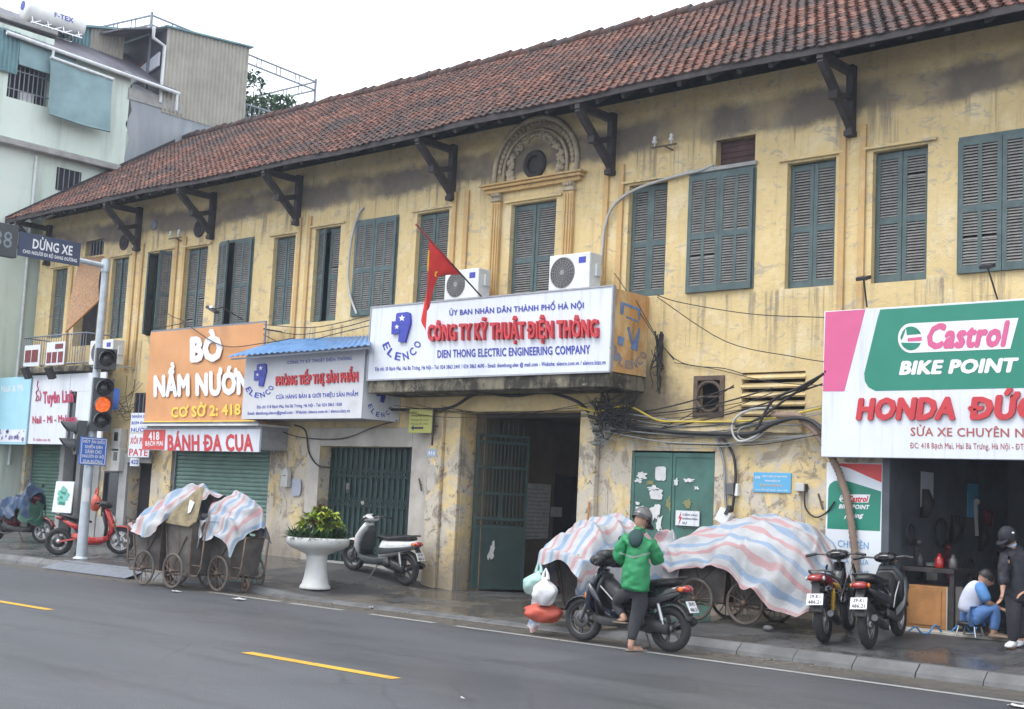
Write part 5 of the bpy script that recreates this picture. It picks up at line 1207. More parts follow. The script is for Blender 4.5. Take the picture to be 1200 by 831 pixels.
for px, py, qx, qy, lb in ((1012, 326, 1016, 360, 'thin black sign lamp on the left of the green workshop sign'), (1157, 312, 1169, 351, 'thin black sign lamp near the right edge above the green workshop sign')):
    p = F(px, py, y-.12); q = F(qx, qy, y+.05); sl = thing('sign_lamp', lb, 'lamp', (q.x, y, q.z), group='lamps above the workshop sign')
    mb = MB(); mb.tube([q, q.lerp(p, .6), p], .012, 6); mb.build('arm', m_black, sl); mb = MB(); mb.box(p, (.16, .16, .05), Matrix.Rotation(.3, 3, 'X')); mb.build('lamp_head', m_black, sl, bevel=.008)
p = F(249, 363, -.9); sl = thing('sign_lamp', 'small flat black lamp reaching out above the orange banner', 'lamp', (p.x, -.6, p.z)); mb = MB(); mb.box(p, (.36, .12, .06), Matrix.Rotation(.4, 3, 'Y')); mb.build('lamp_head', m_black, sl, bevel=.01); mb = MB(); mb.box(p+Vector((.02, -.03, .05)), (.12, .06, .05)); mb.build('lamp_lens', m_clear, sl); mb = MB(); mb.tube([p, p+Vector((-.1, .3, .1)), Vector((p.x-.1, -.01, p.z-.1))], .012, 6); mb.build('arm', m_black, sl)
# poster beside the garage
y = -.05
po = thing('poster_board', 'narrow green and white workshop poster board left of the open garage', 'poster', (7.5, y, .4))
a = F(969, 541.8, y); c = F(1035, 544, y); px0, px1 = a.x, c.x; pz0, pz1 = .55, a.z
mb = MB(); mb.bx(px0, px1, y, -.004, pz0, pz1); mb.build('board', m_poster, po, bevel=.004)
mb = MB(); pprism(mb, [(972.3, 542.6), (1033.6, 544.2), (1033.2, 565.5), (1016, 558), (996, 549)], y, .002); mb.build('red_panel', m_redplain, po)
mb = MB(); pprism(mb, [(970.8, 572), (972.5, 567.5), (977, 564), (984, 562.5), (994, 564), (1032.7, 576), (1031.2, 622.5), (969.4, 619.5)], y, .002); mb.build('green_panel', m_cgreen, po)
mb = MB(); pprism(mb, [(983.5, 585), (985.5, 580.5), (989, 579.4), (1020, 579.6), (1017.5, 589.2), (988, 588.6), (985, 587.6)], y-.002, .003); pill = mb.build('badge', m_lwhite, po); ball(988.5, 584, 3.4, 4, y-.0055, pill)
sline(pill, "Castrol", (993.5, 581), (1016, 581.2), (993.5, 588), y-.0055, m_redplain, .02, .002, .06)
sline(po, "BIKE POINT", (983.3, 591), (1018, 592), (983.3, 595.8), y-.002, m_lwhite, .015, .003, .05)
line(po, "CHUYÊN", (982, 630.5), (1018, 633.5), (982, 640.8), y, m_paleblue, .003, .015)
for i, s in enumerate(("SỬA CHỮA", "BẢO DƯỠNG", "THAY DẦU")): line(po, s, (982, 652+i*13), (1018, 654+i*13), (982, 660+i*13), y, m_paleblue, .003, .01)
sline(po, "racing", (989, 603), (1010, 601), (989, 610), y-.002, m_lwhite, .03, .003, .05)
cd = thing('conduit', 'brown corrugated conduit hanging in front of the narrow workshop poster', 'conduit', (7.3, -.2, .9))
pts = [F(905, 486, -.12), F(935, 487, -.2), F(955, 505, -.22), F(972, 530, -.2), F(983, 553, -.14), F(992, 580, -.12), F(998, 615, -.11), F(1002, 650, -.11), F(1003, 690, -.11)]
P = []
for i in range(len(pts)-1):
    for k in range(12): P.append(pts[i].lerp(pts[i+1], k/12))
mb = MB(); mb.tube(P, [.058 if i % 2 else .046 for i in range(len(P))], 10); tag(cd, None); mb.build('corrugated_tube', m_conduit, cd)

# ---- air conditioners
def ac(tl, tr, bl, yf, lb, badge=True):
    a, b, c = F(*tl, yf), F(*tr, yf), F(*bl, yf); x0, x1, z0, z1 = a.x, b.x, c.z, (a.z+b.z)/2; d = .30
    t_ = thing('air_conditioner', lb, 'air conditioner', ((x0+x1)/2, yf, z0), group='air conditioner units on the facade')
    mb = MB(); mb.bx(x0, x1, yf, yf+d, z0, z1); mb.build('casing', m_ac, t_, bevel=.015)
    r_ = min((z1-z0)*.43, (x1-x0)*.30); cx = x0+(x1-x0)*.34; cz = (z0+z1)/2
    mb = MB(); mb.lathe([(r_, .004), (0, .004)], (cx, yf, cz), Matrix.Rotation(PI/2, 3, 'X'), 28)
    mb.build('fan_recess', m_acdark, t_)
    mb = MB()
    for k in range(1, 7): mb.ring((cx, yf-.012, cz), (0, 1, 0), r_*k/6.3, .004, 26, 4)
    for k in range(20): an = 2*PI*k/20; mb.bar((cx+.04*math.cos(an), yf-.012, cz+.04*math.sin(an)), (cx+r_*math.cos(an+.25), yf-.012, cz+r_*math.sin(an+.25)), .006)
    mb.lathe([(.045, .018), (0, .02)], (cx, yf, cz), Matrix.Rotation(PI/2, 3, 'X'), 14); mb.build('fan_grille', m_grille, t_)
    mb = MB(); mb.bx(x1-(x1-x0)*.27, x1-(x1-x0)*.1, yf-.004, yf-.001, z1-.17, z1-.07); mb.build('badge', m_blue if badge else m_pink, t_)
    mb = MB(); mb.bx(x1+.001, x1+.05, yf+.12, yf+.25, z0+.22, z0+.42); mb.build('pipe_cover', m_ac, t_, bevel=.01)
    mb = MB(); mb.bar((x0+.1, yf+.02, z0-.03), (x0+.1, -.01, z0-.03), .04); mb.bar((x1-.1, yf+.02, z0-.03), (x1-.1, -.01, z0-.03), .04); mb.build('wall_bracket', m_galv, t_)
ac((522, 317), (561.4, 314.5), (520.5, 352), -.60, 'white air conditioner behind the flag pole, above the company sign')
ac((644.2, 300), (691.9, 294.8), (643, 342.4), -.60, 'white air conditioner under the central window, above the company sign')
ac((106, 400), (133, 397), (103, 428), -.62, 'white air conditioner on the far left balcony half hidden by the pole')

# ---- flag
y = -.75
fp = thing('flag', 'red national flag with yellow star drooping from a slanting pole over the company sign', 'flag', F(567, 351, -.9))
p0, p1 = F(568, 352, -.88), F(488, 263.5, -2.2)
mb = MB(); mb.tube([p0, p0.lerp(p1, .5)], .014, 8); mb.build('pole', m_black, fp); mb = MB(); mb.tube([p0.lerp(p1, .5), p1], .016, 8); mb.sph(p1, .022, 8, 6); mb.build('pole_tip', m_polered, fp)
def pol(px): 
    best = min([i/200 for i in range(201)], key=lambda t_: abs(proj_x(p0.lerp(p1, t_))-px)); return p0.lerp(p1, best)
def proj_x(p): v = p-CC; return PW/2+FPX*v.dot(CR)/v.dot(CF)
P = []; nu, nv = 28, 26
qa, qb = pol(503), pol(541)
for i in range(nu+1):
    u = i/nu; top = qa.lerp(qb, u); L = 1.50*(1-u)**1.1+.04; dx = -.34*u; row = []
    for j in range(nv+1):
        v = j/nv; f_ = .055*math.sin(u*13+v*1.5)*(.25+v)*(1-.4*u)
        row.append(top+Vector((-.36*u*v**.55+.02*math.sin(u*9+2*v)*v, f_-.05*v-.25*u*v**.5, -L*v-.30*u*(1-u)*v)))
    P.append(row)
mb = MB(); mb.grid(P); mb.build('cloth', m_flag, fp, recalc=False)
mb = MB(); st = [P[i][j]+Vector((.0, -.012, 0)) for i, j in ((0, 3), (1, 3), (1, 9), (0, 9))]; mb.poly(st); mb.poly([p+Vector((-.006, -.012, 0)) for p in (P[0][3], P[0][9], P[1][9])])
c = P[14][9]+Vector((-.01, -.05, .0)); mb.prism([c+Vector(((.085 if k % 2 == 0 else .035)*math.sin(k*PI/5), 0, (.085 if k % 2 == 0 else .035)*math.cos(k*PI/5))) for k in range(10)], (0, .006, 0)); mb.build('star', m_flagy, fp)

# ---- bamboo blind
bb = thing('bamboo_blind', 'brown bamboo blind billowing out of the tall opening above the balcony', 'blind', (-13, -.05, 5.3))
a, b = F(95, 302, -.02), F(122, 300, -.02); c, d = F(116, 352, -.25), F(77, 389, -.75); P = []
for i in range(15):
    u = i/14; row = []
    for j in range(29):
        v = j/28; ln = a.lerp(b, u); lo = d.lerp(c, u); q = ln.lerp(lo, v); q.y += -.10*math.sin(v*PI)*.6; q.z += .0; row.append(q)
    P.append(row)
mb = MB(); mb.grid(P); mb.build('mat', m_bamboo, bb, recalc=False)
mb = MB(); mb.tube([d, c], .03, 8); mb.build('bottom_rod', m_wood, bb)
mb = MB(); mb.bx(-13.45, -12.5, .22, .27, 4.98, 7.1); tag(mb.build('opening_backing', m_dark, yb), None)

# ---- traffic signal
pb = GW(95, 655); PX_, PY_ = pb.x, pb.y; ptop = S(121.5, 303, PX_).z
tp = thing('traffic_signal', 'grey traffic signal pole with a lit orange lamp, blue sign and dark overhead sign', 'traffic light', pb)
mb = MB(); mb.tube([(PX_, PY_, pb.z), (PX_, PY_, pb.z+1.2), (PX_, PY_, ptop)], [.105, .095, .062], 16); mb.lathe([(.16, 0), (.16, .02), (.11, .05)], pb, None, 16); mb.tube([(PX_, PY_, pb.z+2.35), (PX_, PY_, pb.z+2.6)], .105, 16); mb.build('pole', m_galv, tp)
armz = S(118, 311, PX_).z; yend = S(14, 283, PX_).y-1.2
mb = MB(); mb.tube([(PX_, PY_, armz), (PX_, yend, armz+.12)], [.055, .04], 12); mb.lathe([(.085, -.12), (.085, .12)], (PX_, PY_, armz), None, 14); mb.build('arm', m_galv, tp)
X = PX_+.09; a, b, c, d = S(26.5, 270, X), S(96, 287, X), S(92, 313.5, X), S(18, 297, X)
mb = MB(); zt, zb_ = (a.z+b.z)/2, (c.z+d.z)/2; mb.bx(X-.03, X, (a.y+d.y)/2, (b.y+c.y)/2, zb_, zt); ov = mb.build('overhead_sign', m_navy, tp, bevel=.004)
y0, y1 = (a.y+d.y)/2, (b.y+c.y)/2
def xtext(par, s, yA, yB, zA, zB, X, m, bold=.03): mb = MB(); text_into(mb, s, (X, yA, zA), (0, yB-yA, 0), (0, 0, zB-zA), (1, 0, 0), .004, bold); mb.build('lettering', m, par, recalc=False)
H_ = zt-zb_; L_ = y1-y0
xtext(ov, "DỪNG XE", y0+L_*.22, y0+L_*.86, zb_+H_*.40, zb_+H_*.93, X, m_lwhite, .04); xtext(ov, "CHO NGƯỜI ĐI BỘ SANG ĐƯỜNG", y0+L_*.07, y0+L_*.95, zb_+H_*.10, zb_+H_*.33, X, m_lwhite, .035)
a, c = S(-14, 262, X), S(19.5, 300, X); mb = MB(); mb.bx(X-.16, X, a.y, c.y, zb_-.06, zt+.1); cb = mb.build('countdown_box', m_sigbody, tp, bevel=.01)
xtext(cb, "88", a.y+.12, c.y-.12, zb_+.1, zt-.05, X, M('unlit_digit_segments', (.20, .24, .27), .5), .0)
def visor(mb, c, r, L, ax, drop=1.25*PI):   # hooded visor, open below
    ax = Vector(ax).normalized(); up = Vector((0, 0, 1)); sd_ = up.cross(ax).normalized(); P = []
    for i in range(19):
        t_ = -drop/2+drop*i/18; dr = up*math.cos(t_)+sd_*math.sin(t_); P.append([Vector(c)+dr*r, Vector(c)+dr*r+ax*L*(.45+.55*max(0, math.cos(t_*.8)))])
    mb.grid(P)
def signal_head(par, cs_, ax, r=.135, name='signal_head', lit=None):
    ax = Vector(ax).normalized(); sd_ = Vector((0, 0, 1)).cross(ax).normalized(); R = Matrix((sd_, ax, Vector((0, 0, 1)))).transposed()
    zt = max(c.z for c in cs_)+r*1.35; zb = min(c.z for c in cs_)-r*1.35; m_ = sum(cs_, Vector())/len(cs_); m_.z = (zt+zb)/2
    mb = MB(); mb.box(m_-ax*.10, (r*2.6, .18, zt-zb), R)
    for c in cs_: visor(mb, c-ax*.0, r*1.08, .30, ax)
    hd = mb.build(name, m_sigbody, par, recalc=False)
    Rl = Matrix.Identity(3); q = Vector((0, 0, 1)).rotation_difference(ax).to_matrix()
    for i, c in enumerate(cs_):
        mb = MB(); mb.lathe([(r, -.005), (r*.8, .025), (r*.4, .045), (0, .05)], c, q, 20); mb.build('lens', m_siglit if i == lit else m_lens, hd)
    return hd
ax = Vector((.93, -.37, 0)); cs_ = [S(px, py, PX_+.30) for px, py in ((121, 455), (120, 474.3), (119.5, 493))]
mxy = sum(cs_, Vector())/3; cs_ = [Vector((mxy.x, mxy.y, c.z)) for c in cs_]
signal_head(tp, cs_, ax, .15, lit=1)
c1 = S(125, 420.5, PX_+.30); signal_head(tp, [c1], ax, .15)
ped = [S(98, 503.5, PX_-.1), S(98, 523, PX_-.1)]; ped = [Vector((PX_-.12, PY_-.28, q.z)) for q in ped]; signal_head(tp, ped, Vector((-.35, -.93, 0)), .125)
mb = MB()
for q in cs_+[c1]: mb.bar(q-ax*.12, (PX_, PY_, q.z), .04)
for q in ped: mb.bar(q, (PX_, PY_, q.z), .04)
mb.build('mounting_arm', m_sigbody, tp)
X = PX_+.15; a, b, c, d = S(95, 511, X), S(126.5, 514.5, X), S(123.5, 546.5, X), S(92.5, 543.5, X)
y0, y1, zt, zb_ = (a.y+d.y)/2, (b.y+c.y)/2, (a.z+b.z)/2, (c.z+d.z)/2
mb = MB(); mb.bx(X-.02, X, y0, y1, zb_, zt); bsn = mb.build('instruction_sign', m_pblue, tp, bevel=.004)
H_ = zt-zb_; L_ = y1-y0
mb = MB()
for q in ((y0+.02, y1-.02, zb_+.02, zb_+.035), (y0+.02, y1-.02, zt-.035, zt-.02)): mb.bx(X+.001, X+.003, *q)
mb.bx(X+.001, X+.003, y0+.02, y0+.035, zb_+.036, zt-.036); mb.bx(X+.001, X+.003, y1-.035, y1-.02, zb_+.036, zt-.036); mb.build('border', m_lwhite, bsn)
for i, s in enumerate(("NÚT ẤN ĐIỀU", "KHIỂN ĐÈN", "DÀNH CHO", "NGƯỜI ĐI BỘ", "QUA ĐƯỜNG")):
    k = (.10, .18, .2, .1, .14)[i]; xtext(bsn, s, y0+L_*k, y1-L_*k, zt-H_*(.05+.185*(i+.88)), zt-H_*(.05+.185*i), X, m_lwhite, .05)
mb = MB(); q = S(131, 467, PX_+.1); mb.lathe([(0, -.22), (.14, -.22), (.15, 0), (.14, .2), (0, .2)], q, None, 14); mb.build('blue_box', m_pblue, tp)
q = S(100.5, 580, PX_+.1); mb = MB(); mb.grid([[Vector((PX_, PY_, z_))+Vector((math.cos(t_), math.sin(t_), 0))*.106 for z_ in (q.z-.14, q.z+.14)] for t_ in [-1.3+i*.15 for i in range(10)]]); mb.build('pasted_paper', m_paper, tp)

# ================================================================== CABLES
def cable(name, lb, pts, r, m, cat='cable', group=None, sm=6):
    """cable hung through points (px, py, distance from the wall line)"""
    V = [F(px, py, y_) for px, py, y_ in pts]; P = []
    for i in range(len(V)-1):
        p0_, p1_, p2_, p3_ = V[max(0, i-1)], V[i], V[i+1], V[min(len(V)-1, i+2)]
        for k in range(sm):
            t_ = k/sm; P.append(.5*((2*p1_)+(p2_-p0_)*t_+(2*p0_-5*p1_+4*p2_-p3_)*t_*t_+(3*p1_-p0_-3*p2_+p3_)*t_**3))
    P.append(V[-1]); mb = MB(); mb.tube(P, r, 6); o = mb.build(name, m, loc=V[0]); tag(o, lb, cat, group); return o
cable('conduit', 'pale conduit curving from the boarded opening down to the air conditioner', [(836, 193, -.03), (820, 200, -.06), (790, 207, -.06), (745, 222, -.06), (720, 240, -.06), (709, 265, -.07), (705, 300, -.08), (700, 337, -.2)], .024, m_wcable, 'conduit')
cable('conduit', 'pale bent conduit on the wall beside the wide shutters left of the flag', [(426, 243, -.02), (420, 252, -.05), (412, 280, -.06), (408, 320, -.06), (410, 345, -.08), (418, 368, -.1)], .024, m_wcable, 'conduit')
cable('cable', 'thick black cable running under the canopy slab across the gateway top', [(430, 480, -.2), (500, 480, -.25), (530, 477, -.3), (560, 461, -.3), (600, 464, -.25), (640, 460, -.25), (675, 470, -.3), (690, 483, -.3)], .028, m_cable)
cable('cable', 'yellow cable sagging across the ledge right of the gateway', [(676, 476, -.35), (700, 482, -.3), (735, 476, -.2), (770, 492, -.16), (800, 494, -.15), (860, 494, -.15), (905, 490, -.15), (962, 478, -.2)], .016, m_ycable)
cable('cable', 'thick black cable bundle lying below the ledge over the green metal door', [(690, 488, -.3), (725, 496, -.2), (780, 505, -.16), (830, 508, -.15), (880, 508, -.2), (905, 497, -.25), (930, 490, -.3), (950, 493, -.3), (965, 505, -.35)], .034, m_cable)
cable('cable', 'black cable loop rising to the left edge of the workshop sign, upper strand', [(868, 512, -.16), (885, 505, -.2), (905, 470, -.2), (935, 455, -.25), (966, 438, -.4)], .02, m_cable)
cable('cable', 'black cable loop rising to the left edge of the workshop sign, lower strand', [(862, 500, -.16), (890, 490, -.2), (925, 465, -.2), (950, 450, -.25), (968, 435, -.4)], .018, m_cable)
cable('cable', 'pale grey cable loop hanging below the concrete louvre, outer turn', [(905, 478, -.12), (880, 480, -.15), (862, 490, -.18), (858, 505, -.2), (866, 517, -.2), (884, 512, -.2), (895, 500, -.2)], .018, m_wcable)
cable('cable', 'pale grey cable loop hanging below the concrete louvre, inner turn', [(915, 492, -.12), (890, 496, -.15), (868, 502, -.18), (866, 512, -.2), (880, 517, -.2), (896, 507, -.2)], .014, m_gcable)
for i, (p, lb) in enumerate((([(770, 346, -.9), (800, 355, -.4), (880, 368, -.3), (966, 372, -.4)], 'thin black wire sagging from company sign to workshop sign, topmost'), ([(745, 352, -.5), (790, 420, -.06), (850, 432, -.05), (875, 440, -.05)], 'thin black wire from the company sign end to the concrete louvre'),
        ([(770, 348, -.9), (850, 400, -.3), (930, 418, -.25), (966, 424, -.4)], 'thin black wire sagging from company sign to workshop sign, middle'), ([(790, 425, -.1), (840, 433, -.1), (900, 447, -.1), (966, 452, -.4)], 'thin black wire passing in front of the concrete louvre'),
        ([(720, 320, -.3), (740, 350, -.3), (765, 390, -.1), (790, 422, -.05)], 'black wire slanting down past the rusty end of the company sign'), ([(780, 520, -.1), (850, 522, -.1), (900, 520, -.1), (966, 508, -.3)], 'thin grey wire sagging below the ledge near the workshop sign'))):
    cable('wire', lb, p, .007, m_cable, 'wire')
for i, (p, lb) in enumerate((([(305, 380, -.4), (360, 384, -.35), (400, 378, -.35), (437, 368, -.6)], 'thin black wires crossing above the blue tin awning, top strand'), ([(305, 384, -.5), (350, 392, -.4), (400, 384, -.4), (437, 374, -.7)], 'thin black wire crossing above the blue tin awning, middle strand'), ([(305, 390, -.55), (340, 404, -.4), (390, 392, -.4), (440, 380, -.7)], 'thin black wire crossing above the blue tin awning, lowest strand'),
        ([(180, 385, -.65), (215, 378, -.5), (200, 370, -.3), (190, 362, -.02)], 'black bracket wire above the left end of the orange banner'), ([(215, 377, -.66), (260, 405, -.68), (310, 402, -.7), (345, 396, -.6)], 'slack black wire drooping across the orange banner'))):
    cable('wire', lb, p, .009, m_cable, 'wire')
cable('cable', 'black cable drooping on the plaster left of the folding gate', [(345, 498, -.2), (358, 505, -.1), (362, 530, -.06), (372, 545, -.06), (386, 548, -.05)], .016, m_cable)
cable('cable', 'long slack black cable under the white company banner', [(318, 500, -.15), (350, 512, -.1), (400, 514, -.08), (440, 500, -.1), (465, 493, -.1)], .010, m_cable)
cable('cable', 'black cable drooping from the switch box toward the workshop poster', [(943, 575, -.05), (944, 595, -.05), (955, 606, -.05), (968, 601, -.06), (978, 588, -.08)], .012, m_cable)
for i, (p, lb) in enumerate((([(838, 508, -.06), (848, 540, -.05), (850, 580, -.05), (852, 612, -.05)], 'thick grey cable running down beside the green metal door, left one'), ([(840, 506, -.06), (858, 530, -.05), (862, 560, -.06), (858, 600, -.05)], 'thick black cable running down beside the green metal door, right one'))): cable('cable', lb, p, .02, (m_gcable, m_cable)[i])
jb = thing('junction_box', 'small grey junction box on cables beside the green metal door', 'box', F(857, 573, 0)); p = F(857, 573, -.05); mb = MB(); mb.bx(p.x-.06, p.x+.06, -.10, -.003, p.z-.09, p.z+.09); mb.build('case', m_engine, jb, bevel=.01); mb = MB(); mb.bx(p.x+.065, p.x+.12, -.07, -.003, p.z-.1, p.z+.08); mb.build('fuse', m_ac, jb, bevel=.005)
jb = thing('switch_box', 'small beige switch box on the yellow wall near the poster', 'box', F(938, 571, 0)); p = F(938, 571, -.05); mb = MB(); mb.bx(p.x-.07, p.x+.07, -.08, -.003, p.z-.06, p.z+.06); mb.build('case', m_meter, jb, bevel=.01); mb = MB(); mb.bx(p.x+.075, p.x+.09, -.06, -.003, p.z-.07, p.z+.05); mb.build('knob', m_black, jb)
jb = thing('smashed_meter', 'broken white plastic meter cover hanging above the striped tarpaulin', 'meter box', F(850, 606, 0)); p = F(849, 606, -.1); mb = MB(); mb.box(p, (.22, .12, .22), Matrix.Rotation(.5, 3, 'Y')); mb.build('cover', m_ac, jb, bevel=.02); mb = MB(); mb.box(p+Vector((.09, -.03, .1)), (.05, .1, .14), Matrix.Rotation(.5, 3, 'Y')); mb.build('dark_gap', m_black, jb)
def tangle(name, lb, c, sp, n, seed, r=.008, m=m_cable):
    """slack strands: some strung across with sag, some hanging down in loops"""
    rd = random.Random(seed); mb = MB(); c = Vector(c)
    for i in range(n):
        if rd.random() < (.65 if sp[0] > sp[2]*.8 else .25):
            a_ = c+Vector((-sp[0]*rd.uniform(.4, 1.2), -sp[1]*rd.random(), sp[2]*rd.uniform(-.5, .9))); b_ = c+Vector((sp[0]*rd.uniform(.4, 1.2), -sp[1]*rd.random(), sp[2]*rd.uniform(-.5, .9)))
        else:
            a_ = c+Vector((sp[0]*rd.uniform(-1, 1), -sp[1]*rd.random(), sp[2]*rd.uniform(.5, 1.1))); b_ = c+Vector((sp[0]*rd.uniform(-1, 1), -sp[1]*rd.random(), sp[2]*rd.uniform(-1.1, -.1)))
        sag = rd.uniform(.05, .5)*sp[2]; k1, k2 = rd.uniform(-.25, .25), rd.uniform(-.25, .25); P = []
        for k in range(25):
            t_ = k/24; q_ = a_.lerp(b_, t_); q_.z -= sag*4*t_*(1-t_); q_.x += sp[0]*(k1*math.sin(t_*5+i)+k2*math.sin(t_*9)*.5)*math.sin(PI*t_); q_.y = min(q_.y+.03*math.sin(t_*7+i), -.03); P.append(q_)
        mb.tube(P, r*rd.uniform(.6, 1.5), 5)
    o = mb.build(name, m, loc=c); tag(o, lb, 'cables', kind='stuff')
tangle('cable_tangle', 'dense tangle of old black cables in the corner under the canopy slab', F(722, 486, -.2), (.42, .16, .38), 46, 3)
tangle('cable_tangle', 'frayed hanging cables in front of the right gateway pier', F(705, 510, -.16), (.22, .08, .28), 18, 4, .008, m_gcable)
tangle('cable_tangle', 'climbing black cable tangle beside the rusty sign end', F(772, 425, -.08), (.10, .05, .45), 22, 5, .009)
tangle('cable_tangle', 'loose wires round the meter boxes by the signal pole', F(150, 470, -.12), (.5, .10, .6), 16, 6, .005)
tangle('cable_tangle', 'thin wires strung over the left shop signs', F(80, 432, -.4), (1.2, .2, .12), 16, 8, .007)
rd = random.Random(21)
for i in range(17):
    x0_, y0_ = rd.uniform(690, 715), rd.uniform(478, 508); y1_ = rd.uniform(436, 512); s_ = rd.uniform(6, 22); xe = rd.choice((966, 966, 905, 860))
    cable('wire', 'thin dark strand sagging along the ledge between canopy and workshop sign', [(x0_, y0_, -.25), (x0_+(xe-x0_)*.3, y0_+(y1_-y0_)*.3+s_, -.14), (x0_+(xe-x0_)*.65, y0_+(y1_-y0_)*.65+s_*.9, -.12), (xe, y1_, -.22)], rd.choice((.006, .008, .012)), rd.choice((m_cable, m_cable, m_gcable)), 'wire', 'thin strands along the ledge')
for i in range(5):
    x0_ = rd.uniform(437, 520); cable('wire', 'thin dark strand slung below the canopy slab over the gateway', [(x0_, 474+rd.uniform(-4, 6), -.4), (x0_+70, 478+rd.uniform(0, 14), -.35), (690, 478+rd.uniform(-6, 12), -.3)], .006, m_cable, 'wire', 'thin strands under the canopy')
# insulator brackets
for px, py, lb in ((778, 171, 'rusty twin insulator bracket on the wall right of the carved arch'), (205, 279, 'rusty twin insulator bracket on the wall at the left end'), ):
    p = F(px, py, -.12); ib = thing('insulator_bracket', lb, 'bracket', p, group='insulator brackets on the facade'); mb = MB(); mb.bar(p+Vector((-.24, 0, 0)), p+Vector((.24, 0, .0)), .025); mb.bar(p, p+Vector((.1, .115, -.06)), .02); mb.build('bar', m_rust, ib)
    for s in (-.18, .14): mb = MB(); mb.lathe([(.012, 0), (.012, .06), (.04, .07), (.045, .10), (.025, .12), (.035, .15), (.02, .18), (0, .18)], p+Vector((s, 0, .0)), None, 12); mb.build('insulator', m_ac, ib)
# ================================================================== TWO-WHEELERS (built in their own space: x forwards, z up)
def V3(*a): return Vector(a)
def wheel(name, c, R, par, rim=m_rim, tw=.05, spokes=5, wire=False, disc=False):
    c = Vector(c); r_t = tw; mb = MB()
    mb.ring(c, (0, 1, 0), R-r_t*1.75, .017, 32, 6); mb.ring(c+V3(0, .022, 0), (0, 1, 0), R-r_t*1.75, .012, 32, 5); mb.ring(c-V3(0, .022, 0), (0, 1, 0), R-r_t*1.75, .012, 32, 5)
    mb.lathe([(.0, -.055), (.045, -.055), (.05, -.03), (.05, .03), (.045, .055), (0, .055)], c, Matrix.Rotation(PI/2, 3, 'X'), 16)
    if wire:
        for k in range(24): a = 2*PI*k/24; s = 1 if k % 2 else -1; mb.tube([c+V3(.045*math.cos(a+.5*s), s*.035, .045*math.sin(a+.5*s)), c+V3((R-r_t*1.75)*math.cos(a), 0, (R-r_t*1.75)*math.sin(a))], .0035, 4)
    else:
        for k in range(spokes):
            a = 2*PI*k/spokes
            for da in (-.13, .13): mb.bar(c+V3(.04*math.cos(a), 0, .04*math.sin(a)), c+V3((R-r_t*1.7)*math.cos(a+da), 0, (R-r_t*1.7)*math.sin(a+da)), .022, .018, up=(0, 1, 0))
    if disc: mb.lathe([(.055, 0), (.11, 0), (.11, .006), (.055, .006)], c+V3(0, .06, 0), Matrix.Rotation(PI/2, 3, 'X'), 24)
    w_ = mb.build(name, rim, par)
    mb = MB(); mb.lathe([((R-r_t)+r_t*math.cos(a)*.98, r_t*1.02*math.sin(a)) for a in [2*PI*i/12 for i in range(13)]], c, Matrix.Rotation(PI/2, 3, 'X'), 40)
    mb.build('tyre', m_tyre, w_); return w_
def fender(name, c, R, w, a0, a1, par, m):
    P = []
    for i in range(19):
        a = a0+(a1-a0)*i/18; row = []
        for j in range(7):
            t_ = -1+2*j/6; rr = R*(1-.10*t_*t_); row.append(Vector(c)+V3(rr*math.cos(a), t_*w, rr*math.sin(a)))
        P.append(row)
    mb = MB(); mb.grid(P); o = mb.build(name, m, par, recalc=False); md = o.modifiers.new('s', 'SOLIDIFY'); md.thickness = .008; return o
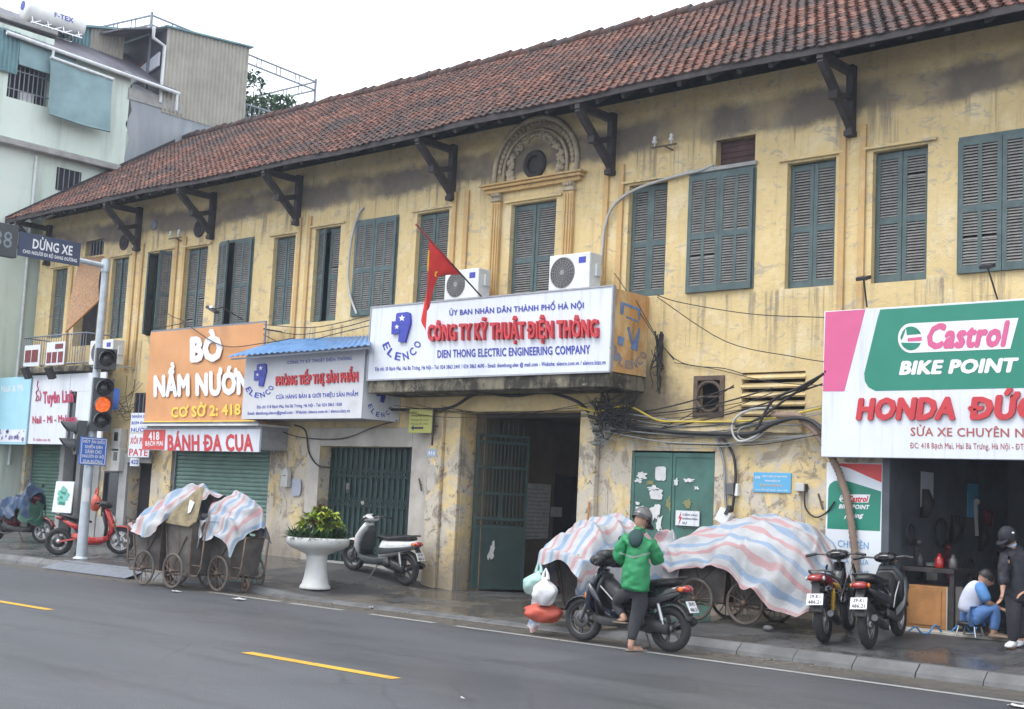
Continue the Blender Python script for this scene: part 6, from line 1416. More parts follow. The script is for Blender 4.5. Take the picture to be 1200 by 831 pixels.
def two_wheeler(label, loc, head, kind='scooter', main=m_blackp, side=None, inner=m_plast, rim=m_rim, seatm=m_seat, cowl=None, plate_txt=True, wb=1.26, steer=.0, lean=0, mirrors=True, wire=False, tailm=m_tail, group=None, name='motor_scooter', cat='motor scooter', stand='side', sporty=False, on_walk=True):
    r = thing(name, label, cat, loc, math.atan2(head[1], head[0]), group, local=True)
    r.rotation_euler = (lean, 0, math.atan2(head[1], head[0])); r.rotation_mode = 'XYZ'
    side = side or main; cowl = cowl or main; R = .275; h = wb/2; rw = V3(-h, 0, R); fw = V3(h, 0, R)
    hd = V3(h-.305, 0, .99)                                  # steering head top
    wheel('rear_wheel', rw, R, r, rim, .058, wire=wire)
    fwh = wheel('front_wheel', fw, R, r, rim, .050, wire=wire, disc=not wire)
    ax = (hd-fw).normalized()
    mb = MB()
    for s in (-1, 1): mb.tube([fw+V3(0, s*.075, 0), fw+V3(0, s*.075, 0)+ax*.36], [.020, .024], 8)
    mb.bar(fw+ax*.37+V3(0, -.09, 0), fw+ax*.37+V3(0, .09, 0), .045, .035); mb.tube([fw+ax*.37, hd], .028, 8)
    mb.build('fork', m_engine, r)
    fender('front_fender', fw, R+.028, .070, .30 if kind != 'underbone' else .5, 2.75, r, main)
    # handlebar, grips, levers
    mb = MB(); hb = hd+V3(-.02, 0, .02)
    mb.tube([hb+V3(-.10, -.34, .00), hb+V3(-.06, -.26, .02), hb+V3(0, -.10, .0), hb+V3(0, .10, .0), hb+V3(-.06, .26, .02), hb+V3(-.10, .34, .0)], .013, 8); hbar = mb.build('handlebar', m_engine, r)
    for s in (-1, 1):
        mb = MB(); mb.tube([hb+V3(-.115, s*.385, -.003), hb+V3(-.066, s*.255, .018)], .019, 8); mb.build('grip', m_plast, hbar)
        mb = MB(); mb.tube([hb+V3(-.035, s*.22, .01), hb+V3(-.03, s*.30, .0), hb+V3(-.07, s*.38, -.02)], .006, 5); mb.build('brake_lever', m_rimsil, hbar)
        if mirrors and (mirrors is True or mirrors == s):
            mb = MB(); q = hb+V3(.02, s*.30, .26); mb.tube([hb+V3(-.03, s*.2, .02), hb+V3(.02, s*.25, .14), q], .006, 6); mb.sph(q+V3(0, 0, .02), .05, 12, 8, (.35, 1, .75)); mi = mb.build('mirror', m_plast, hbar)
            mb = MB(); mb.lathe([(.040, 0), (0, .002)], q+V3(-.019, 0, .02), Matrix.Rotation(-PI/2, 3, 'Y'), 14); mb.build('glass', m_mirror, mi)
    # handle cowl with headlight
    mb = MB(); mb.loft([(hd+V3(.13, 0, -.01), .045, .03, .2), (hd+V3(.11, 0, .0), .10, .055, .2), (hd+V3(.04, 0, .015), .15, .07, .1), (hd+V3(-.06, 0, .02), .14, .06, 0), (hd+V3(-.12, 0, .02), .09, .035, 0)], 18, 2.4)
    hc = mb.build('handle_cowl', cowl, r)
    mb = MB(); mb.loft([(hd+V3(-.125, 0, .035), .07, .012, .3), (hd+V3(-.06, 0, .08), .07, .012, .3)], 12, 3); mb.build('instrument_panel', m_glassblk, hc)
    if kind == 'scooter' or kind == 'electric':
        lw = .20 if kind == 'scooter' else .13
        mb = MB(); mb.loft([(V3(h-.22, 0, .34), lw*.72, .035, 1.75), (V3(h-.16, 0, .48), lw*.95, .055, 1.85), (V3(h-.18, 0, .66), lw, .07, 1.9), (V3(h-.24, 0, .80), lw*.85, .06, 1.95), (V3(h-.285, 0, .92), lw*.5, .045, 1.95)], 20, 2.5)
        ap = mb.build('front_apron', main, r)
        mb = MB(); mb.loft([(V3(h-.10, 0, .62), .07, .01, 1.9), (V3(h-.115, 0, .70), .12, .018, 1.9), (V3(h-.145, 0, .78), .06, .01, 1.9)], 14, 2.2); mb.build('headlight', m_clear, ap)
        for s in (-1, 1): mb = MB(); mb.sph((h-.14, s*lw*.80, .58), .045, 10, 7, (.6, .5, 1)); mb.build('indicator', m_amber, ap)
        mb = MB(); mb.loft([(V3(h-.30, 0, .36), lw*.80, .03, 1.8), (V3(h-.28, 0, .55), lw*.95, .03, 1.85), (V3(h-.32, 0, .74), lw*.85, .035, 1.9), (V3(h-.345, 0, .86), lw*.5, .03, 1.9)], 18, 3); mb.build('leg_shield', inner, r)
        mb = MB(); mb.loft([(V3(h-.22, 0, .325), .12, .035, .1), (V3(h-.42, 0, .315), .15, .035, 0), (V3(-.10, 0, .325), .15, .04, 0), (V3(-.26, 0, .37), .13, .05, .2)], 16, 3.5); mb.build('floorboard', inner, r)
        for s in (-1, 1):
            mb = MB(); mb.loft([(V3(h-.22, s*.13, .33), .012, .05, .3), (V3(h-.42, s*.155, .29), .018, .055, 0), (V3(0, s*.155, .30), .018, .06, -.1), (V3(-.32, s*.15, .40), .014, .05, -.4)], 10, 2.4); mb.build('side_skirt', inner if kind == 'scooter' else main, r)
    if kind == 'scooter':
        mb = MB(); mb.loft([(V3(-.02, 0, .47), .10, .13, -.1), (V3(-.10, 0, .53), .155, .17, -.1), (V3(-.28, 0, .585), .165, .155, -.12), (V3(-.50, 0, .65), .15, .12, -.2), (V3(-.70, 0, .72), .115, .075, -.25), (V3(-.84, 0, .77), .075, .04, -.3)], 22, 2.7)
        bd = mb.build('tail_body', side, r)
        for s in (-1, 1): mb = MB(); mb.loft([(V3(-.06, s*.150, .50), .012, .06, -.2), (V3(-.30, s*.172, .55), .012, .05, -.25), (V3(-.62, s*.142, .64), .012, .035, -.3), (V3(-.8, s*.10, .71), .008, .02, -.3)], 10, 2.5); mb.build('side_panel', inner if main != m_redp else m_plast, bd)
        sz = .745
        mb = MB(); mb.loft([(V3(.06, 0, sz-.03), .085, .025, .1), (V3(-.05, 0, sz+.0), .125, .045, 0), (V3(-.24, 0, sz-.0), .145, .05, 0), (V3(-.36, 0, sz+.035), .15, .055, -.2), (V3(-.56, 0, sz+.075), .135, .05, -.1), (V3(-.72, 0, sz+.085), .095, .03, -.1)], 18, 2.6); mb.build('seat', seatm, r)
        if sporty:
            mb = MB(); mb.loft([(V3(h-.33, 0, .80), .10, .06, .9), (V3(h-.42, 0, .66), .115, .12, .8), (V3(.04, 0, .54), .12, .14, .3), (V3(-.08, 0, .54), .14, .14, 0)], 18, 2.6); mb.build('centre_tunnel', m_plast, r)
            for s in (-1, 1): mb = MB(); mb.loft([(V3(h-.22, s*.19, .74), .016, .04, -1.0), (V3(h-.30, s*.225, .60), .022, .11, -1.0), (V3(h-.40, s*.20, .44), .02, .10, -.9), (V3(.0, s*.165, .36), .014, .05, -.4)], 12, 2.4); mb.build('side_fairing', main, r)
            for s in (-1, 1): mb = MB(); mb.tube([V3(h-.30, s*.15, .74), V3(.12, s*.14, .56), V3(.0, s*.14, .42)], .011, 6); mb.build('trim_bar', m_rimsil, r)
        tl = V3(-.86, 0, .765)
    elif kind == 'underbone':
        mb = MB(); mb.loft([(V3(h-.24, 0, .90), .075, .05, 1.2), (V3(h-.34, 0, .74), .10, .09, .9), (V3(h-.48, 0, .58), .085, .08, .6), (V3(-.05, 0, .50), .075, .07, .2), (V3(-.22, 0, .52), .08, .09, 0)], 16, 2.5); mb.build('main_body', main, r)
        for s in (-1, 1):
            mb = MB(); mb.loft([(V3(h-.26, s*.17, .86), .014, .05, -.9), (V3(h-.33, s*.22, .66), .014, .11, -1.1), (V3(h-.40, s*.20, .44), .014, .09, -1.2), (V3(h-.42, s*.15, .32), .012, .04, -1.2)], 12, 2.4); mb.build('leg_shield', main, r)
            mb = MB(); mb.loft([(V3(-.10, s*.10, .60), .02, .05, -.2), (V3(-.35, s*.125, .67), .022, .065, -.25), (V3(-.62, s*.105, .76), .02, .05, -.3), (V3(-.84, s*.06, .84), .012, .02, -.3)], 12, 2.4); sp_ = mb.build('side_panel', side, r)
            mb = MB(); mb.loft([(V3(-.14, s*.124, .61), .008, .02, -.3), (V3(-.34, s*.148, .665), .008, .035, -.3), (V3(-.52, s*.128, .72), .006, .008, -.3)], 8, 2.2); mb.build('decal', m_ygold, sp_)
            mb = MB(); a, b = V3(-.60, s*.115, .30), V3(-.44, s*.115, .64); mb.tube([a, b], .014, 8); d = b-a
            pts = [a+d*(.25+.65*i/90)+Matrix.Rotation(2*PI*i/10, 3, d.normalized()) @ V3(0, .026, 0) for i in range(91)]; mb.tube(pts, .006, 5); mb.build('shock_absorber', m_spring, r)
        mb = MB(); mb.loft([(V3(.08, 0, .67), .07, .02, .1), (V3(-.05, 0, .715), .10, .04, .1), (V3(-.30, 0, .755), .115, .045, -.05), (V3(-.60, 0, .80), .10, .045, -.1), (V3(-.80, 0, .85), .06, .02, -.2)], 18, 2.6); mb.build('seat', seatm, r)
        mb = MB(); mb.loft([(V3(-.55, 0, .72), .09, .05, -.2), (V3(-.88, 0, .82), .055, .035, -.3)], 12, 2.6); mb.build('tail_body', side, r)
        tl = V3(-.88, 0, .81)
    else:                                                    # light electric scooter with open frame
        mb = MB(); mb.loft([(V3(h-.20, 0, .34), .06, .05, .6), (V3(h-.42, 0, .255), .085, .06, .1), (V3(-.12, 0, .26), .085, .06, -.1), (V3(-.30, 0, .38), .06, .06, -.6)], 14, 3); mb.build('main_body', main, r)
        for s in (-1, 1): mb = MB(); mb.bar((-.24, s*.09, .33), (rw.x+.02, s*.085, rw.z), .05, .035); mb.build('swing_arm', main, r)
        mb = MB(); mb.loft([(V3(-.06, 0, .42), .07, .09, -.3), (V3(-.20, 0, .55), .09, .11, -.3), (V3(-.42, 0, .68), .08, .055, -.4), (V3(-.60, 0, .76), .05, .03, -.4)], 14, 2.7); mb.build('tail_body', m_plast, r)
        for s in (-1, 1): mb = MB(); mb.loft([(V3(-.10, s*.085, .50), .01, .05, -.5), (V3(-.34, s*.095, .60), .01, .05, -.5), (V3(-.52, s*.07, .70), .008, .02, -.5)], 8, 2.3); mb.build('side_panel', main, r)
        mb = MB(); mb.loft([(V3(.02, 0, .66), .08, .02, 0), (V3(-.14, 0, .70), .115, .04, -.1), (V3(-.36, 0, .755), .11, .04, -.2), (V3(-.60, 0, .82), .06, .025, -.2)], 16, 2.6); mb.build('seat', seatm, r)
        mb = MB(); mb.tube([(-.46, -.09, .74), (-.70, -.07, .84), (-.70, .07, .84), (-.46, .09, .74)], .012, 6); mb.build('grab_rail', m_plast, r); tl = V3(-.63, 0, .76)
        mb = MB(); mb.lathe([(0, -.05), (.115, -.05), (.115, .05), (0, .05)], rw, Matrix.Rotation(PI/2, 3, 'X'), 24); mb.build('hub_motor', m_plast, r)
    mb = MB(); mb.loft([(tl+V3(.10, 0, -.02), .105, .045, -.2), (tl+V3(.0, 0, .0), .085, .042, -.25), (tl+V3(-.04, 0, .0), .05, .025, -.3)], 14, 2.6); mb.build('tail_light', tailm, r)
    if kind != 'electric':
        for s in (-1, 1): mb = MB(); mb.sph(tl+V3(.05, s*.105, -.01), .032, 8, 6, (1.2, .5, .9)); mb.build('indicator', m_clear if kind == 'underbone' else m_amber, r)
        fender('rear_fender', rw, R+.05, .085, .9, 2.75, r, m_plast)
        pc = V3(-h-.29, 0, .555); Rp = Matrix.Rotation(math.radians(28), 3, 'Y')
        mb = MB(); mb.bar(tl+V3(.08, 0, -.04), pc+V3(.05, 0, .05), .10, .03); mb.bar(pc+V3(.02, 0, -.05), rw+V3(-.24, 0, .14), .11, .02); mb.build('mud_guard', m_plast, r)
        mb = MB(); mb.box(pc, (.008, .20, .145), Rp); pl = mb.build('licence_plate', m_plate, r, bevel=.002)
        if plate_txt:
            for k, (s, w_) in enumerate((("29-K1", .13), ("486.21", .16))):
                mb = MB(); ctr = pc+Rp @ V3(-.005, 0, .035-.07*k); text_into(mb, s, ctr+Rp @ V3(0, w_/2, -.022), Rp @ V3(0, -w_, 0), Rp @ V3(0, 0, .045), Rp @ V3(-1, 0, 0), .001, .04); mb.build('lettering', m_black, pl, recalc=False)
        mb = MB(); mb.tube([(-.36, -.12, sz_+.02 if False else .80), (-.62, -.13, .86), (-.78, -.09, .89), (-.78, .09, .89), (-.62, .13, .86), (-.36, .12, .80)], .012, 8); mb.build('grab_rail', m_plast if kind == 'scooter' else m_engine, r)
        mb = MB(); mb.loft([(V3(-.10, .02, .33), .08, .08, 0), (V3(-.24, .03, .32), .11, .10, 0), (V3(-.48, .06, .30), .09, .085, 0), (V3(rw.x-.02, .09, rw.z), .04, .07, 0)], 14, 2.8); mb.lathe([(0, 0), (.07, 0), (.07, .05), (0, .06)], (-.30, .13, .33), Matrix.Rotation(-PI/2, 3, 'X'), 16); mb.build('engine', m_engine if kind == 'underbone' else m_plast, r)
        mb = MB(); mb.tube([(-.12, -.08, .24), (-.26, -.13, .19), (-.40, -.145, .23)], .018, 8); mb.tube([(-.40, -.145, .235), (-.46, -.15, .25), (-.84, -.165, .37), (-.88, -.165, .385)], [.035, .055, .058, .04], 12); mb.build('exhaust', m_exh, r)
        if kind == 'scooter':
            mb = MB(); a, b = V3(rw.x+.02, .12, rw.z+.02), V3(-.50, .11, .60); mb.tube([a, b], .012, 8); mb.tube([a.lerp(b, .25), a.lerp(b, .9)], .026, 10); mb.build('shock_absorber', m_rimsil, r)
    mb = MB()
    if stand == 'side': mb.tube([(-.08, .12, .27), (-.02, .24, .02)], .011, 6); mb.box((-.02, .25, .012), (.05, .05, .02))
    else: mb.tube([(-.20, .10, .25), (-.26, .16, .01), (-.26, -.16, .01), (-.20, -.10, .25)], .012, 6)
    mb.build('stand', m_engine, r)
    if on_walk:                                              # both wheels on the sloping pavement
        dn = V3(head[0], head[1], 0).normalized(); a, b = V3(*loc)+dn*h, V3(*loc)-dn*h; zf, zr = walk_z(a.x, a.y), walk_z(b.x, b.y)
        r.location.z = (zf+zr)/2+.002; r.rotation_euler.y = -math.atan2(zf-zr, wb)
    return r
def place(front, rear):
    a = Vector(front); b = Vector(rear); d = (a-b); d.z = 0; d.normalize(); m_ = (a+b)/2; m_.z = (a.z+b.z)/2; return m_, d
# the rider's bike in the road beside the kerb
m_, d_ = place(G(683, 752), G(785, 765)); rider_bike = two_wheeler('blue black motor scooter standing at the kerb beside the person in green', (m_.x, m_.y, .006), d_, 'scooter', m_dkblue, m_blackp, m_plast, wb=1.27, stand='centre', mirrors=-1, sporty=True, on_walk=False)
rb_m, rb_d = m_, d_
mb = MB()
for k in range(9): mb.sph((.30+.05*math.sin(k*2.1), .16*math.sin(k*1.3)*1.2, 1.05+.05*math.sin(k*3.7)), .085, 10, 7, (1, 1.2, .8))
mb.build('handlebar_cover', m_plast, rider_bike)
# white scooter by the folding gate
r_ = GW(474, 686); d_ = V3(-.985, -.10, 0).normalized(); m_ = r_+d_*.63; m_.z = walk_z(m_.x, m_.y)
two_wheeler('white and grey motor scooter parked before the dark folding gate', m_+V3(0, 0, .01), d_, 'scooter', m_whitep, m_whitep, m_greypl, cowl=m_whitep, tailm=m_tail, lean=-.06, mirrors=1)
# red electric scooter
f_, r_ = GW(137, 650), GW(72, 651); m_, d_ = place(f_, r_)
two_wheeler('bright red electric scooter with exposed wheels parked behind the signal pole', (m_.x, m_.y, walk_z(m_.x, m_.y)+.01), d_, 'electric', m_redp, m_redp, m_plast, rim=m_rimsil, wb=1.20, cowl=m_plast, mirrors=False, lean=-.04, name='electric_scooter', cat='electric scooter', stand='centre')
# covered scooter on the far left
f_ = GW(49, 637); d_ = V3(.86, .42, 0).normalized(); m_ = f_-d_*.63; es_m = m_.copy(); es_m.z = walk_z(m_.x, m_.y); es_d = d_
two_wheeler('dark red motor scooter half hidden under a dark blue raincoat', es_m+V3(0, 0, .01), d_, 'scooter', m_dkred, m_dkred, m_plast, rim=m_rimsil, mirrors=1, lean=-.05)
# the pair by the poster
r_ = GW(966, 754); d_ = V3(-.24, .97, 0).normalized(); m_ = r_+d_*.63
two_wheeler('dark red underbone motorbike with yellow rear springs before the narrow poster', (m_.x, m_.y, walk_z(m_.x, m_.y)-.005), d_, 'underbone', m_blackp, m_dkred, m_plast, rim=m_rimsil, wire=True, mirrors=False, lean=-.08, name='motorbike', cat='motorbike')
r_ = GW(1019, 760); d_ = V3(-.17, .985, 0).normalized(); m_ = r_+d_*.63
two_wheeler('black motor scooter with clear rear lamp parked by the open garage', (m_.x, m_.y, walk_z(m_.x, m_.y)-.005), d_, 'scooter', m_greypl, m_blackp, m_plast, rim=m_rimsil, mirrors=False, lean=-.08, cowl=m_blackp, sporty=True)
# ================================================================== REFUSE HANDCARTS, TARPAULINS, PLANTER, BAGS
def handcart(label, loc, rotz, L=.80, W=.66, H=.78, z0=.26, R=.29, wx=0.0, lid=False, handle=1, caster=True, group='refuse handcarts'):
    r = thing('refuse_handcart', label, 'handcart', loc, rotz, group, local=True)
    t_ = .012; bl, bw = L*.80, W*.82
    mb = MB(); lo = [V3(-bl/2, -bw/2, z0), V3(bl/2, -bw/2, z0), V3(bl/2, bw/2, z0), V3(-bl/2, bw/2, z0)]; hi = [V3(-L/2, -W/2, z0+H), V3(L/2, -W/2, z0+H), V3(L/2, W/2, z0+H), V3(-L/2, W/2, z0+H)]
    mb.add(lo+hi, [(3, 2, 1, 0), (0, 1, 5, 4), (1, 2, 6, 5), (2, 3, 7, 6), (3, 0, 4, 7)], False)
    tb = mb.build('tub', m_bin, r); md = tb.modifiers.new('s', 'SOLIDIFY'); md.thickness = t_; md.offset = -1; md = tb.modifiers.new('b', 'BEVEL'); md.width = .015; md.segments = 2
    mb = MB(); mb.tube([hi[0], hi[1], hi[2], hi[3]], .018, 8, closed=True)
    for k in range(4): mb.bar(lo[k]+V3(0, 0, .01), hi[k], .035)
    for s in (-1, 1): mb.bar(V3(-bl/2+.1, s*bw/2, z0+.02), V3(L*.3, s*W*.49, z0+H*.72), .03, .012); mb.bar(V3(0, s*bw*.5, z0), V3(0, s*W*.5, z0+H), .04, .015)
    mb.build('rim_frame', m_rust, r)
    mb = MB()
    for s in (-1, 1): mb.tube([V3(-bl/2, s*bw*.45, z0-.04), V3(bl/2+.16*handle, s*bw*.45, z0-.04)], .016, 6)
    hx = (L/2+.20)*handle
    mb.tube([V3(bl/2*handle*.5, -bw*.45, z0-.03), V3(hx*.85, -bw*.45, z0-.03), V3(hx, -bw*.45, z0+.1), V3(hx*1.12, -bw*.45, z0+H+.02), V3(hx*1.12, bw*.45, z0+H+.02), V3(hx, bw*.45, z0+.1), V3(hx*.85, bw*.45, z0-.03), V3(bl/2*handle*.5, bw*.45, z0-.03)], .016, 8); mb.tube([V3(hx*1.0, -bw*.45, z0+.14), V3(bl/2*handle, -bw*.45, z0+.14)], .012, 6)
    mb.tube([V3(wx, -W/2-.08, R), V3(wx, W/2+.08, R)], .016, 8); mb.bar(V3(wx, -bw*.45, R), V3(wx, -bw*.45, z0+.05), .04); mb.bar(V3(wx, bw*.45, R), V3(wx, bw*.45, z0+.05), .04); mb.build('chassis', m_rust, r)
    for s in (-1, 1):
        c = V3(wx, s*(W/2+.05), R); mb = MB(); mb.ring(c, (0, 1, 0), R-.035, .012, 32, 6); mb.lathe([(0, -.05), (.035, -.05), (.035, .05), (0, .05)], c, Matrix.Rotation(PI/2, 3, 'X'), 12)
        for k in range(14): a = 2*PI*k/14; mb.tube([c+V3(.03*math.cos(a), (.03 if k % 2 else -.03), .03*math.sin(a)), c+V3((R-.035)*math.cos(a+.1), 0, (R-.035)*math.sin(a+.1))], .007, 4)
        w_ = mb.build('wheel', m_rust, r); mb = MB(); mb.ring(c, (0, 1, 0), R-.018, .018, 36, 8); mb.build('tyre', m_bin, w_)
    if caster:
        c = V3(-handle*(bl/2-.08) if caster == 1 else handle*(L/2+.02), 0, .12); mb = MB(); mb.ring(c, (0, 1, 0), .095, .024, 20, 8); mb.lathe([(0, -.03), (.05, -.03), (.05, .03), (0, .03)], c, Matrix.Rotation(PI/2, 3, 'X'), 10); mb.bar(c+V3(0, .05, 0), c+V3(0, .05, .16), .02); mb.bar(c+V3(0, -.05, 0), c+V3(0, -.05, .16), .02); mb.box(c+V3(0, 0, .165), (.06, .12, .02)); mb.build('caster_wheel', m_rust, r)
    # heap of rubbish bags inside
    mb = MB()
    for k in range(7): mb.sph((random.uniform(-L*.25, L*.25), random.uniform(-W*.2, W*.2), z0+H-.05+random.uniform(-.05, .08)), random.uniform(.12, .2), 10, 7, (1.2, 1, .8))
    mb.build('rubbish_bag', m_plast, r)['kind'] = 'stuff'
    return r
carts = []
handcart('grimy refuse handcart with two spoked wheels at the left end of its row', (-3.42, -3.74, .012), .05, wx=.05, handle=-1, W=.62)
cb = handcart('grimy refuse handcart with an upright stained lid in the middle of its row', (-2.56, -3.70, .012), .0, wx=-.02, handle=1, L=.74, W=.60, H=.84, caster=0)
handcart('low grimy refuse handcart with tall tube handle at the right end of its row', (-1.98, -3.30, .014), -.04, wx=.12, handle=1, L=.74, W=.62, H=.62, caster=2)
mb = MB(); mb.prism([V3(-.40, -.36, 1.06), V3(.34, -.36, 1.02), V3(.46, -.34, 1.10), V3(.33, -.14, 1.66), V3(.26, -.13, 1.68), V3(-.16, -.22, 1.38)], (0.03, .03, .008)); mb.build('lid', m_binlid, cb, bevel=.006)
mb = MB(); mb.prism([V3(.16, -.235, 1.46), V3(.31, -.25, 1.42), V3(.29, -.30, 1.26), V3(.23, -.31, 1.24), V3(.19, -.275, 1.36)], (-.003, -.006, -.003)); mb.build('torn_paper', m_paper, cb)
# ---- tarpaulins
def catm(pts, n):
    P = []
    for i in range(len(pts)-1):
        p0, p1, p2, p3 = pts[max(0, i-1)], pts[i], pts[i+1], pts[min(len(pts)-1, i+2)]
        for k in range(n): t_ = k/n; P.append(.5*((2*p1)+(p2-p0)*t_+(2*p0-5*p1+4*p2-p3)*t_*t_+(3*p1-p0-3*p2+p3)*t_**3))
    P.append(pts[-1].copy()); return P
def tarpaulin(label, secs, name='striped_tarpaulin', n=9, rep=3.0, skew=0.0, wr=.03, seed=0, m=None, swap=False, fold=.035, group=None):
    """cloth laid through cross sections; every section runs from front hem over the heap to back hem"""
    rows = [catm([Vector(p) for p in s], n) for s in secs]; cols = list(zip(*rows)); cols = [catm(list(c), n) for c in cols]
    G_ = [list(r) for r in zip(*cols)]; nu, nv = len(G_), len(G_[0]); vs = []; uvs = []
    for i in range(nu):
        for j in range(nv):
            p = G_[i][j]; q = Vector((p.x*2.1+seed, p.y*2.1, p.z*2.1)); d = noise.noise_vector(q)*wr+noise.noise_vector(q*2.7)*wr*.45
            ridged = 1-abs(noise.noise(Vector((p.x*1.7+seed*3, p.y*3.1, p.z*1.3)))*2); d += Vector((0, -.35, 1))*max(0, ridged-.5)*.14*wr/.03
            r2 = 1-abs(noise.noise(Vector((p.x*4.3+p.z*2+seed, p.y*3.0-p.z*2.4, p.z*3.0+seed)))*2); d += Vector((.2, -.5, .6))*max(0, r2-.45)*.085*wr/.03; d += noise.noise_vector(q*5.5)*wr*.22
            e = min(1, max(0, 1-min(j, nv-1-j)/(nv*.28))); k = i*.55+seed
            d += Vector((0, math.sin(k*1.1)*fold*e*(-1 if j < nv/2 else 1), math.sin(k*.7+1)*fold*.5*e)); vs.append(p+d)
            u, v = i/(nu-1), j/(nv-1); uvs.append((v, u*rep+v*skew) if swap else (u, v*rep+u*skew))
    me = bpy.data.meshes.new(name); fs = [(i*nv+j, (i+1)*nv+j, (i+1)*nv+j+1, i*nv+j+1) for i in range(nu-1) for j in range(nv-1)]
    base = Vector(secs[0][0]); me.from_pydata([tuple(p-base) for p in vs], [], fs); me.polygons.foreach_set('use_smooth', [True]*len(fs))
    ul = me.uv_layers.new(name='UVMap')
    for l in me.loops: ul.data[l.index].uv = uvs[l.vertex_index]
    me.materials.append(m or m_tarp); o = bpy.data.objects.new(name, me); COL.objects.link(o); o.location = base
    md = o.modifiers.new('s', 'SUBSURF'); md.levels = md.render_levels = 1
    tag(o, label, 'tarpaulin', group); return o
def SH(c0, c1, k, secs): return [[(c1+(p[0]-c0)*k, p[1], p[2]) for p in s] for s in secs]
# over the left handcart: humped, sagging toward the middle one
tarpaulin('striped tarpaulin humped over the left handcart beside the upright lid', SH(-3.62, -3.38, .86, [
    [(-4.20, -4.10, .92), (-4.22, -3.95, 1.02), (-4.20, -3.70, 1.06), (-4.20, -3.45, 1.02), (-4.2, -3.3, .85)],
    [(-3.85, -4.22, .84), (-3.85, -4.02, 1.10), (-3.82, -3.66, 1.32), (-3.8, -3.40, 1.22), (-3.8, -3.22, .85)],
    [(-3.45, -4.26, .80), (-3.45, -4.04, 1.18), (-3.42, -3.62, 1.52), (-3.4, -3.34, 1.40), (-3.4, -3.16, .9)],
    [(-3.14, -4.20, .80), (-3.10, -3.98, 1.26), (-3.02, -3.56, 1.62), (-2.95, -3.26, 1.50), (-2.9, -3.1, 1.0)],
    [(-3.02, -3.98, 1.02), (-2.92, -3.80, 1.34), (-2.78, -3.46, 1.58), (-2.6, -3.20, 1.50), (-2.6, -3.05, 1.1)],
    [(-2.92, -3.70, 1.22), (-2.78, -3.60, 1.40), (-2.60, -3.40, 1.50), (-2.4, -3.16, 1.42), (-2.4, -3.05, 1.15)]]), rep=1.6, skew=0, swap=True, seed=1, wr=.045)
tarpaulin('striped tarpaulin hanging over the low right handcart beside the upright lid', SH(-1.78, -1.98, .82, [
    [(-2.28, -3.70, .98), (-2.26, -3.55, 1.30), (-2.22, -3.38, 1.52), (-2.2, -3.2, 1.45), (-2.2, -3.0, 1.0)],
    [(-2.02, -3.80, .84), (-2.00, -3.64, 1.22), (-1.96, -3.36, 1.55), (-1.92, -3.12, 1.48), (-1.9, -2.95, .95)],
    [(-1.72, -3.80, .80), (-1.70, -3.64, 1.15), (-1.66, -3.34, 1.50), (-1.62, -3.08, 1.40), (-1.6, -2.95, .9)],
    [(-1.44, -3.76, .76), (-1.40, -3.60, 1.05), (-1.34, -3.30, 1.36), (-1.3, -3.06, 1.28), (-1.3, -2.95, .85)],
    [(-1.24, -3.68, .58), (-1.20, -3.54, .84), (-1.14, -3.28, 1.02), (-1.12, -3.06, 1.0), (-1.1, -2.95, .75)]]), rep=1.8, swap=True, seed=5, wr=.05)
mb = MB(); p = V3(-2.12, -3.86, .82)
tarpaulin('crumpled white sheet hanging from the low right handcart', SH(-1.78, -1.98, .82, [[(-2.32, -3.82, .62), (-2.34, -3.80, .80), (-2.22, -3.74, 1.02)], [(-2.18, -3.86, .58), (-2.16, -3.84, .82), (-2.08, -3.78, 1.06)], [(-2.02, -3.84, .72), (-1.98, -3.82, .88), (-1.94, -3.76, 1.04)]]), name='plastic_sheet', m=m_bagw, seed=9, wr=.06)
# cart and cover behind the rider
handcart('refuse handcart standing on the ramp behind the person in green', (4.95, -2.25, walk_z(4.95, -2.25)+.005), PI/2, L=1.25, W=.70, H=.70, handle=-1, wx=.3, caster=1)
xl = 4.95
tarpaulin('striped tarpaulin over the handcart behind the person in green', [
    [(xl+.46, -3.42, .50), (xl+.42, -3.36, .74), (xl+.02, -3.30, .92), (xl-.36, -3.3, .82), (xl-.42, -3.3, .55)],
    [(xl+.50, -3.10, .45), (xl+.42, -3.04, 1.02), (xl+.02, -3.0, 1.24), (xl-.36, -3.0, 1.05), (xl-.44, -3.0, .5)],
    [(xl+.52, -2.72, .44), (xl+.40, -2.68, 1.18), (xl+.00, -2.66, 1.42), (xl-.36, -2.6, 1.2), (xl-.44, -2.6, .5)],
    [(xl+.52, -2.25, .44), (xl+.40, -2.24, 1.28), (xl+.00, -2.2, 1.50), (xl-.36, -2.2, 1.25), (xl-.44, -2.2, .5)],
    [(xl+.50, -1.85, .48), (xl+.40, -1.84, 1.22), (xl+.00, -1.8, 1.46), (xl-.36, -1.8, 1.2), (xl-.44, -1.8, .5)],
    [(xl+.46, -1.45, .50), (xl+.36, -1.44, 1.02), (xl+.00, -1.4, 1.20), (xl-.36, -1.4, 1.0), (xl-.44, -1.4, .5)]], rep=3.0, seed=11, wr=.045)
tarpaulin('pale striped strip of tarpaulin trailing on the ground below the red bag', [[(4.62, -3.46, .02), (4.66, -3.44, .30), (4.72, -3.42, .62)], [(4.78, -3.50, .02), (4.80, -3.48, .30), (4.84, -3.46, .62)], [(4.90, -3.50, .10), (4.92, -3.48, .34), (4.95, -3.46, .62)]], name='tarpaulin_strip', rep=1.0, seed=3, wr=.04)
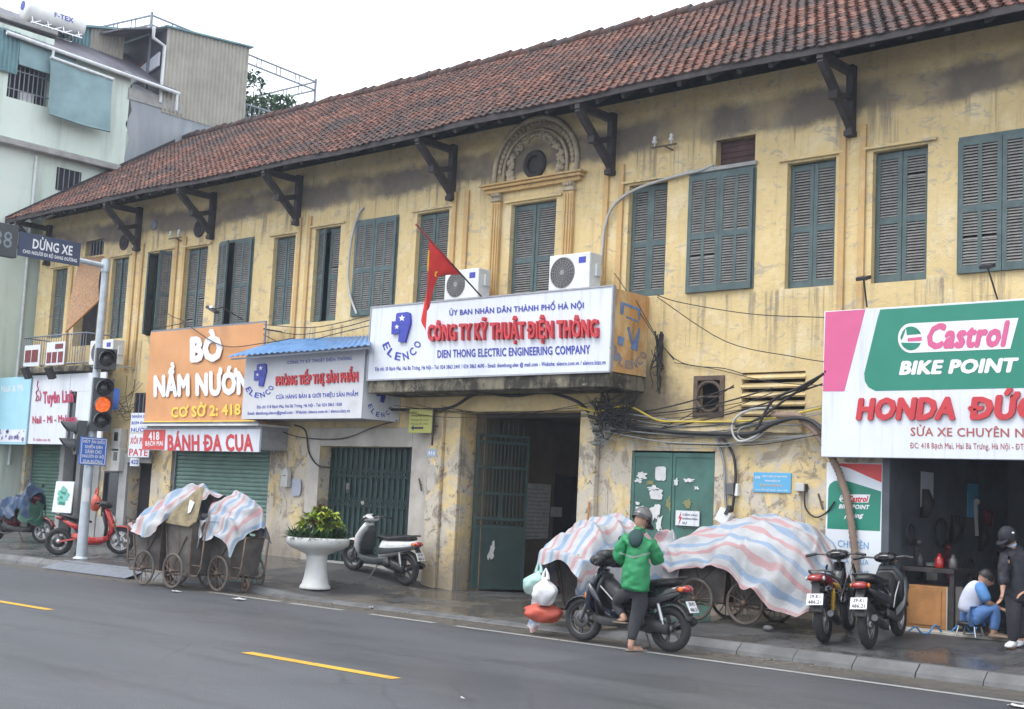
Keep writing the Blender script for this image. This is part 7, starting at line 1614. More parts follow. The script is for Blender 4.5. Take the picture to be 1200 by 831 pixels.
tarpaulin('crumpled grey and pink plastic bundle between the two striped tarpaulins', [
    [(5.15, -1.62, .62), (5.10, -1.5, .90), (5.0, -1.3, 1.02), (4.9, -1.1, .8)], [(5.40, -1.50, .66), (5.34, -1.4, 1.00), (5.24, -1.2, 1.16), (5.1, -1.0, .8)], [(5.60, -1.42, .60), (5.52, -1.3, .88), (5.4, -1.1, 1.10), (5.3, -.9, .8)]], name='plastic_bundle', rep=.8, seed=21, wr=.10)
# long cover by the wall
handcart('refuse handcart under the long tarpaulin, nearer the green metal door', (5.86, -1.02, walk_z(5.9, -1.0)+.003), .0, L=.98, W=.72, H=.66, wx=.02, handle=-1, caster=0)
handcart('refuse handcart under the long tarpaulin, nearer the dark red motorbike', (6.80, -.98, walk_z(6.8, -1.0)+.003), .0, L=.92, W=.72, H=.62, wx=-.16, handle=-1, caster=0)
Z = .12
tarpaulin('long striped tarpaulin covering two handcarts along the yellow wall', [
    [(5.32, -1.52, .74), (5.34, -1.42, .92), (5.38, -1.05, 1.02), (5.40, -.6, .95), (5.4, -.45, .7)],
    [(5.46, -1.52, .86), (5.48, -1.40, 1.14), (5.52, -1.02, 1.30), (5.55, -.6, 1.20), (5.5, -.4, .75)],
    [(5.95, -1.55, .90), (5.96, -1.42, 1.26), (6.00, -1.0, 1.46), (6.0, -.58, 1.36), (6.0, -.38, .75)],
    [(6.50, -1.55, .86), (6.52, -1.42, 1.36), (6.56, -.98, 1.58), (6.5, -.55, 1.46), (6.5, -.38, .7)],
    [(6.82, -1.62, .66), (6.86, -1.44, 1.32), (6.95, -.96, 1.58), (6.9, -.55, 1.46), (6.9, -.38, .7)],
    [(7.20, -1.62, .50), (7.26, -1.42, 1.14), (7.40, -1.0, 1.40), (7.4, -.55, 1.3), (7.4, -.38, .7)],
    [(7.50, -1.50, .40), (7.54, -1.28, .92), (7.58, -.92, 1.16), (7.6, -.55, 1.1), (7.6, -.38, .6)],
    [(7.66, -1.30, .42), (7.72, -1.12, .74), (7.76, -.85, .92), (7.75, -.6, .85), (7.7, -.42, .5)]], rep=3.2, seed=17, wr=.04)
# bags hung on the cart handle
def bag(label, c, s, m, lean=(0, 0), handles=True, group=None):
    c = Vector(c); mb = MB(); P = []
    for i in range(15):
        v = i/14; rr = (math.sin(PI*min(1, v*.94+.06))**.55)*(1 if v < .6 else 1-.75*((v-.6)/.4)**1.3); row = []
        for j in range(25):
            a = 2*PI*j/24; k = 1+.08*math.sin(a*5+v*4)+.05*math.sin(a*9-v*7)+.25*noise.noise(Vector((math.cos(a)*1.5+c.x, math.sin(a)*1.5, v*3)))
            row.append(c+Vector((s[0]*rr*k*math.cos(a)+lean[0]*v, s[1]*rr*k*math.sin(a)+lean[1]*v, s[2]*v)))
        P.append(row)
    mb.grid(P)
    if handles:
        t_ = c+Vector((lean[0], lean[1], s[2]*.97)); 
        for q in (-.04, .04): mb.tube([t_+V3(q, 0, -.02), t_+V3(q*.8, 0, .05), t_+V3(0, 0, .12)], [.03, .02, .008], 6)
    o = mb.build('plastic_bag', m, loc=c, recalc=False); tag(o, label, 'bag', group); return o
bag('full white plastic bag hanging in front of the scooter beside the handcart', (5.06, -3.64, .40), (.165, .15, .36), m_bagw)
bag('pale green plastic bag hanging behind the white one', (4.66, -3.42, .50), (.17, .14, .32), m_bagg, (.10, 0))
bag('red orange sack slumped under the white and green bags', (4.95, -3.52, .17), (.27, .20, .28), m_bagr, handles=False)
# ---- planter
pp_ = GW(369, 690); pz = walk_z(pp_.x, pp_.y)
pt = thing('planter', 'large white pedestal planter with green and yellow shrubs at the kerb', 'planter', (pp_.x, pp_.y, pz))
s_ = 1.0
mb = MB(); mb.lathe([(a_*.87, b_*.88) for a_, b_ in [(0, 0), (.29, 0), (.30, .02), (.29, .05), (.255, .10), (.225, .22), (.20, .38), (.195, .52), (.20, .55), (.205, .58), (.20, .61), (.22, .64), (.35, .70), (.50, .76), (.575, .81), (.60, .86), (.605, .92), (.59, .955), (.545, .96), (.53, .93), (.50, .90), (0, .90)]], (pp_.x, pp_.y, pz), None, 48); mb.build('urn', m_pot, pt)
mb = MB(); mb.lathe([(.44, .805), (0, .83)], (pp_.x, pp_.y, pz), None, 24); mb.build('soil', m_soil, pt)
def rosette(c, n, L, w, mat, par, name, el=(.2, 1.2), seed=0):
    rd = random.Random(seed); mb = MB(); tint = []
    for i in range(n):
        a = rd.uniform(0, 2*PI); e = rd.uniform(*el); l = L*rd.uniform(.6, 1.15); d = Vector((math.cos(a)*math.cos(e), math.sin(a)*math.cos(e), math.sin(e))); sd_ = d.cross(Vector((0, 0, 1))).normalized(); b = Vector(c)+Vector((rd.uniform(-.02, .02), rd.uniform(-.02, .02), 0)); prev = None; tn = rd.random()
        for k in range(5):
            t_ = k/4; q = b+d*l*t_-Vector((0, 0, l*.35*t_*t_)); ww = w*(.4+1.2*t_ if t_ < .5 else 2*(1-t_))*.5+.001; row = [q-sd_*ww, q+Vector((0, 0, -.15*ww)), q+sd_*ww]
            if prev: n0 = len(mb.f); mb.grid([prev, row]); tint += [tn]*(len(mb.f)-n0)
            prev = row
    mb.tint = tint; return mb.build(name, mat, par, recalc=False)
rd = random.Random(5); zt = pz+.82
for k in range(26):
    a = 2*PI*k/26*1.0+rd.uniform(-.1, .1); rr = rd.choice((.42, .36, .28)); rosette((pp_.x+rr*math.cos(a), pp_.y+rr*math.sin(a), zt), 34, .33, .024, m_leaf, pt, 'grassy_plant', (.15, 1.35), k)
for k in range(58):
    a = rd.uniform(0, 2*PI); rr = rd.uniform(0, .38); hh = rd.uniform(.20, .52)*(1-.35*rr/.38); c = Vector((pp_.x+rr*math.cos(a), pp_.y+rr*math.sin(a), zt+hh)); red = (k % 5 == 0 and rr < .25)
    rosette(c, 20, .16, .055, m_leafr if red else m_leafy, pt, 'shrub_leaves', (-.3, 1.2), 100+k)
mb = MB()
for k in range(12): a = k*2.4; rr = .03*k; mb.tube([(pp_.x+rr*.5*math.cos(a), pp_.y+rr*.5*math.sin(a), zt-.02), (pp_.x+rr*math.cos(a), pp_.y+rr*math.sin(a), zt+.35)], [.012, .006], 5)
mb.build('stems', m_darkwood, pt)
# ---- raincoat over the far-left scooter
T = Matrix.Translation(es_m) @ Matrix.Rotation(math.atan2(es_d.y, es_d.x), 4, 'Z')
def L2(*p): return tuple(T @ Vector(p))
tarpaulin('dark blue raincoat thrown over the dark red motor scooter', [
    [L2(-.46, -.24, .62), L2(-.44, -.16, .84), L2(-.42, 0, .88), L2(-.42, .2, .84), L2(-.42, .26, .6)],
    [L2(-.12, -.28, .48), L2(-.10, -.19, .80), L2(-.08, 0, .90), L2(-.08, .2, .82), L2(-.1, .28, .55)],
    [L2(.14, -.34, .62), L2(.14, -.25, .95), L2(.14, 0, 1.08), L2(.14, .25, .95), L2(.14, .3, .6)],
    [L2(.34, -.42, .66), L2(.33, -.34, 1.08), L2(.32, 0, 1.22), L2(.32, .32, 1.10), L2(.32, .4, .7)],
    [L2(.48, -.36, .52), L2(.49, -.30, .92), L2(.47, 0, 1.12), L2(.46, .28, .95), L2(.46, .3, .55)]], name='raincoat', m=m_raincoat, seed=31, wr=.05)['category'] = 'raincoat'
tarpaulin('dark green plastic cape hanging at the front of the dark red motor scooter', [
    [L2(.22, -.38, .46), L2(.28, -.36, .62), L2(.34, -.34, .86)], [L2(.46, -.34, .36), L2(.47, -.32, .6), L2(.48, -.28, .88)], [L2(.60, -.2, .40), L2(.59, -.18, .6), L2(.55, -.12, .86)], [L2(.66, .02, .45), L2(.63, .02, .65), L2(.57, .04, .86)]], name='plastic_cape', m=m_raingreen, seed=33, wr=.04)['category'] = 'cape'
# red bag hanging on the electric scooter's bars
q = S(111.5, 598, -8.25); bg = bag('red and white cloth bag hanging on the red electric scooter', V3(q.x, q.y, q.z-.02), (.13, .10, .38), m_bagr, handles=True)
# ================================================================== PEOPLE
def skin_mesh(name, pts, edges, mat, parent, sub=2, root=None, solid=None):
    """one continuous surface grown round a skeleton; pts = {joint: (position, radius or (rx, ry))}"""
    keys = list(pts); me = bpy.data.meshes.new(name); off = OFF.get(parent.name, Vector())
    me.from_pydata([tuple(Vector(pts[k][0])-off) for k in keys], [(keys.index(a), keys.index(b)) for a, b in edges], [])
    o = bpy.data.objects.new(name, me); COL.objects.link(o)
    md = o.modifiers.new('k', 'SKIN'); md.use_smooth_shade = True; md.branch_smoothing = .6
    if not me.skin_vertices: 
        bm = bmesh.new(); bm.from_mesh(me); bm.verts.layers.skin.verify(); bm.to_mesh(me); bm.free()
    for i, k in enumerate(keys):
        r = pts[k][1]; sv = me.skin_vertices[0].data[i]; sv.radius = r if isinstance(r, tuple) else (r, r); sv.use_root = (k == (root or keys[0]))
    s = o.modifiers.new('s', 'SUBSURF'); s.levels = s.render_levels = sub
    dg = bpy.context.evaluated_depsgraph_get(); ev = o.evaluated_get(dg); m2 = bpy.data.meshes.new_from_object(ev)
    o.modifiers.clear(); o.data = m2; m2.materials.clear(); m2.materials.append(mat)
    m2.polygons.foreach_set('use_smooth', [True]*len(m2.polygons)); m2.update()
    o.parent = parent; OFF[o.name] = off; return o
def chain(*n): return [(n[i], n[i+1]) for i in range(len(n)-1)]
def fingers(pts, edges, hand, side, fwd, across, up, curl=.5, k=1.0):
    """five bent fingers leaving the palm"""
    h = Vector(pts[hand][0]); fwd = Vector(fwd).normalized(); across = Vector(across).normalized(); up = Vector(up).normalized()
    pal = h+fwd*.05*k; pts[hand+'p'] = (pal, (.030*k, .018*k)); edges.append((hand, hand+'p'))
    for i, (o_, l) in enumerate(((-.028, .070), (-.009, .080), (.010, .075), (.028, .058))):
        b = pal+across*o_*k+fwd*.03*k; m_ = b+(fwd*math.cos(curl)-up*math.sin(curl))*l*.5*k; t_ = m_+(fwd*math.cos(curl*2.4)-up*math.sin(curl*2.4))*l*.5*k
        for j, q in enumerate((b, m_, t_)): pts[f'{hand}{i}{j}'] = (q, (.0095, .0085, .007)[j]*k)
        edges += [(hand+'p', f'{hand}{i}0'), (f'{hand}{i}0', f'{hand}{i}1'), (f'{hand}{i}1', f'{hand}{i}2')]
    b = h+across*-.032*side*k+fwd*.02*k; m_ = b+(fwd*.6-across*side*.7-up*.3).normalized()*.035*k; t_ = m_+(fwd*.9-across*side*.1-up*.3).normalized()*.03*k
    for j, q in enumerate((b, m_, t_)): pts[f'{hand}t{j}'] = (q, (.012, .0105, .008)[j]*k)
    edges += [(hand, hand+'t0'), (hand+'t0', hand+'t1'), (hand+'t1', hand+'t2')]
PR = Vector((.745, .667, 0)).normalized(); PB = Vector((-.667, .745, 0)).normalized(); PZ = Vector((0, 0, 1))
def head_mesh(name, c, face, up, m, par, s=1.0):
    """skull with brow, nose, lips, chin and ears; face = looking direction"""
    f = Vector(face).normalized(); u = Vector(up); u = (u-f*u.dot(f)).normalized(); sd = u.cross(f); P = []
    for i in range(25):
        th = PI*i/24; row = []
        for j in range(33):
            a = 2*PI*j/32; z = math.cos(th); rr = math.sin(th); x = rr*math.cos(a); y = rr*math.sin(a)
            X = x*.098; Y = y*.076; Zz = z*.118
            if z < 0: Y *= 1-.28*(-z)**1.3; X = X*(1-.12*(-z)) + (.012*(-z) if x > 0 else 0)
            fr = max(0, x)
            nose = math.exp(-(y/.14)**2)*math.exp(-((z+.10)/.16)**2)*(fr**4); X += .024*nose
            X -= .010*math.exp(-((abs(y)-.36)/.16)**2)*math.exp(-((z-.10)/.11)**2)*fr**2       # eye sockets
            X += .007*math.exp(-(y/.22)**2)*math.exp(-((z+.46)/.07)**2)*fr**3                 # lips
            X += .006*math.exp(-(y/.4)**2)*math.exp(-((z-.24)/.07)**2)*fr**2                   # brow
            ear = math.exp(-((x+.05)/.16)**2)*math.exp(-((z+.02)/.22)**2)*abs(y)**6; Y += math.copysign(.016*ear, y)
            row.append(Vector(c)+(f*X+sd*Y+u*Zz)*s)
        P.append(row)
    return P, f, u, sd
def add_face(c, f, u, sd, par, s=1.0):
    mb = MB()
    for k in (-1, 1): mb.sph(Vector(c)+(f*.082+sd*.030*k+u*.012)*s, .011*s, 8, 6)
    mb.build('eyes', m_black, par); mb = MB()
    for k in (-1, 1): mb.tube([Vector(c)+(f*.090+sd*.014*k+u*.030)*s, Vector(c)+(f*.088+sd*.034*k+u*.035)*s, Vector(c)+(f*.074+sd*.05*k+u*.028)*s], .004*s, 5)
    mb.build('eyebrows', m_hair, par)
    mb = MB(); mb.tube([Vector(c)+(f*.086+sd*-.022-u*.055)*s, Vector(c)+(f*.096-u*.054)*s, Vector(c)+(f*.086+sd*.022-u*.055)*s], .005*s, 5); mb.build('lips', M('lips', (.32, .13, .11), .5, dirt=0), par)
def body_with_head(name, pts, edges, headc, face, up, m, par, s=1.0):
    for k in pts:
        if k in ('pelvis', 'waist', 'chest', 'shoulders', 'hipR', 'hipL', 'shR', 'shL', 'kneeR', 'kneeL', 'calfR', 'calfL', 'elR', 'elL'):
            r_ = pts[k][1]; f_ = .62 if k[:2] not in ('el', 'ca', 'kn') else .78; pts[k] = (pts[k][0], tuple(x*f_ for x in r_) if isinstance(r_, tuple) else r_*f_)
    """limbs and head in one mesh"""
    o = skin_mesh(name, pts, edges, m, par); off = OFF[o.name]; P, f, u, sd = head_mesh('h', headc, face, up, m, par, s)
    bm = bmesh.new(); bm.from_mesh(o.data); V_ = [[bm.verts.new(p-off) for p in r[:-1]] for r in P]
    n = len(V_[0])
    for i in range(len(V_)-1):
        for j in range(n):
            try: fc = bm.faces.new((V_[i][j], V_[i+1][j], V_[i+1][(j+1) % n], V_[i][(j+1) % n])); fc.smooth = True
            except ValueError: pass
    bm.to_mesh(o.data); bm.free(); add_face(headc, f, u, sd, par, s); return o, f, u, sd
def cap_shape(mb, c, f, u, sd, s, top=.135, lo=-.2, w=1.16, front=None):
    P = []
    for i in range(13):
        th = (PI/2-lo)*i/12; row = []
        for j in range(33):
            a = 2*PI*j/32; row.append(Vector(c)+(f*math.sin(th)*math.cos(a)*.104*w+sd*math.sin(th)*math.sin(a)*.086*w+u*(math.cos(th)*top))*s)
        P.append(row)
    mb.grid(P)

# ---- person in green beside the scooter
b0 = G(742, 764); SCL = 96.0
pg_ = thing('person', 'person in green jacket, dark trousers and helmet standing beside the blue black scooter', 'person', (b0.x, b0.y, .006))
def q(px, py, dB=0.0):
    z = (764-py)/SCL; x = (px-742)/SCL-.049*z; return Vector((b0.x, b0.y, .01))+PR*x+PB*dB+PZ*z
hc = q(754.5, 615.5, .10); face = (PR*.75+PB*.55-PZ*.45)
B = {'pelvis': (q(745, 693, .06), (.135, .105)), 'waist': (q(746.5, 676, .05), (.12, .09)), 'chest': (q(748, 652, .04), (.15, .10)), 'shoulders': (q(749, 641, .05), (.12, .08)), 'neck': (q(752.5, 627, .08), .052), 'nape': (q(753.5, 621, .09), .055),
     'hipR': (q(754, 699, .04), .10), 'kneeR': (q(747, 726, .06), .066), 'calfR': (q(742, 740, .03), .058), 'ankR': (q(739.5, 756, .0), .040), 'heelR': (q(738, 761, .0), .036), 'toeR': (q(749, 762.3, .07), (.042, .022)), 'tipR': (q(754, 762.8, .09), (.034, .014)),
     'hipL': (q(736, 699, .12), .10), 'kneeL': (q(727, 714, .36), .068), 'calfL': (q(730, 722, .28), .056), 'ankL': (q(733.5, 728.5, .20), .040), 'heelL': (q(735, 731, .18), .035), 'toeL': (q(729, 731.5, .30), (.04, .022)),
     'shL': (q(736, 644, .06), .066), 'elL': (q(728, 660, .10), .050), 'wrL': (q(741, 664, .30), .034), 'haL': (q(747, 662, .36), (.035, .022)),
     'shR': (q(762, 644.5, .06), .066), 'elR': (q(771.5, 661, .10), .050), 'wrR': (q(771, 655, .30), .034), 'haR': (q(768, 652.5, .36), (.035, .022))}
Eb = chain('pelvis', 'waist', 'chest', 'shoulders', 'neck', 'nape')+chain('pelvis', 'hipR', 'kneeR', 'calfR', 'ankR', 'heelR', 'toeR', 'tipR')+chain('pelvis', 'hipL', 'kneeL', 'calfL', 'ankL', 'heelL', 'toeL')+chain('shoulders', 'shL', 'elL', 'wrL', 'haL')+chain('shoulders', 'shR', 'elR', 'wrR', 'haR')
fingers(B, Eb, 'haL', 1, PR*.7+PZ*.5, PB, -PR, .4); fingers(B, Eb, 'haR', -1, -PR*.5+PZ*.7, PB, PR, .4)
bo_, hf, hu, hs = body_with_head('body', B, Eb, hc, face, PZ*.9-PR*.05, m_skin, pg_, 1.0)
Tt = {'top': (q(746, 682, .06), (.15, .12)), 'pelvis': (q(745, 693, .06), (.15, .125)), 'hipR': (q(752, 701, .04), .108), 'thR': (q(751, 713, .05), .112), 'kneeR': (q(747, 727, .06), .090), 'calfR': (q(742.5, 741, .03), .076), 'ankR': (q(740, 753, .0), .050),
      'hipL': (q(738, 700, .12), .108), 'thL': (q(730.5, 707, .25), .098), 'kneeL': (q(726.5, 714.5, .37), .082), 'calfL': (q(729.5, 722, .28), .066), 'ankL': (q(733, 727, .21), .052)}
skin_mesh('trousers', Tt, chain('top', 'pelvis')+chain('pelvis', 'hipR', 'thR', 'kneeR', 'calfR', 'ankR')+chain('pelvis', 'hipL', 'thL', 'kneeL', 'calfL', 'ankL'), m_trous, pg_)
J = {'end': (q(745.5, 698, .06), (.21, .17)), 'hem': (q(746, 693, .06), (.225, .185)), 'low': (q(746.5, 682, .055), (.225, .18)), 'waist': (q(747, 668, .05), (.215, .17)), 'chest': (q(748, 652, .04), (.215, .165)), 'shoulders': (q(749, 638, .05), (.155, .115)), 'collar': (q(751.5, 630, .07), .088), 'ctop': (q(752.8, 624, .085), .080),
     'shL': (q(735, 638.5, .06), .095), 'upL': (q(729.5, 650, .08), .088), 'elL': (q(726.5, 661, .11), .085), 'foL': (q(734, 664.5, .21), .064), 'wrL': (q(740, 664.5, .29), .054),
     'shR': (q(763, 639.5, .06), .095), 'upR': (q(769, 651, .08), .088), 'elR': (q(772.5, 662.5, .11), .085), 'foR': (q(772.5, 659, .21), .064), 'wrR': (q(771, 656, .29), .054)}
jk = skin_mesh('jacket', J, chain('end', 'hem', 'low', 'waist', 'chest', 'shoulders', 'collar', 'ctop')+chain('shoulders', 'shL', 'upL', 'elL', 'foL', 'wrL')+chain('shoulders', 'shR', 'upR', 'elR', 'foR', 'wrR'), m_jacket, pg_, sub=3)
md = jk.modifiers.new('d', 'DISPLACE'); tx = bpy.data.textures.new('creases', 'CLOUDS'); tx.noise_scale = .07; md.texture = tx; md.strength = .055; md.mid_level = .5
# hood lying on the back
H_ = {'a': (q(749, 627.5, .03), (.075, .05)), 'b': (q(746, 634, -.075), (.105, .06)), 'c': (q(744.5, 641, -.10), (.09, .055)), 'd': (q(744, 648, -.105), (.045, .03))}
skin_mesh('hood', H_, chain('a', 'b', 'c', 'd'), m_jackdk, jk)
bv = bpy.data.objects; 
def on_jacket(px, py):        # where a sight line in the middle of the back meets the cloth
    return q(px, py, -.105)
mb = MB()
import mathutils
bpy.context.view_layer.update(); dg = bpy.context.evaluated_depsgraph_get(); jv = jk.evaluated_get(dg)
tape = []
for px, py in [(728+i*1.5, 653.5+(3.6*(1-abs((i-9)/9.0)))+1.0) for i in range(24)]:
    o_ = q(px, py, -1.0); hit, loc, nrm, _ = jv.ray_cast(o_-OFF[jk.name], PB)
    if hit: tape.append(loc+OFF[jk.name]+nrm*.006)
if len(tape) > 3: mb.grid([[p+PZ*.010, p-PZ*.010] for p in tape]); mb.build('reflective_stripe', m_reflect, jk, recalc=False)
mb = MB(); cap_shape(mb, hc+hu*.012, hf, hu, hs, 1.0, .150, -.10, 1.32); hm = mb.build('helmet', m_helmet, pg_)
md = hm.modifiers.new('s', 'SOLIDIFY'); md.thickness = .014
mb = MB(); P = []
for i in range(15):
    a = -1.25+2.5*i/14; P.append([hc+hu*.012+hf*math.cos(a)*.135*1.0+hs*math.sin(a)*.112+hu*-.005, hc+hf*math.cos(a)*.200+hs*math.sin(a)*.118+hu*-.035])
mb.grid(P); vz = mb.build('visor', m_helmdk, hm, recalc=False); md = vz.modifiers.new('s', 'SOLIDIFY'); md.thickness = .006
mb = MB(); mb.grid([[hc+hu*.012+(hf*math.cos(a)*.139+hs*math.sin(a)*.115)+hu*z_ for z_ in (-.02, .022)] for a in [2*PI*i/32 for i in range(33)]]); mb.build('band', m_helmdk, hm, recalc=False)
mb = MB(); mb.tube([hc+hs*.095+hu*.0, hc+hs*.075+hf*.03-hu*.10, hc+hf*.045-hu*.135, hc-hs*.075+hf*.03-hu*.10, hc-hs*.095], .006, 5); mb.build('chin_strap', m_black, hm)
for k in ('R', 'L'):
    a = Vector(B['heel'+k][0]); b = Vector(B['toe'+k][0]); d = (b-a); d.z = 0 if k == 'R' else d.z; d.normalize(); sd = d.cross(PZ).normalized(); lo = -.030
    mb = MB(); pts = [a-d*.05+sd*.03, a-d*.06, a-d*.05-sd*.03, b-sd*.05, b+d*.10-sd*.035, b+d*.12, b+d*.10+sd*.035, b+sd*.05]; pts = [Vector((p.x, p.y, (.008 if k == 'R' else p.z-.045))) for p in pts]; mb.prism(pts, (0, 0, .016)); mb.tube([b-d*.02+sd*.05-PZ*.015, b-d*.03+PZ*.028, b-d*.02-sd*.05-PZ*.015], .009, 5); mb.build('sandal', m_sandal, pg_, bevel=.004)
ph = thing('phone', 'dark phone held in the hands of the person in green', 'phone', q(768, 651, .42)); mb = MB(); mb.box(q(769, 650, .42), (.075, .012, .15), Matrix.Rotation(.7, 3, 'Z') @ Matrix.Rotation(-.5, 3, 'X')); mb.build('case', m_black, ph, bevel=.004)

# ---- mechanic on a low stool
mz = .288; fb = G(1160, 748, mz); SC2 = FPX/((fb-CC).dot(CF))
pm = thing('person', 'person in blue and pale shirt and jeans crouched on a low stool in the garage', 'person', (fb.x, fb.y, mz))
def q2(px, py, dB=0.0):
    z = (748-py)/SC2; x = (px-1160)/SC2-.049*z; return Vector((fb.x, fb.y, mz))+PR*x+PB*dB+PZ*z
hc2 = q2(1162, 679, .10)
B = {'pelvis': (q2(1141, 723, .12), (.13, .11)), 'waist': (q2(1141, 712, .11), (.12, .10)), 'chest': (q2(1146, 698, .10), (.14, .10)), 'shoulders': (q2(1152, 688.5, .10), (.12, .08)), 'neck': (q2(1157, 685, .10), .050), 'nape': (q2(1159.5, 682.5, .10), .052),
     'hipR': (q2(1146, 724, .02), .09), 'kneeR': (q2(1165, 712, -.06), .062), 'calfR': (q2(1165, 728, -.05), .056), 'ankR': (q2(1163, 742, -.04), .040), 'heelR': (q2(1160.5, 746, -.02), .035), 'toeR': (q2(1169, 746.5, -.07), (.042, .020)),
     'hipL': (q2(1147, 724, .22), .09), 'kneeL': (q2(1175, 714, .28), .062), 'calfL': (q2(1173, 728, .27), .056), 'ankL': (q2(1170, 740, .26), .040), 'toeL': (q2(1178, 744, .24), (.04, .02)),
     'shR': (q2(1151, 691, -.02), .062), 'elR': (q2(1157, 707, -.10), .048), 'wrR': (q2(1170, 712, .02), .034), 'haR': (q2(1174, 713.5, .06), (.034, .022)),
     'shL': (q2(1155, 690, .22), .062), 'elL': (q2(1164, 706, .30), .048), 'wrL': (q2(1174, 711, .20), .034), 'haL': (q2(1177, 713, .17), (.034, .022))}
Eb = chain('pelvis', 'waist', 'chest', 'shoulders', 'neck', 'nape')+chain('pelvis', 'hipR', 'kneeR', 'calfR', 'ankR', 'heelR', 'toeR')+chain('pelvis', 'hipL', 'kneeL', 'calfL', 'ankL', 'toeL')+chain('shoulders', 'shR', 'elR', 'wrR', 'haR')+chain('shoulders', 'shL', 'elL', 'wrL', 'haL')
fingers(B, Eb, 'haR', 1, PR+PZ*-.2, PB, PZ, .6); fingers(B, Eb, 'haL', -1, PR+PZ*-.2, PB, PZ, .6)
bo2, hf2, hu2, hs2 = body_with_head('body', B, Eb, hc2, PR*.9-PB*.2-PZ*.55, PZ, m_skin, pm, .98)
skin_mesh('jeans', {'pelvis': (q2(1140.5, 723, .12), (.155, .125)), 'hipR': (q2(1146, 723.5, .02), .108), 'thR': (q2(1156, 716, -.03), .092), 'kneeR': (q2(1166, 711.5, -.06), .078), 'calfR': (q2(1165.5, 727, -.05), .068), 'ankR': (q2(1163.5, 739, -.04), .055), 'hipL': (q2(1147, 723.5, .22), .108), 'thL': (q2(1161, 718, .25), .092), 'kneeL': (q2(1176, 713.5, .28), .078), 'calfL': (q2(1173.5, 727, .27), .068), 'ankL': (q2(1170.5, 738, .26), .055)},
    chain('pelvis', 'hipR', 'thR', 'kneeR', 'calfR', 'ankR')+chain('pelvis', 'hipL', 'thL', 'kneeL', 'calfL', 'ankL'), m_jeans, pm)
st = skin_mesh('shirt', {'hem': (q2(1140, 722, .12), (.155, .13)), 'waist': (q2(1140.5, 712, .11), (.15, .125)), 'chest': (q2(1145.5, 699, .10), (.155, .125)), 'shoulders': (q2(1151.5, 689.5, .10), (.13, .10)), 'collar': (q2(1156, 686, .10), .070)}, chain('hem', 'waist', 'chest', 'shoulders', 'collar'), m_wshirt, pm)
for k, pts in (('R', (('shR', 1151, 690.5, -.02, .080), ('mR', 1153.5, 699, -.07, .074), ('elR', 1157, 706, -.10, .062))), ('L', (('shL', 1155, 690, .22, .080), ('mL', 1160, 698, .27, .072), ('elL', 1164, 705, .30, .062)))):
    D = {'c': (q2(1152.5, 688.5, .10), .085)}; D.update({n: (q2(a, b, c), r_) for n, a, b, c, r_ in pts}); skin_mesh('sleeve', D, chain('c', *[p[0] for p in pts]), m_bshirt, st)
mb = MB(); cap_shape(mb, hc2+hu2*.006-hf2*.012, hf2, hu2, hs2, .98, .120, -.12, 1.02); mb.build('hair', m_hair, pm)
for k in ('R', 'L'):
    a = Vector(B['ank'+k][0]); b = Vector(B['toe'+k][0]); mb = MB(); d = b-a; d.z = 0; d.normalize(); mb.loft([(V3(0, 0, 0), .03, .02, 0), (V3(.08, 0, .005), .045, .028, 0), (V3(.2, 0, .0), .05, .025, 0), (V3(.27, 0, -.01), .03, .012, 0)], 12, 2.4)
    ang_ = math.atan2(d.y, d.x); mb.v = [Matrix.Rotation(ang_, 3, 'Z') @ p+Vector((a.x, a.y, mz+.03))-d*.06 for p in mb.v]; mb.build('sandal', m_sandal, pm)
sl = q2(1141, 731, .12); st_ = thing('stool', 'low dark stool under the crouched person in the garage', 'stool', (sl.x, sl.y, mz))
mb = MB(); zz_ = min(p.z for p in [q2(1141, 731, .12)])-.02; mb.lathe([(0, zz_-.03), (.15, zz_-.03), (.16, zz_), (.15, zz_+.02), (0, zz_+.02)], (sl.x, sl.y, 0), None, 20); mb.build('seat', m_plast, st_)
for s in ((-1, -1), (-1, 1), (1, -1), (1, 1)): mb = MB(); mb.tube([(sl.x+s[0]*.10, sl.y+s[1]*.10, zz_-.03), (sl.x+s[0]*.13, sl.y+s[1]*.13, mz)], .012, 6); mb.build('leg', m_steel, st_)

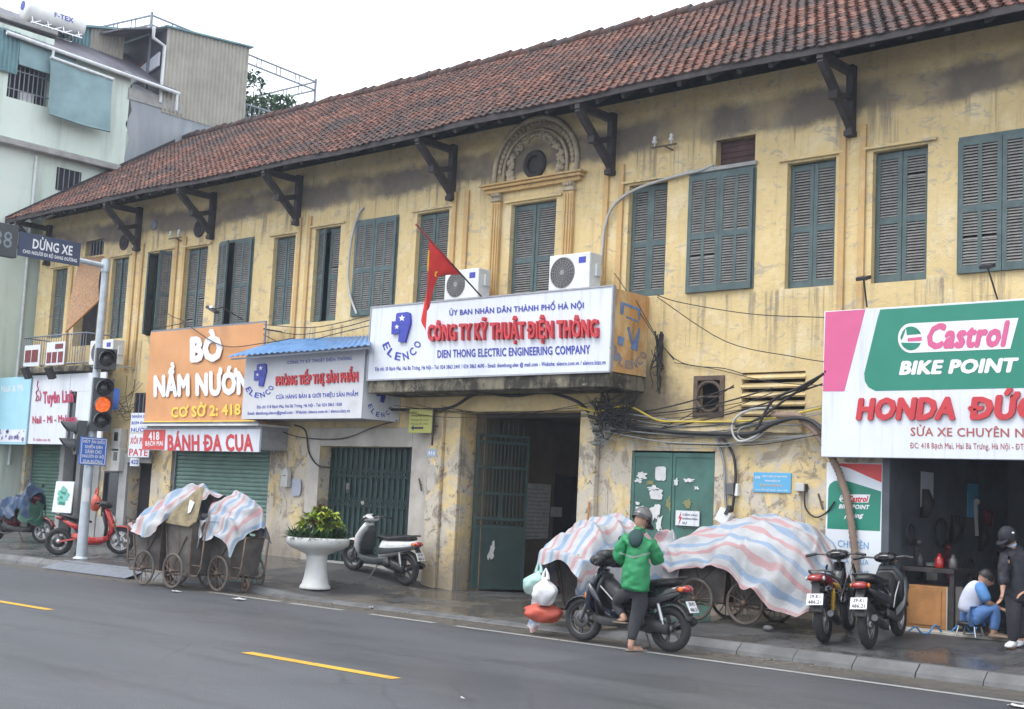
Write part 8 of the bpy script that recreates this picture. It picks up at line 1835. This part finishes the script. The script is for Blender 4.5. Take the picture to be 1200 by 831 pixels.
# ---- standing man at the right edge
fb3 = GW(1187, 760); mz3 = walk_z(fb3.x, fb3.y); SC3 = FPX/((fb3-CC).dot(CF))
ps = thing('person', 'person in dark cap and navy jacket standing with bowed head before the garage', 'person', (fb3.x, fb3.y, mz3))
def q3(px, py, dB=0.0):
    z = (760-py)/SC3; x = (px-1187)/SC3-.049*z; return Vector((fb3.x, fb3.y, mz3))+PR*x+PB*dB+PZ*z
hc3 = q3(1186.5, 631, -.02)
B = {'pelvis': (q3(1194, 697, .02), (.13, .11)), 'waist': (q3(1195, 682, .02), (.12, .10)), 'chest': (q3(1196, 660, .02), (.15, .11)), 'shoulders': (q3(1194.5, 652, .01), (.12, .085)), 'neck': (q3(1191, 640, .0), .052), 'nape': (q3(1189, 636, -.01), .054),
     'hipR': (q3(1188, 703, -.04), .095), 'kneeR': (q3(1187, 729, -.05), .064), 'calfR': (q3(1187.5, 742, -.02), .056), 'ankR': (q3(1188, 754, .02), .040), 'heelR': (q3(1190, 758, .04), .035), 'toeR': (q3(1181, 758.6, -.06), (.042, .02)),
     'hipL': (q3(1201, 703, .10), .095), 'kneeL': (q3(1202, 728, .14), .064), 'calfL': (q3(1203, 741, .17), .056), 'ankL': (q3(1203, 752, .19), .040), 'toeL': (q3(1196, 756, .10), (.04, .02)),
     'shR': (q3(1183.5, 656, -.05), .066), 'elR': (q3(1177, 672, -.08), .05), 'wrR': (q3(1173, 689, -.14), .034), 'haR': (q3(1171.5, 695, -.16), (.034, .022)),
     'shL': (q3(1207, 656, .06), .066), 'elL': (q3(1214, 672, .03), .05), 'wrL': (q3(1206, 688, -.12), .034), 'haL': (q3(1201, 692, -.16), (.034, .022))}
Eb = chain('pelvis', 'waist', 'chest', 'shoulders', 'neck', 'nape')+chain('pelvis', 'hipR', 'kneeR', 'calfR', 'ankR', 'heelR', 'toeR')+chain('pelvis', 'hipL', 'kneeL', 'calfL', 'ankL', 'toeL')+chain('shoulders', 'shR', 'elR', 'wrR', 'haR')+chain('shoulders', 'shL', 'elL', 'wrL', 'haL')
fingers(B, Eb, 'haR', 1, -PZ-PR*.2, PB, PR, .35); fingers(B, Eb, 'haL', -1, -PR-PZ*.4, PB, PZ, .4)
bo3, hf3, hu3, hs3 = body_with_head('body', B, Eb, hc3, -PR*.75-PB*.25-PZ*.55, PZ, m_skin, ps, 1.0)
skin_mesh('trousers', {'top': (q3(1194, 686, .02), (.15, .12)), 'pelvis': (q3(1194, 697, .02), (.15, .125)), 'hipR': (q3(1188, 703, -.04), .112), 'thR': (q3(1187.5, 716, -.05), .098), 'kneeR': (q3(1187, 729, -.05), .084), 'calfR': (q3(1187.5, 742, -.02), .076), 'ankR': (q3(1188.5, 752.5, .02), .066), 'hipL': (q3(1201, 703, .10), .112), 'thL': (q3(1201.5, 716, .12), .098), 'kneeL': (q3(1202, 728, .14), .084), 'calfL': (q3(1203, 741, .17), .076), 'ankL': (q3(1203, 750, .19), .066)},
    chain('top', 'pelvis')+chain('pelvis', 'hipR', 'thR', 'kneeR', 'calfR', 'ankR')+chain('pelvis', 'hipL', 'thL', 'kneeL', 'calfL', 'ankL'), m_trous, ps)
j3 = skin_mesh('jacket', {'end': (q3(1194, 709, .02), (.18, .155)), 'hem': (q3(1194, 702, .02), (.185, .16)), 'waist': (q3(1195, 682, .02), (.18, .155)), 'chest': (q3(1196, 662, .02), (.19, .15)), 'shoulders': (q3(1194.5, 647, .01), (.165, .13)), 'collar': (q3(1191.5, 641, .0), .095),
    'shR': (q3(1182.5, 650.5, -.05), .10), 'upR': (q3(1179, 663, -.07), .08), 'elR': (q3(1177, 673, -.08), .075), 'wrR': (q3(1173.5, 688, -.14), .058), 'shL': (q3(1208.5, 650.5, .06), .10), 'upL': (q3(1213, 663, .05), .08), 'elL': (q3(1214.5, 673, .03), .075), 'wrL': (q3(1207, 687, -.10), .058)},
    chain('end', 'hem', 'waist', 'chest', 'shoulders', 'collar')+chain('shoulders', 'shR', 'upR', 'elR', 'wrR')+chain('shoulders', 'shL', 'upL', 'elL', 'wrL'), m_njacket, ps, sub=3)
md = j3.modifiers.new('d', 'DISPLACE'); md.texture = tx; md.strength = .035; md.mid_level = .5
skin_mesh('shirt_collar', {'a': (q3(1190.6, 641, .0), .078), 'b': (q3(1189.6, 637.6, -.01), .070)}, chain('a', 'b'), m_bluecol, j3)
mb = MB(); cap_shape(mb, hc3+hu3*.004, hf3, hu3, hs3, 1.0, .125, -.45, 1.05); mb.build('hair', m_hair, ps)
mb = MB(); cap_shape(mb, hc3+hu3*.015, hf3, hu3, hs3, 1.0, .130, .0, 1.14); cp = mb.build('cap', m_njacket, ps)
mb = MB(); P = []
for i in range(13): a = -1.0+2.0*i/12; P.append([hc3+hu3*.02+hf3*math.cos(a)*.110+hs3*math.sin(a)*.09, hc3+hu3*.005+hf3*(math.cos(a)*.11+.075*math.cos(a))+hs3*math.sin(a)*.10])
mb.grid(P); pk = mb.build('peak', m_njacket, cp, recalc=False); md = pk.modifiers.new('s', 'SOLIDIFY'); md.thickness = .006
mb = MB(); mb.sph(hc3+hu3*.055-hf3*.02-hs3*-.10, .016, 8, 6, (1, 1, .8)); mb.build('cap_mark', m_lwhite, cp)
for k in ('R', 'L'):
    a = Vector(B['ank'+k][0]); b = Vector(B['toe'+k][0]); d = b-a; d.z = 0; d.normalize(); mb = MB(); mb.loft([(V3(-.03, 0, .01), .034, .035, 0), (V3(.06, 0, .012), .045, .042, 0), (V3(.16, 0, .0), .05, .03, 0), (V3(.24, 0, -.01), .032, .014, 0)], 14, 2.4)
    mb.v = [Matrix.Rotation(math.atan2(d.y, d.x), 3, 'Z') @ p+Vector((a.x, a.y, mz3+.045))-d*.05 for p in mb.v]; mb.build('shoe', m_lwhite, ps)
# ================================================================== GARAGE FITTINGS AND LITTER
fz = walk_z(9, .3)
p = G(1075, 737, fz); cx, cy = 8.44, .34
cb_ = thing('cabinet', 'worn orange plywood cabinet beneath a dark workbench top inside the garage', 'cabinet', (cx, cy, fz))
a = F(1064, 692, cy); b = F(1098, 740, cy); hgt = .58; wd = .58
mb = MB(); mb.bx(cx-.34, cx+.22, cy, cy+.45, fz+.02, fz+hgt); mb.build('box', m_wood, cb_, bevel=.008)
mb = MB(); mb.bx(cx-.31, cx+.15, cy-.012, cy-.001, fz+.06, fz+hgt-.05); mb.build('door', m_wood, cb_, bevel=.004)
mb = MB(); mb.bx(cx+.225, cx+.24, cy-.02, cy+.46, fz+.02, fz+hgt); mb.build('pale_edge', m_whiteplaster, cb_)
wb_ = thing('workbench', 'dark cluttered workbench top above the orange cabinet', 'workbench', (cx+.3, cy+.2, fz))
mb = MB(); mb.bx(cx-.40, cx+.34, cy-.06, cy+.65, fz+.76, fz+.82); mb.build('top', m_darkwood, wb_, bevel=.006)
for s in ((-.38, .0), (.30, .0), (-.38, .6), (.30, .6)): mb = MB(); mb.bx(cx+s[0]-.03, cx+s[0]+.03, cy+s[1]-.03, cy+s[1]+.03, fz, fz+.76); mb.build('leg', m_darkwood, wb_)
rj = random.Random(12)
for i, (mm, lb, dx) in enumerate(((m_redp, 'small red oil can on the dark workbench', .05), (m_engine, 'grey metal can on the dark workbench', .24), (m_black, 'black bottle on the dark workbench', -.22))):
    q_ = Vector((cx+dx, cy+.15, fz+.822)); mb = MB(); mb.lathe([(0, 0), (.055, 0), (.06, .01), (.06, .12), (.03, .15), (.02, .19), (0, .19)], q_, None, 14); tag(mb.build('oil_can', mm, loc=q_), lb, 'can')
# shelf and hanging tyres at the back, dim in the shade
bk = thing('wall_shelf', 'dark shelf loaded with parts high on the back wall of the garage', 'shelf', (9.6, 3.6, 2.0))
mb = MB(); mb.bx(8.6, 12.0, 3.75, 4.18, 2.02, 2.06); mb.build('board', m_darkwood, bk)
for i in range(5): X = 8.8+i*.75; mb = MB(); mb.bx(X-.02, X+.02, 3.80, 4.18, 1.75, 2.018); mb.build('bracket', m_darkwood, bk)
for i in range(7):
    X = 8.9+i*.42; h = rj.uniform(.18, .42); mb = MB(); mb.loft([(V3(X-.13, 3.95, 2.065+h/2), .10, h/2, 0), (V3(X, 3.95, 2.065+h/2), .15, h/2, 0), (V3(X+.14, 3.95, 2.065+h*.42), .10, h*.4, 0)], 12, 3)
    o = mb.build('spare_part', (m_plast, m_engine, m_dkred)[i % 3], loc=(X, 3.95, 2.06)); tag(o, 'dark spare part stacked on the shelf at the back of the garage', 'spare part', 'spare parts on the garage shelf')
for i, (X, z, lb) in enumerate(((9.5, 1.35, 'black tyre hung lowest on the garage back wall left of the standing person'), (10.1, 1.62, 'black tyre hung on the garage back wall behind the standing person'), (11.2, 1.5, 'black tyre hung on the garage back wall at the far right'))):
    mb = MB(); mb.ring((X, 4.09, z), (0, 1, 0), .24, .065, 32, 10); o = mb.build('workshop_tyre', m_tyre, loc=(X, 4.1, z-.3)); tag(o, lb, 'tyre', 'tyres hung in the garage')
for i, (X, lb) in enumerate(((8.9, 'dark jacket hanging at the left of the garage back wall'), (10.7, 'dark overall hanging on the garage back wall between two tyres'))):
    o = tarpaulin(lb, [[(X-.25, 4.02, .85), (X-.27, 3.98, 1.3), (X-.2, 4.05, 1.72)], [(X, 3.94, .82), (X, 3.90, 1.3), (X, 4.02, 1.80)], [(X+.25, 4.0, .88), (X+.27, 3.97, 1.3), (X+.2, 4.05, 1.72)]], name='hanging_coat', m=m_njacket, seed=40+i, wr=.05); o['category'] = 'coat'
rc = thing('red_toolbox', 'dull red toolbox on the garage floor behind the crouched person', 'toolbox', (9.9, 2.2, fz)); mb = MB(); mb.bx(9.55, 10.2, 2.0, 2.4, fz+.01, fz+.5); mb.build('box', M('dull_red_steel', (.16, .03, .03), .5, dirt=.4), rc, bevel=.01)
for k in range(3): mb = MB(); mb.bx(9.58, 10.17, 1.985, 1.998, fz+.04+k*.155, fz+.17+k*.155); dr_ = mb.build('drawer', M('dull_red_drawer', (.13, .03, .03), .5, dirt=.4), rc); mb = MB(); mb.bx(9.75, 10.0, 1.965, 1.984, fz+.10+k*.155, fz+.12+k*.155); mb.build('handle', m_engine, dr_)
# tools and parts hung along the left wall of the garage
rj = random.Random(9)
for i in range(14):
    y_ = .55+i*.25; z_ = rj.uniform(1.0, 2.1); x_ = 8.0; k = i % 4
    mb = MB()
    if k == 0: mb.ring((x_+.05, y_, z_), (1, 0, 0), rj.uniform(.10, .2), .02, 22, 6)
    elif k == 1: mb.bar((x_+.02, y_, z_+.25), (x_+.03, y_+.05, z_-.25), .05, .02); mb.sph((x_+.04, y_, z_+.26), .05, 8, 6)
    elif k == 2: mb.loft([(V3(x_+.02, y_, z_-.2), .09, .05, 1.57), (V3(x_+.08, y_, z_), .13, .07, 1.57), (V3(x_+.03, y_, z_+.2), .06, .04, 1.57)], 10, 2.5)
    else: mb.bx(x_-.02, x_+.06, y_-.1, y_+.1, z_-.12, z_+.12)
    o = mb.build('hung_tool', (m_plast, m_engine, m_darkwood, m_meter, m_plast, m_dkred)[i % 6], loc=(x_, y_, z_)); tag(o, 'dark tool or part hung on the left inner wall of the garage', 'tool', 'tools hung inside the garage')
for i, (y_, z_, mm, lb) in enumerate(((1.0, 1.9, m_white, 'dim white printed sheet on the inner left wall of the garage, nearer the street'), (2.6, 1.8, m_skyblue, 'dim blue printed sheet on the inner left wall of the garage, deeper inside'))):
    mb = MB(); mb.bx(7.975, 7.985, y_, y_+.4, z_, z_+.5); tag(mb.build('wall_sheet', mm, loc=(7.98, y_, z_)), lb, 'poster')
# coiled air hose on the pavement
pts = []
hp = [(1065, 741), (1073, 737), (1080, 745), (1088, 747), (1096, 735), (1105, 747), (1113, 748), (1120, 737), (1128, 733), (1136, 741), (1140, 748), (1146, 736), (1153, 733)]
H3 = []
for i, (px, py) in enumerate(hp): g = G(px, 743, fz); H3.append(Vector((g.x, g.y, max(fz+.012, fz+.012+(743-py)/80*1.0))))
mb = MB(); mb.tube(catm(H3, 6), .011, 6); o = mb.build('air_hose', m_hose, loc=H3[0]); tag(o, 'blue coiled air hose looping along the garage threshold', 'hose')
# wooden stick by the right gate pier, iron bars leaning on the wall
p = F(692, 590, -.2); mb = MB(); mb.tube([(2.95, -.22, .12), (2.97, -.16, 1.75)], .018, 8); tag(mb.build('wooden_stick', m_wood, loc=(2.95, -.22, .12)), 'thin wooden stick leaning on the right gateway pier', 'stick')
for px, py, lb in ((961, 588, 'short rusty iron stub sticking out of the wall near the poster'), (492, 568, 'short rusty iron stub sticking out of the wall left of the gateway')):
    q_ = F(px, py, -.08); mb = MB(); mb.tube([q_+Vector((-.03, 0, .11)), q_+Vector((.05, .0, -.11))], .016, 6); mb.tube([q_, q_+Vector((0, .09, 0))], .01, 5); tag(mb.build('iron_stub', m_rust, loc=q_), lb, 'iron stub')
# posters pasted beside the folding gate
for px, py, w_, h_, lb, mm in ((347, 571, .30, .36, 'faded bluish paper notice pasted on the plaster left of the folding gate', M('faded_blue_paper', (.36, .38, .46), .85, dirt=.3)), (505, 560, .2, .5, 'torn whitish paper pasted on the pier left of the gateway', m_whiteplaster)):
    y_ = -.045 if px < 400 else -.164; q_ = F(px, py, y_); mb = MB(); n_ = 20; pts = []
    rr_ = random.Random(int(px))
    for i in range(n_): a = 2*PI*i/n_; k = max(abs(math.cos(a)), abs(math.sin(a))); s = 1-.12*rr_.random(); pts.append(Vector((q_.x+w_/2*math.cos(a)/k*s, y_, q_.z+h_/2*math.sin(a)/k*s)))
    mb.prism(pts, (0, .004, 0)); tag(mb.build('paper_notice', mm, loc=q_), lb, 'notice')
mbx = thing('letter_box', 'small grey tin box fixed to the plaster left of the folding gate', 'box', F(336, 560, -.05)); p = F(337, 560, -.05); mb = MB(); mb.prism([(p.x-.10, -.14, p.z-.18), (p.x+.10, -.14, p.z-.18), (p.x+.10, -.14, p.z+.12), (p.x+.02, -.14, p.z+.22), (p.x-.10, -.14, p.z+.12)], (0, .10, 0)); mb.build('case', m_meter, mbx, bevel=.008); mb = MB(); mb.bx(p.x-.05, p.x+.06, -.144, -.141, p.z+.03, p.z+.045); mb.build('slot', m_black, mbx)
# scraps of paper on the ground
for i, (px, py, lb) in enumerate(((206, 694, 'crumpled white paper on the road in front of the middle handcart'), (280, 703, 'crumpled white paper on the road right of the refuse handcarts'), (435, 713, 'small scrap of paper on the gutter below the white scooter'), (541, 820, 'tiny scrap of paper on the open road at the bottom'), (1195, 829, 'white scrap of paper on the road at the bottom right corner'))):
    q_ = G(px, py, .006); mb = MB(); P = []; s = (.09, .11, .04, .025, .10)[i]
    for a in range(7): P.append([q_+Vector((s*(a/6-.5)*2+.02*noise.noise(Vector((a, b, i))), s*.6*(b/5-.5)*2, .012+.03*abs(noise.noise(Vector((a*.7, b*.7, i*3)))))) for b in range(6)])
    mb.grid(P, smooth=False); tag(mb.build('paper_scrap', m_scrap, loc=q_, recalc=False), lb, 'litter', 'paper litter on the road')
# loose leaves and grit along the gutter
rj = random.Random(3); mb = MB()
for i in range(900):
    x = rj.uniform(-6, 9); y = kerb_y(x)-abs(rj.gauss(0, .35))-.03; s = rj.uniform(.006, .022); a = rj.uniform(0, 6.3)
    mb.add([(x+s*math.cos(a), y+s*math.sin(a), .008), (x+s*math.cos(a+2.1), y+s*math.sin(a+2.1), .008+s*.5), (x+s*math.cos(a+4.2), y+s*math.sin(a+4.2), .008)], [(0, 1, 2)], False)
tag(mb.build('gutter_litter', M('dry_grit', (.20, .17, .13), .9, var=.5)), 'dry grit and leaf bits scattered along the gutter', 'litter', kind='stuff')
st = thing('stone', 'grey lump of stone chocking the handcart wheel under the long tarpaulin', 'stone', GW(900, 740)); q_ = GW(900, 740); mb = MB(); mb.sph(q_+Vector((0, 0, .04)), .06, 10, 7, (1.3, .9, .7)); mb.build('lump', m_kerb, st)

# ---- the damp grey air of an overcast day
mb = MB(); mb.bx(-320, 320, -220, 320, -1.2, 18)
t = NT('damp_air'); t.t.nodes.remove(t.b); pv = nn(t.t, 'ShaderNodeVolumePrincipled'); pv.inputs['Color'].default_value = (.80, .87, 1, 1); pv.inputs['Density'].default_value = .0011; pv.inputs['Anisotropy'].default_value = .2
t.L(pv.outputs[0], t.t.nodes['Material Output'].inputs['Volume'])
tag(mb.build('haze', t.m), 'thin damp haze over the whole street', 'haze', kind='stuff')
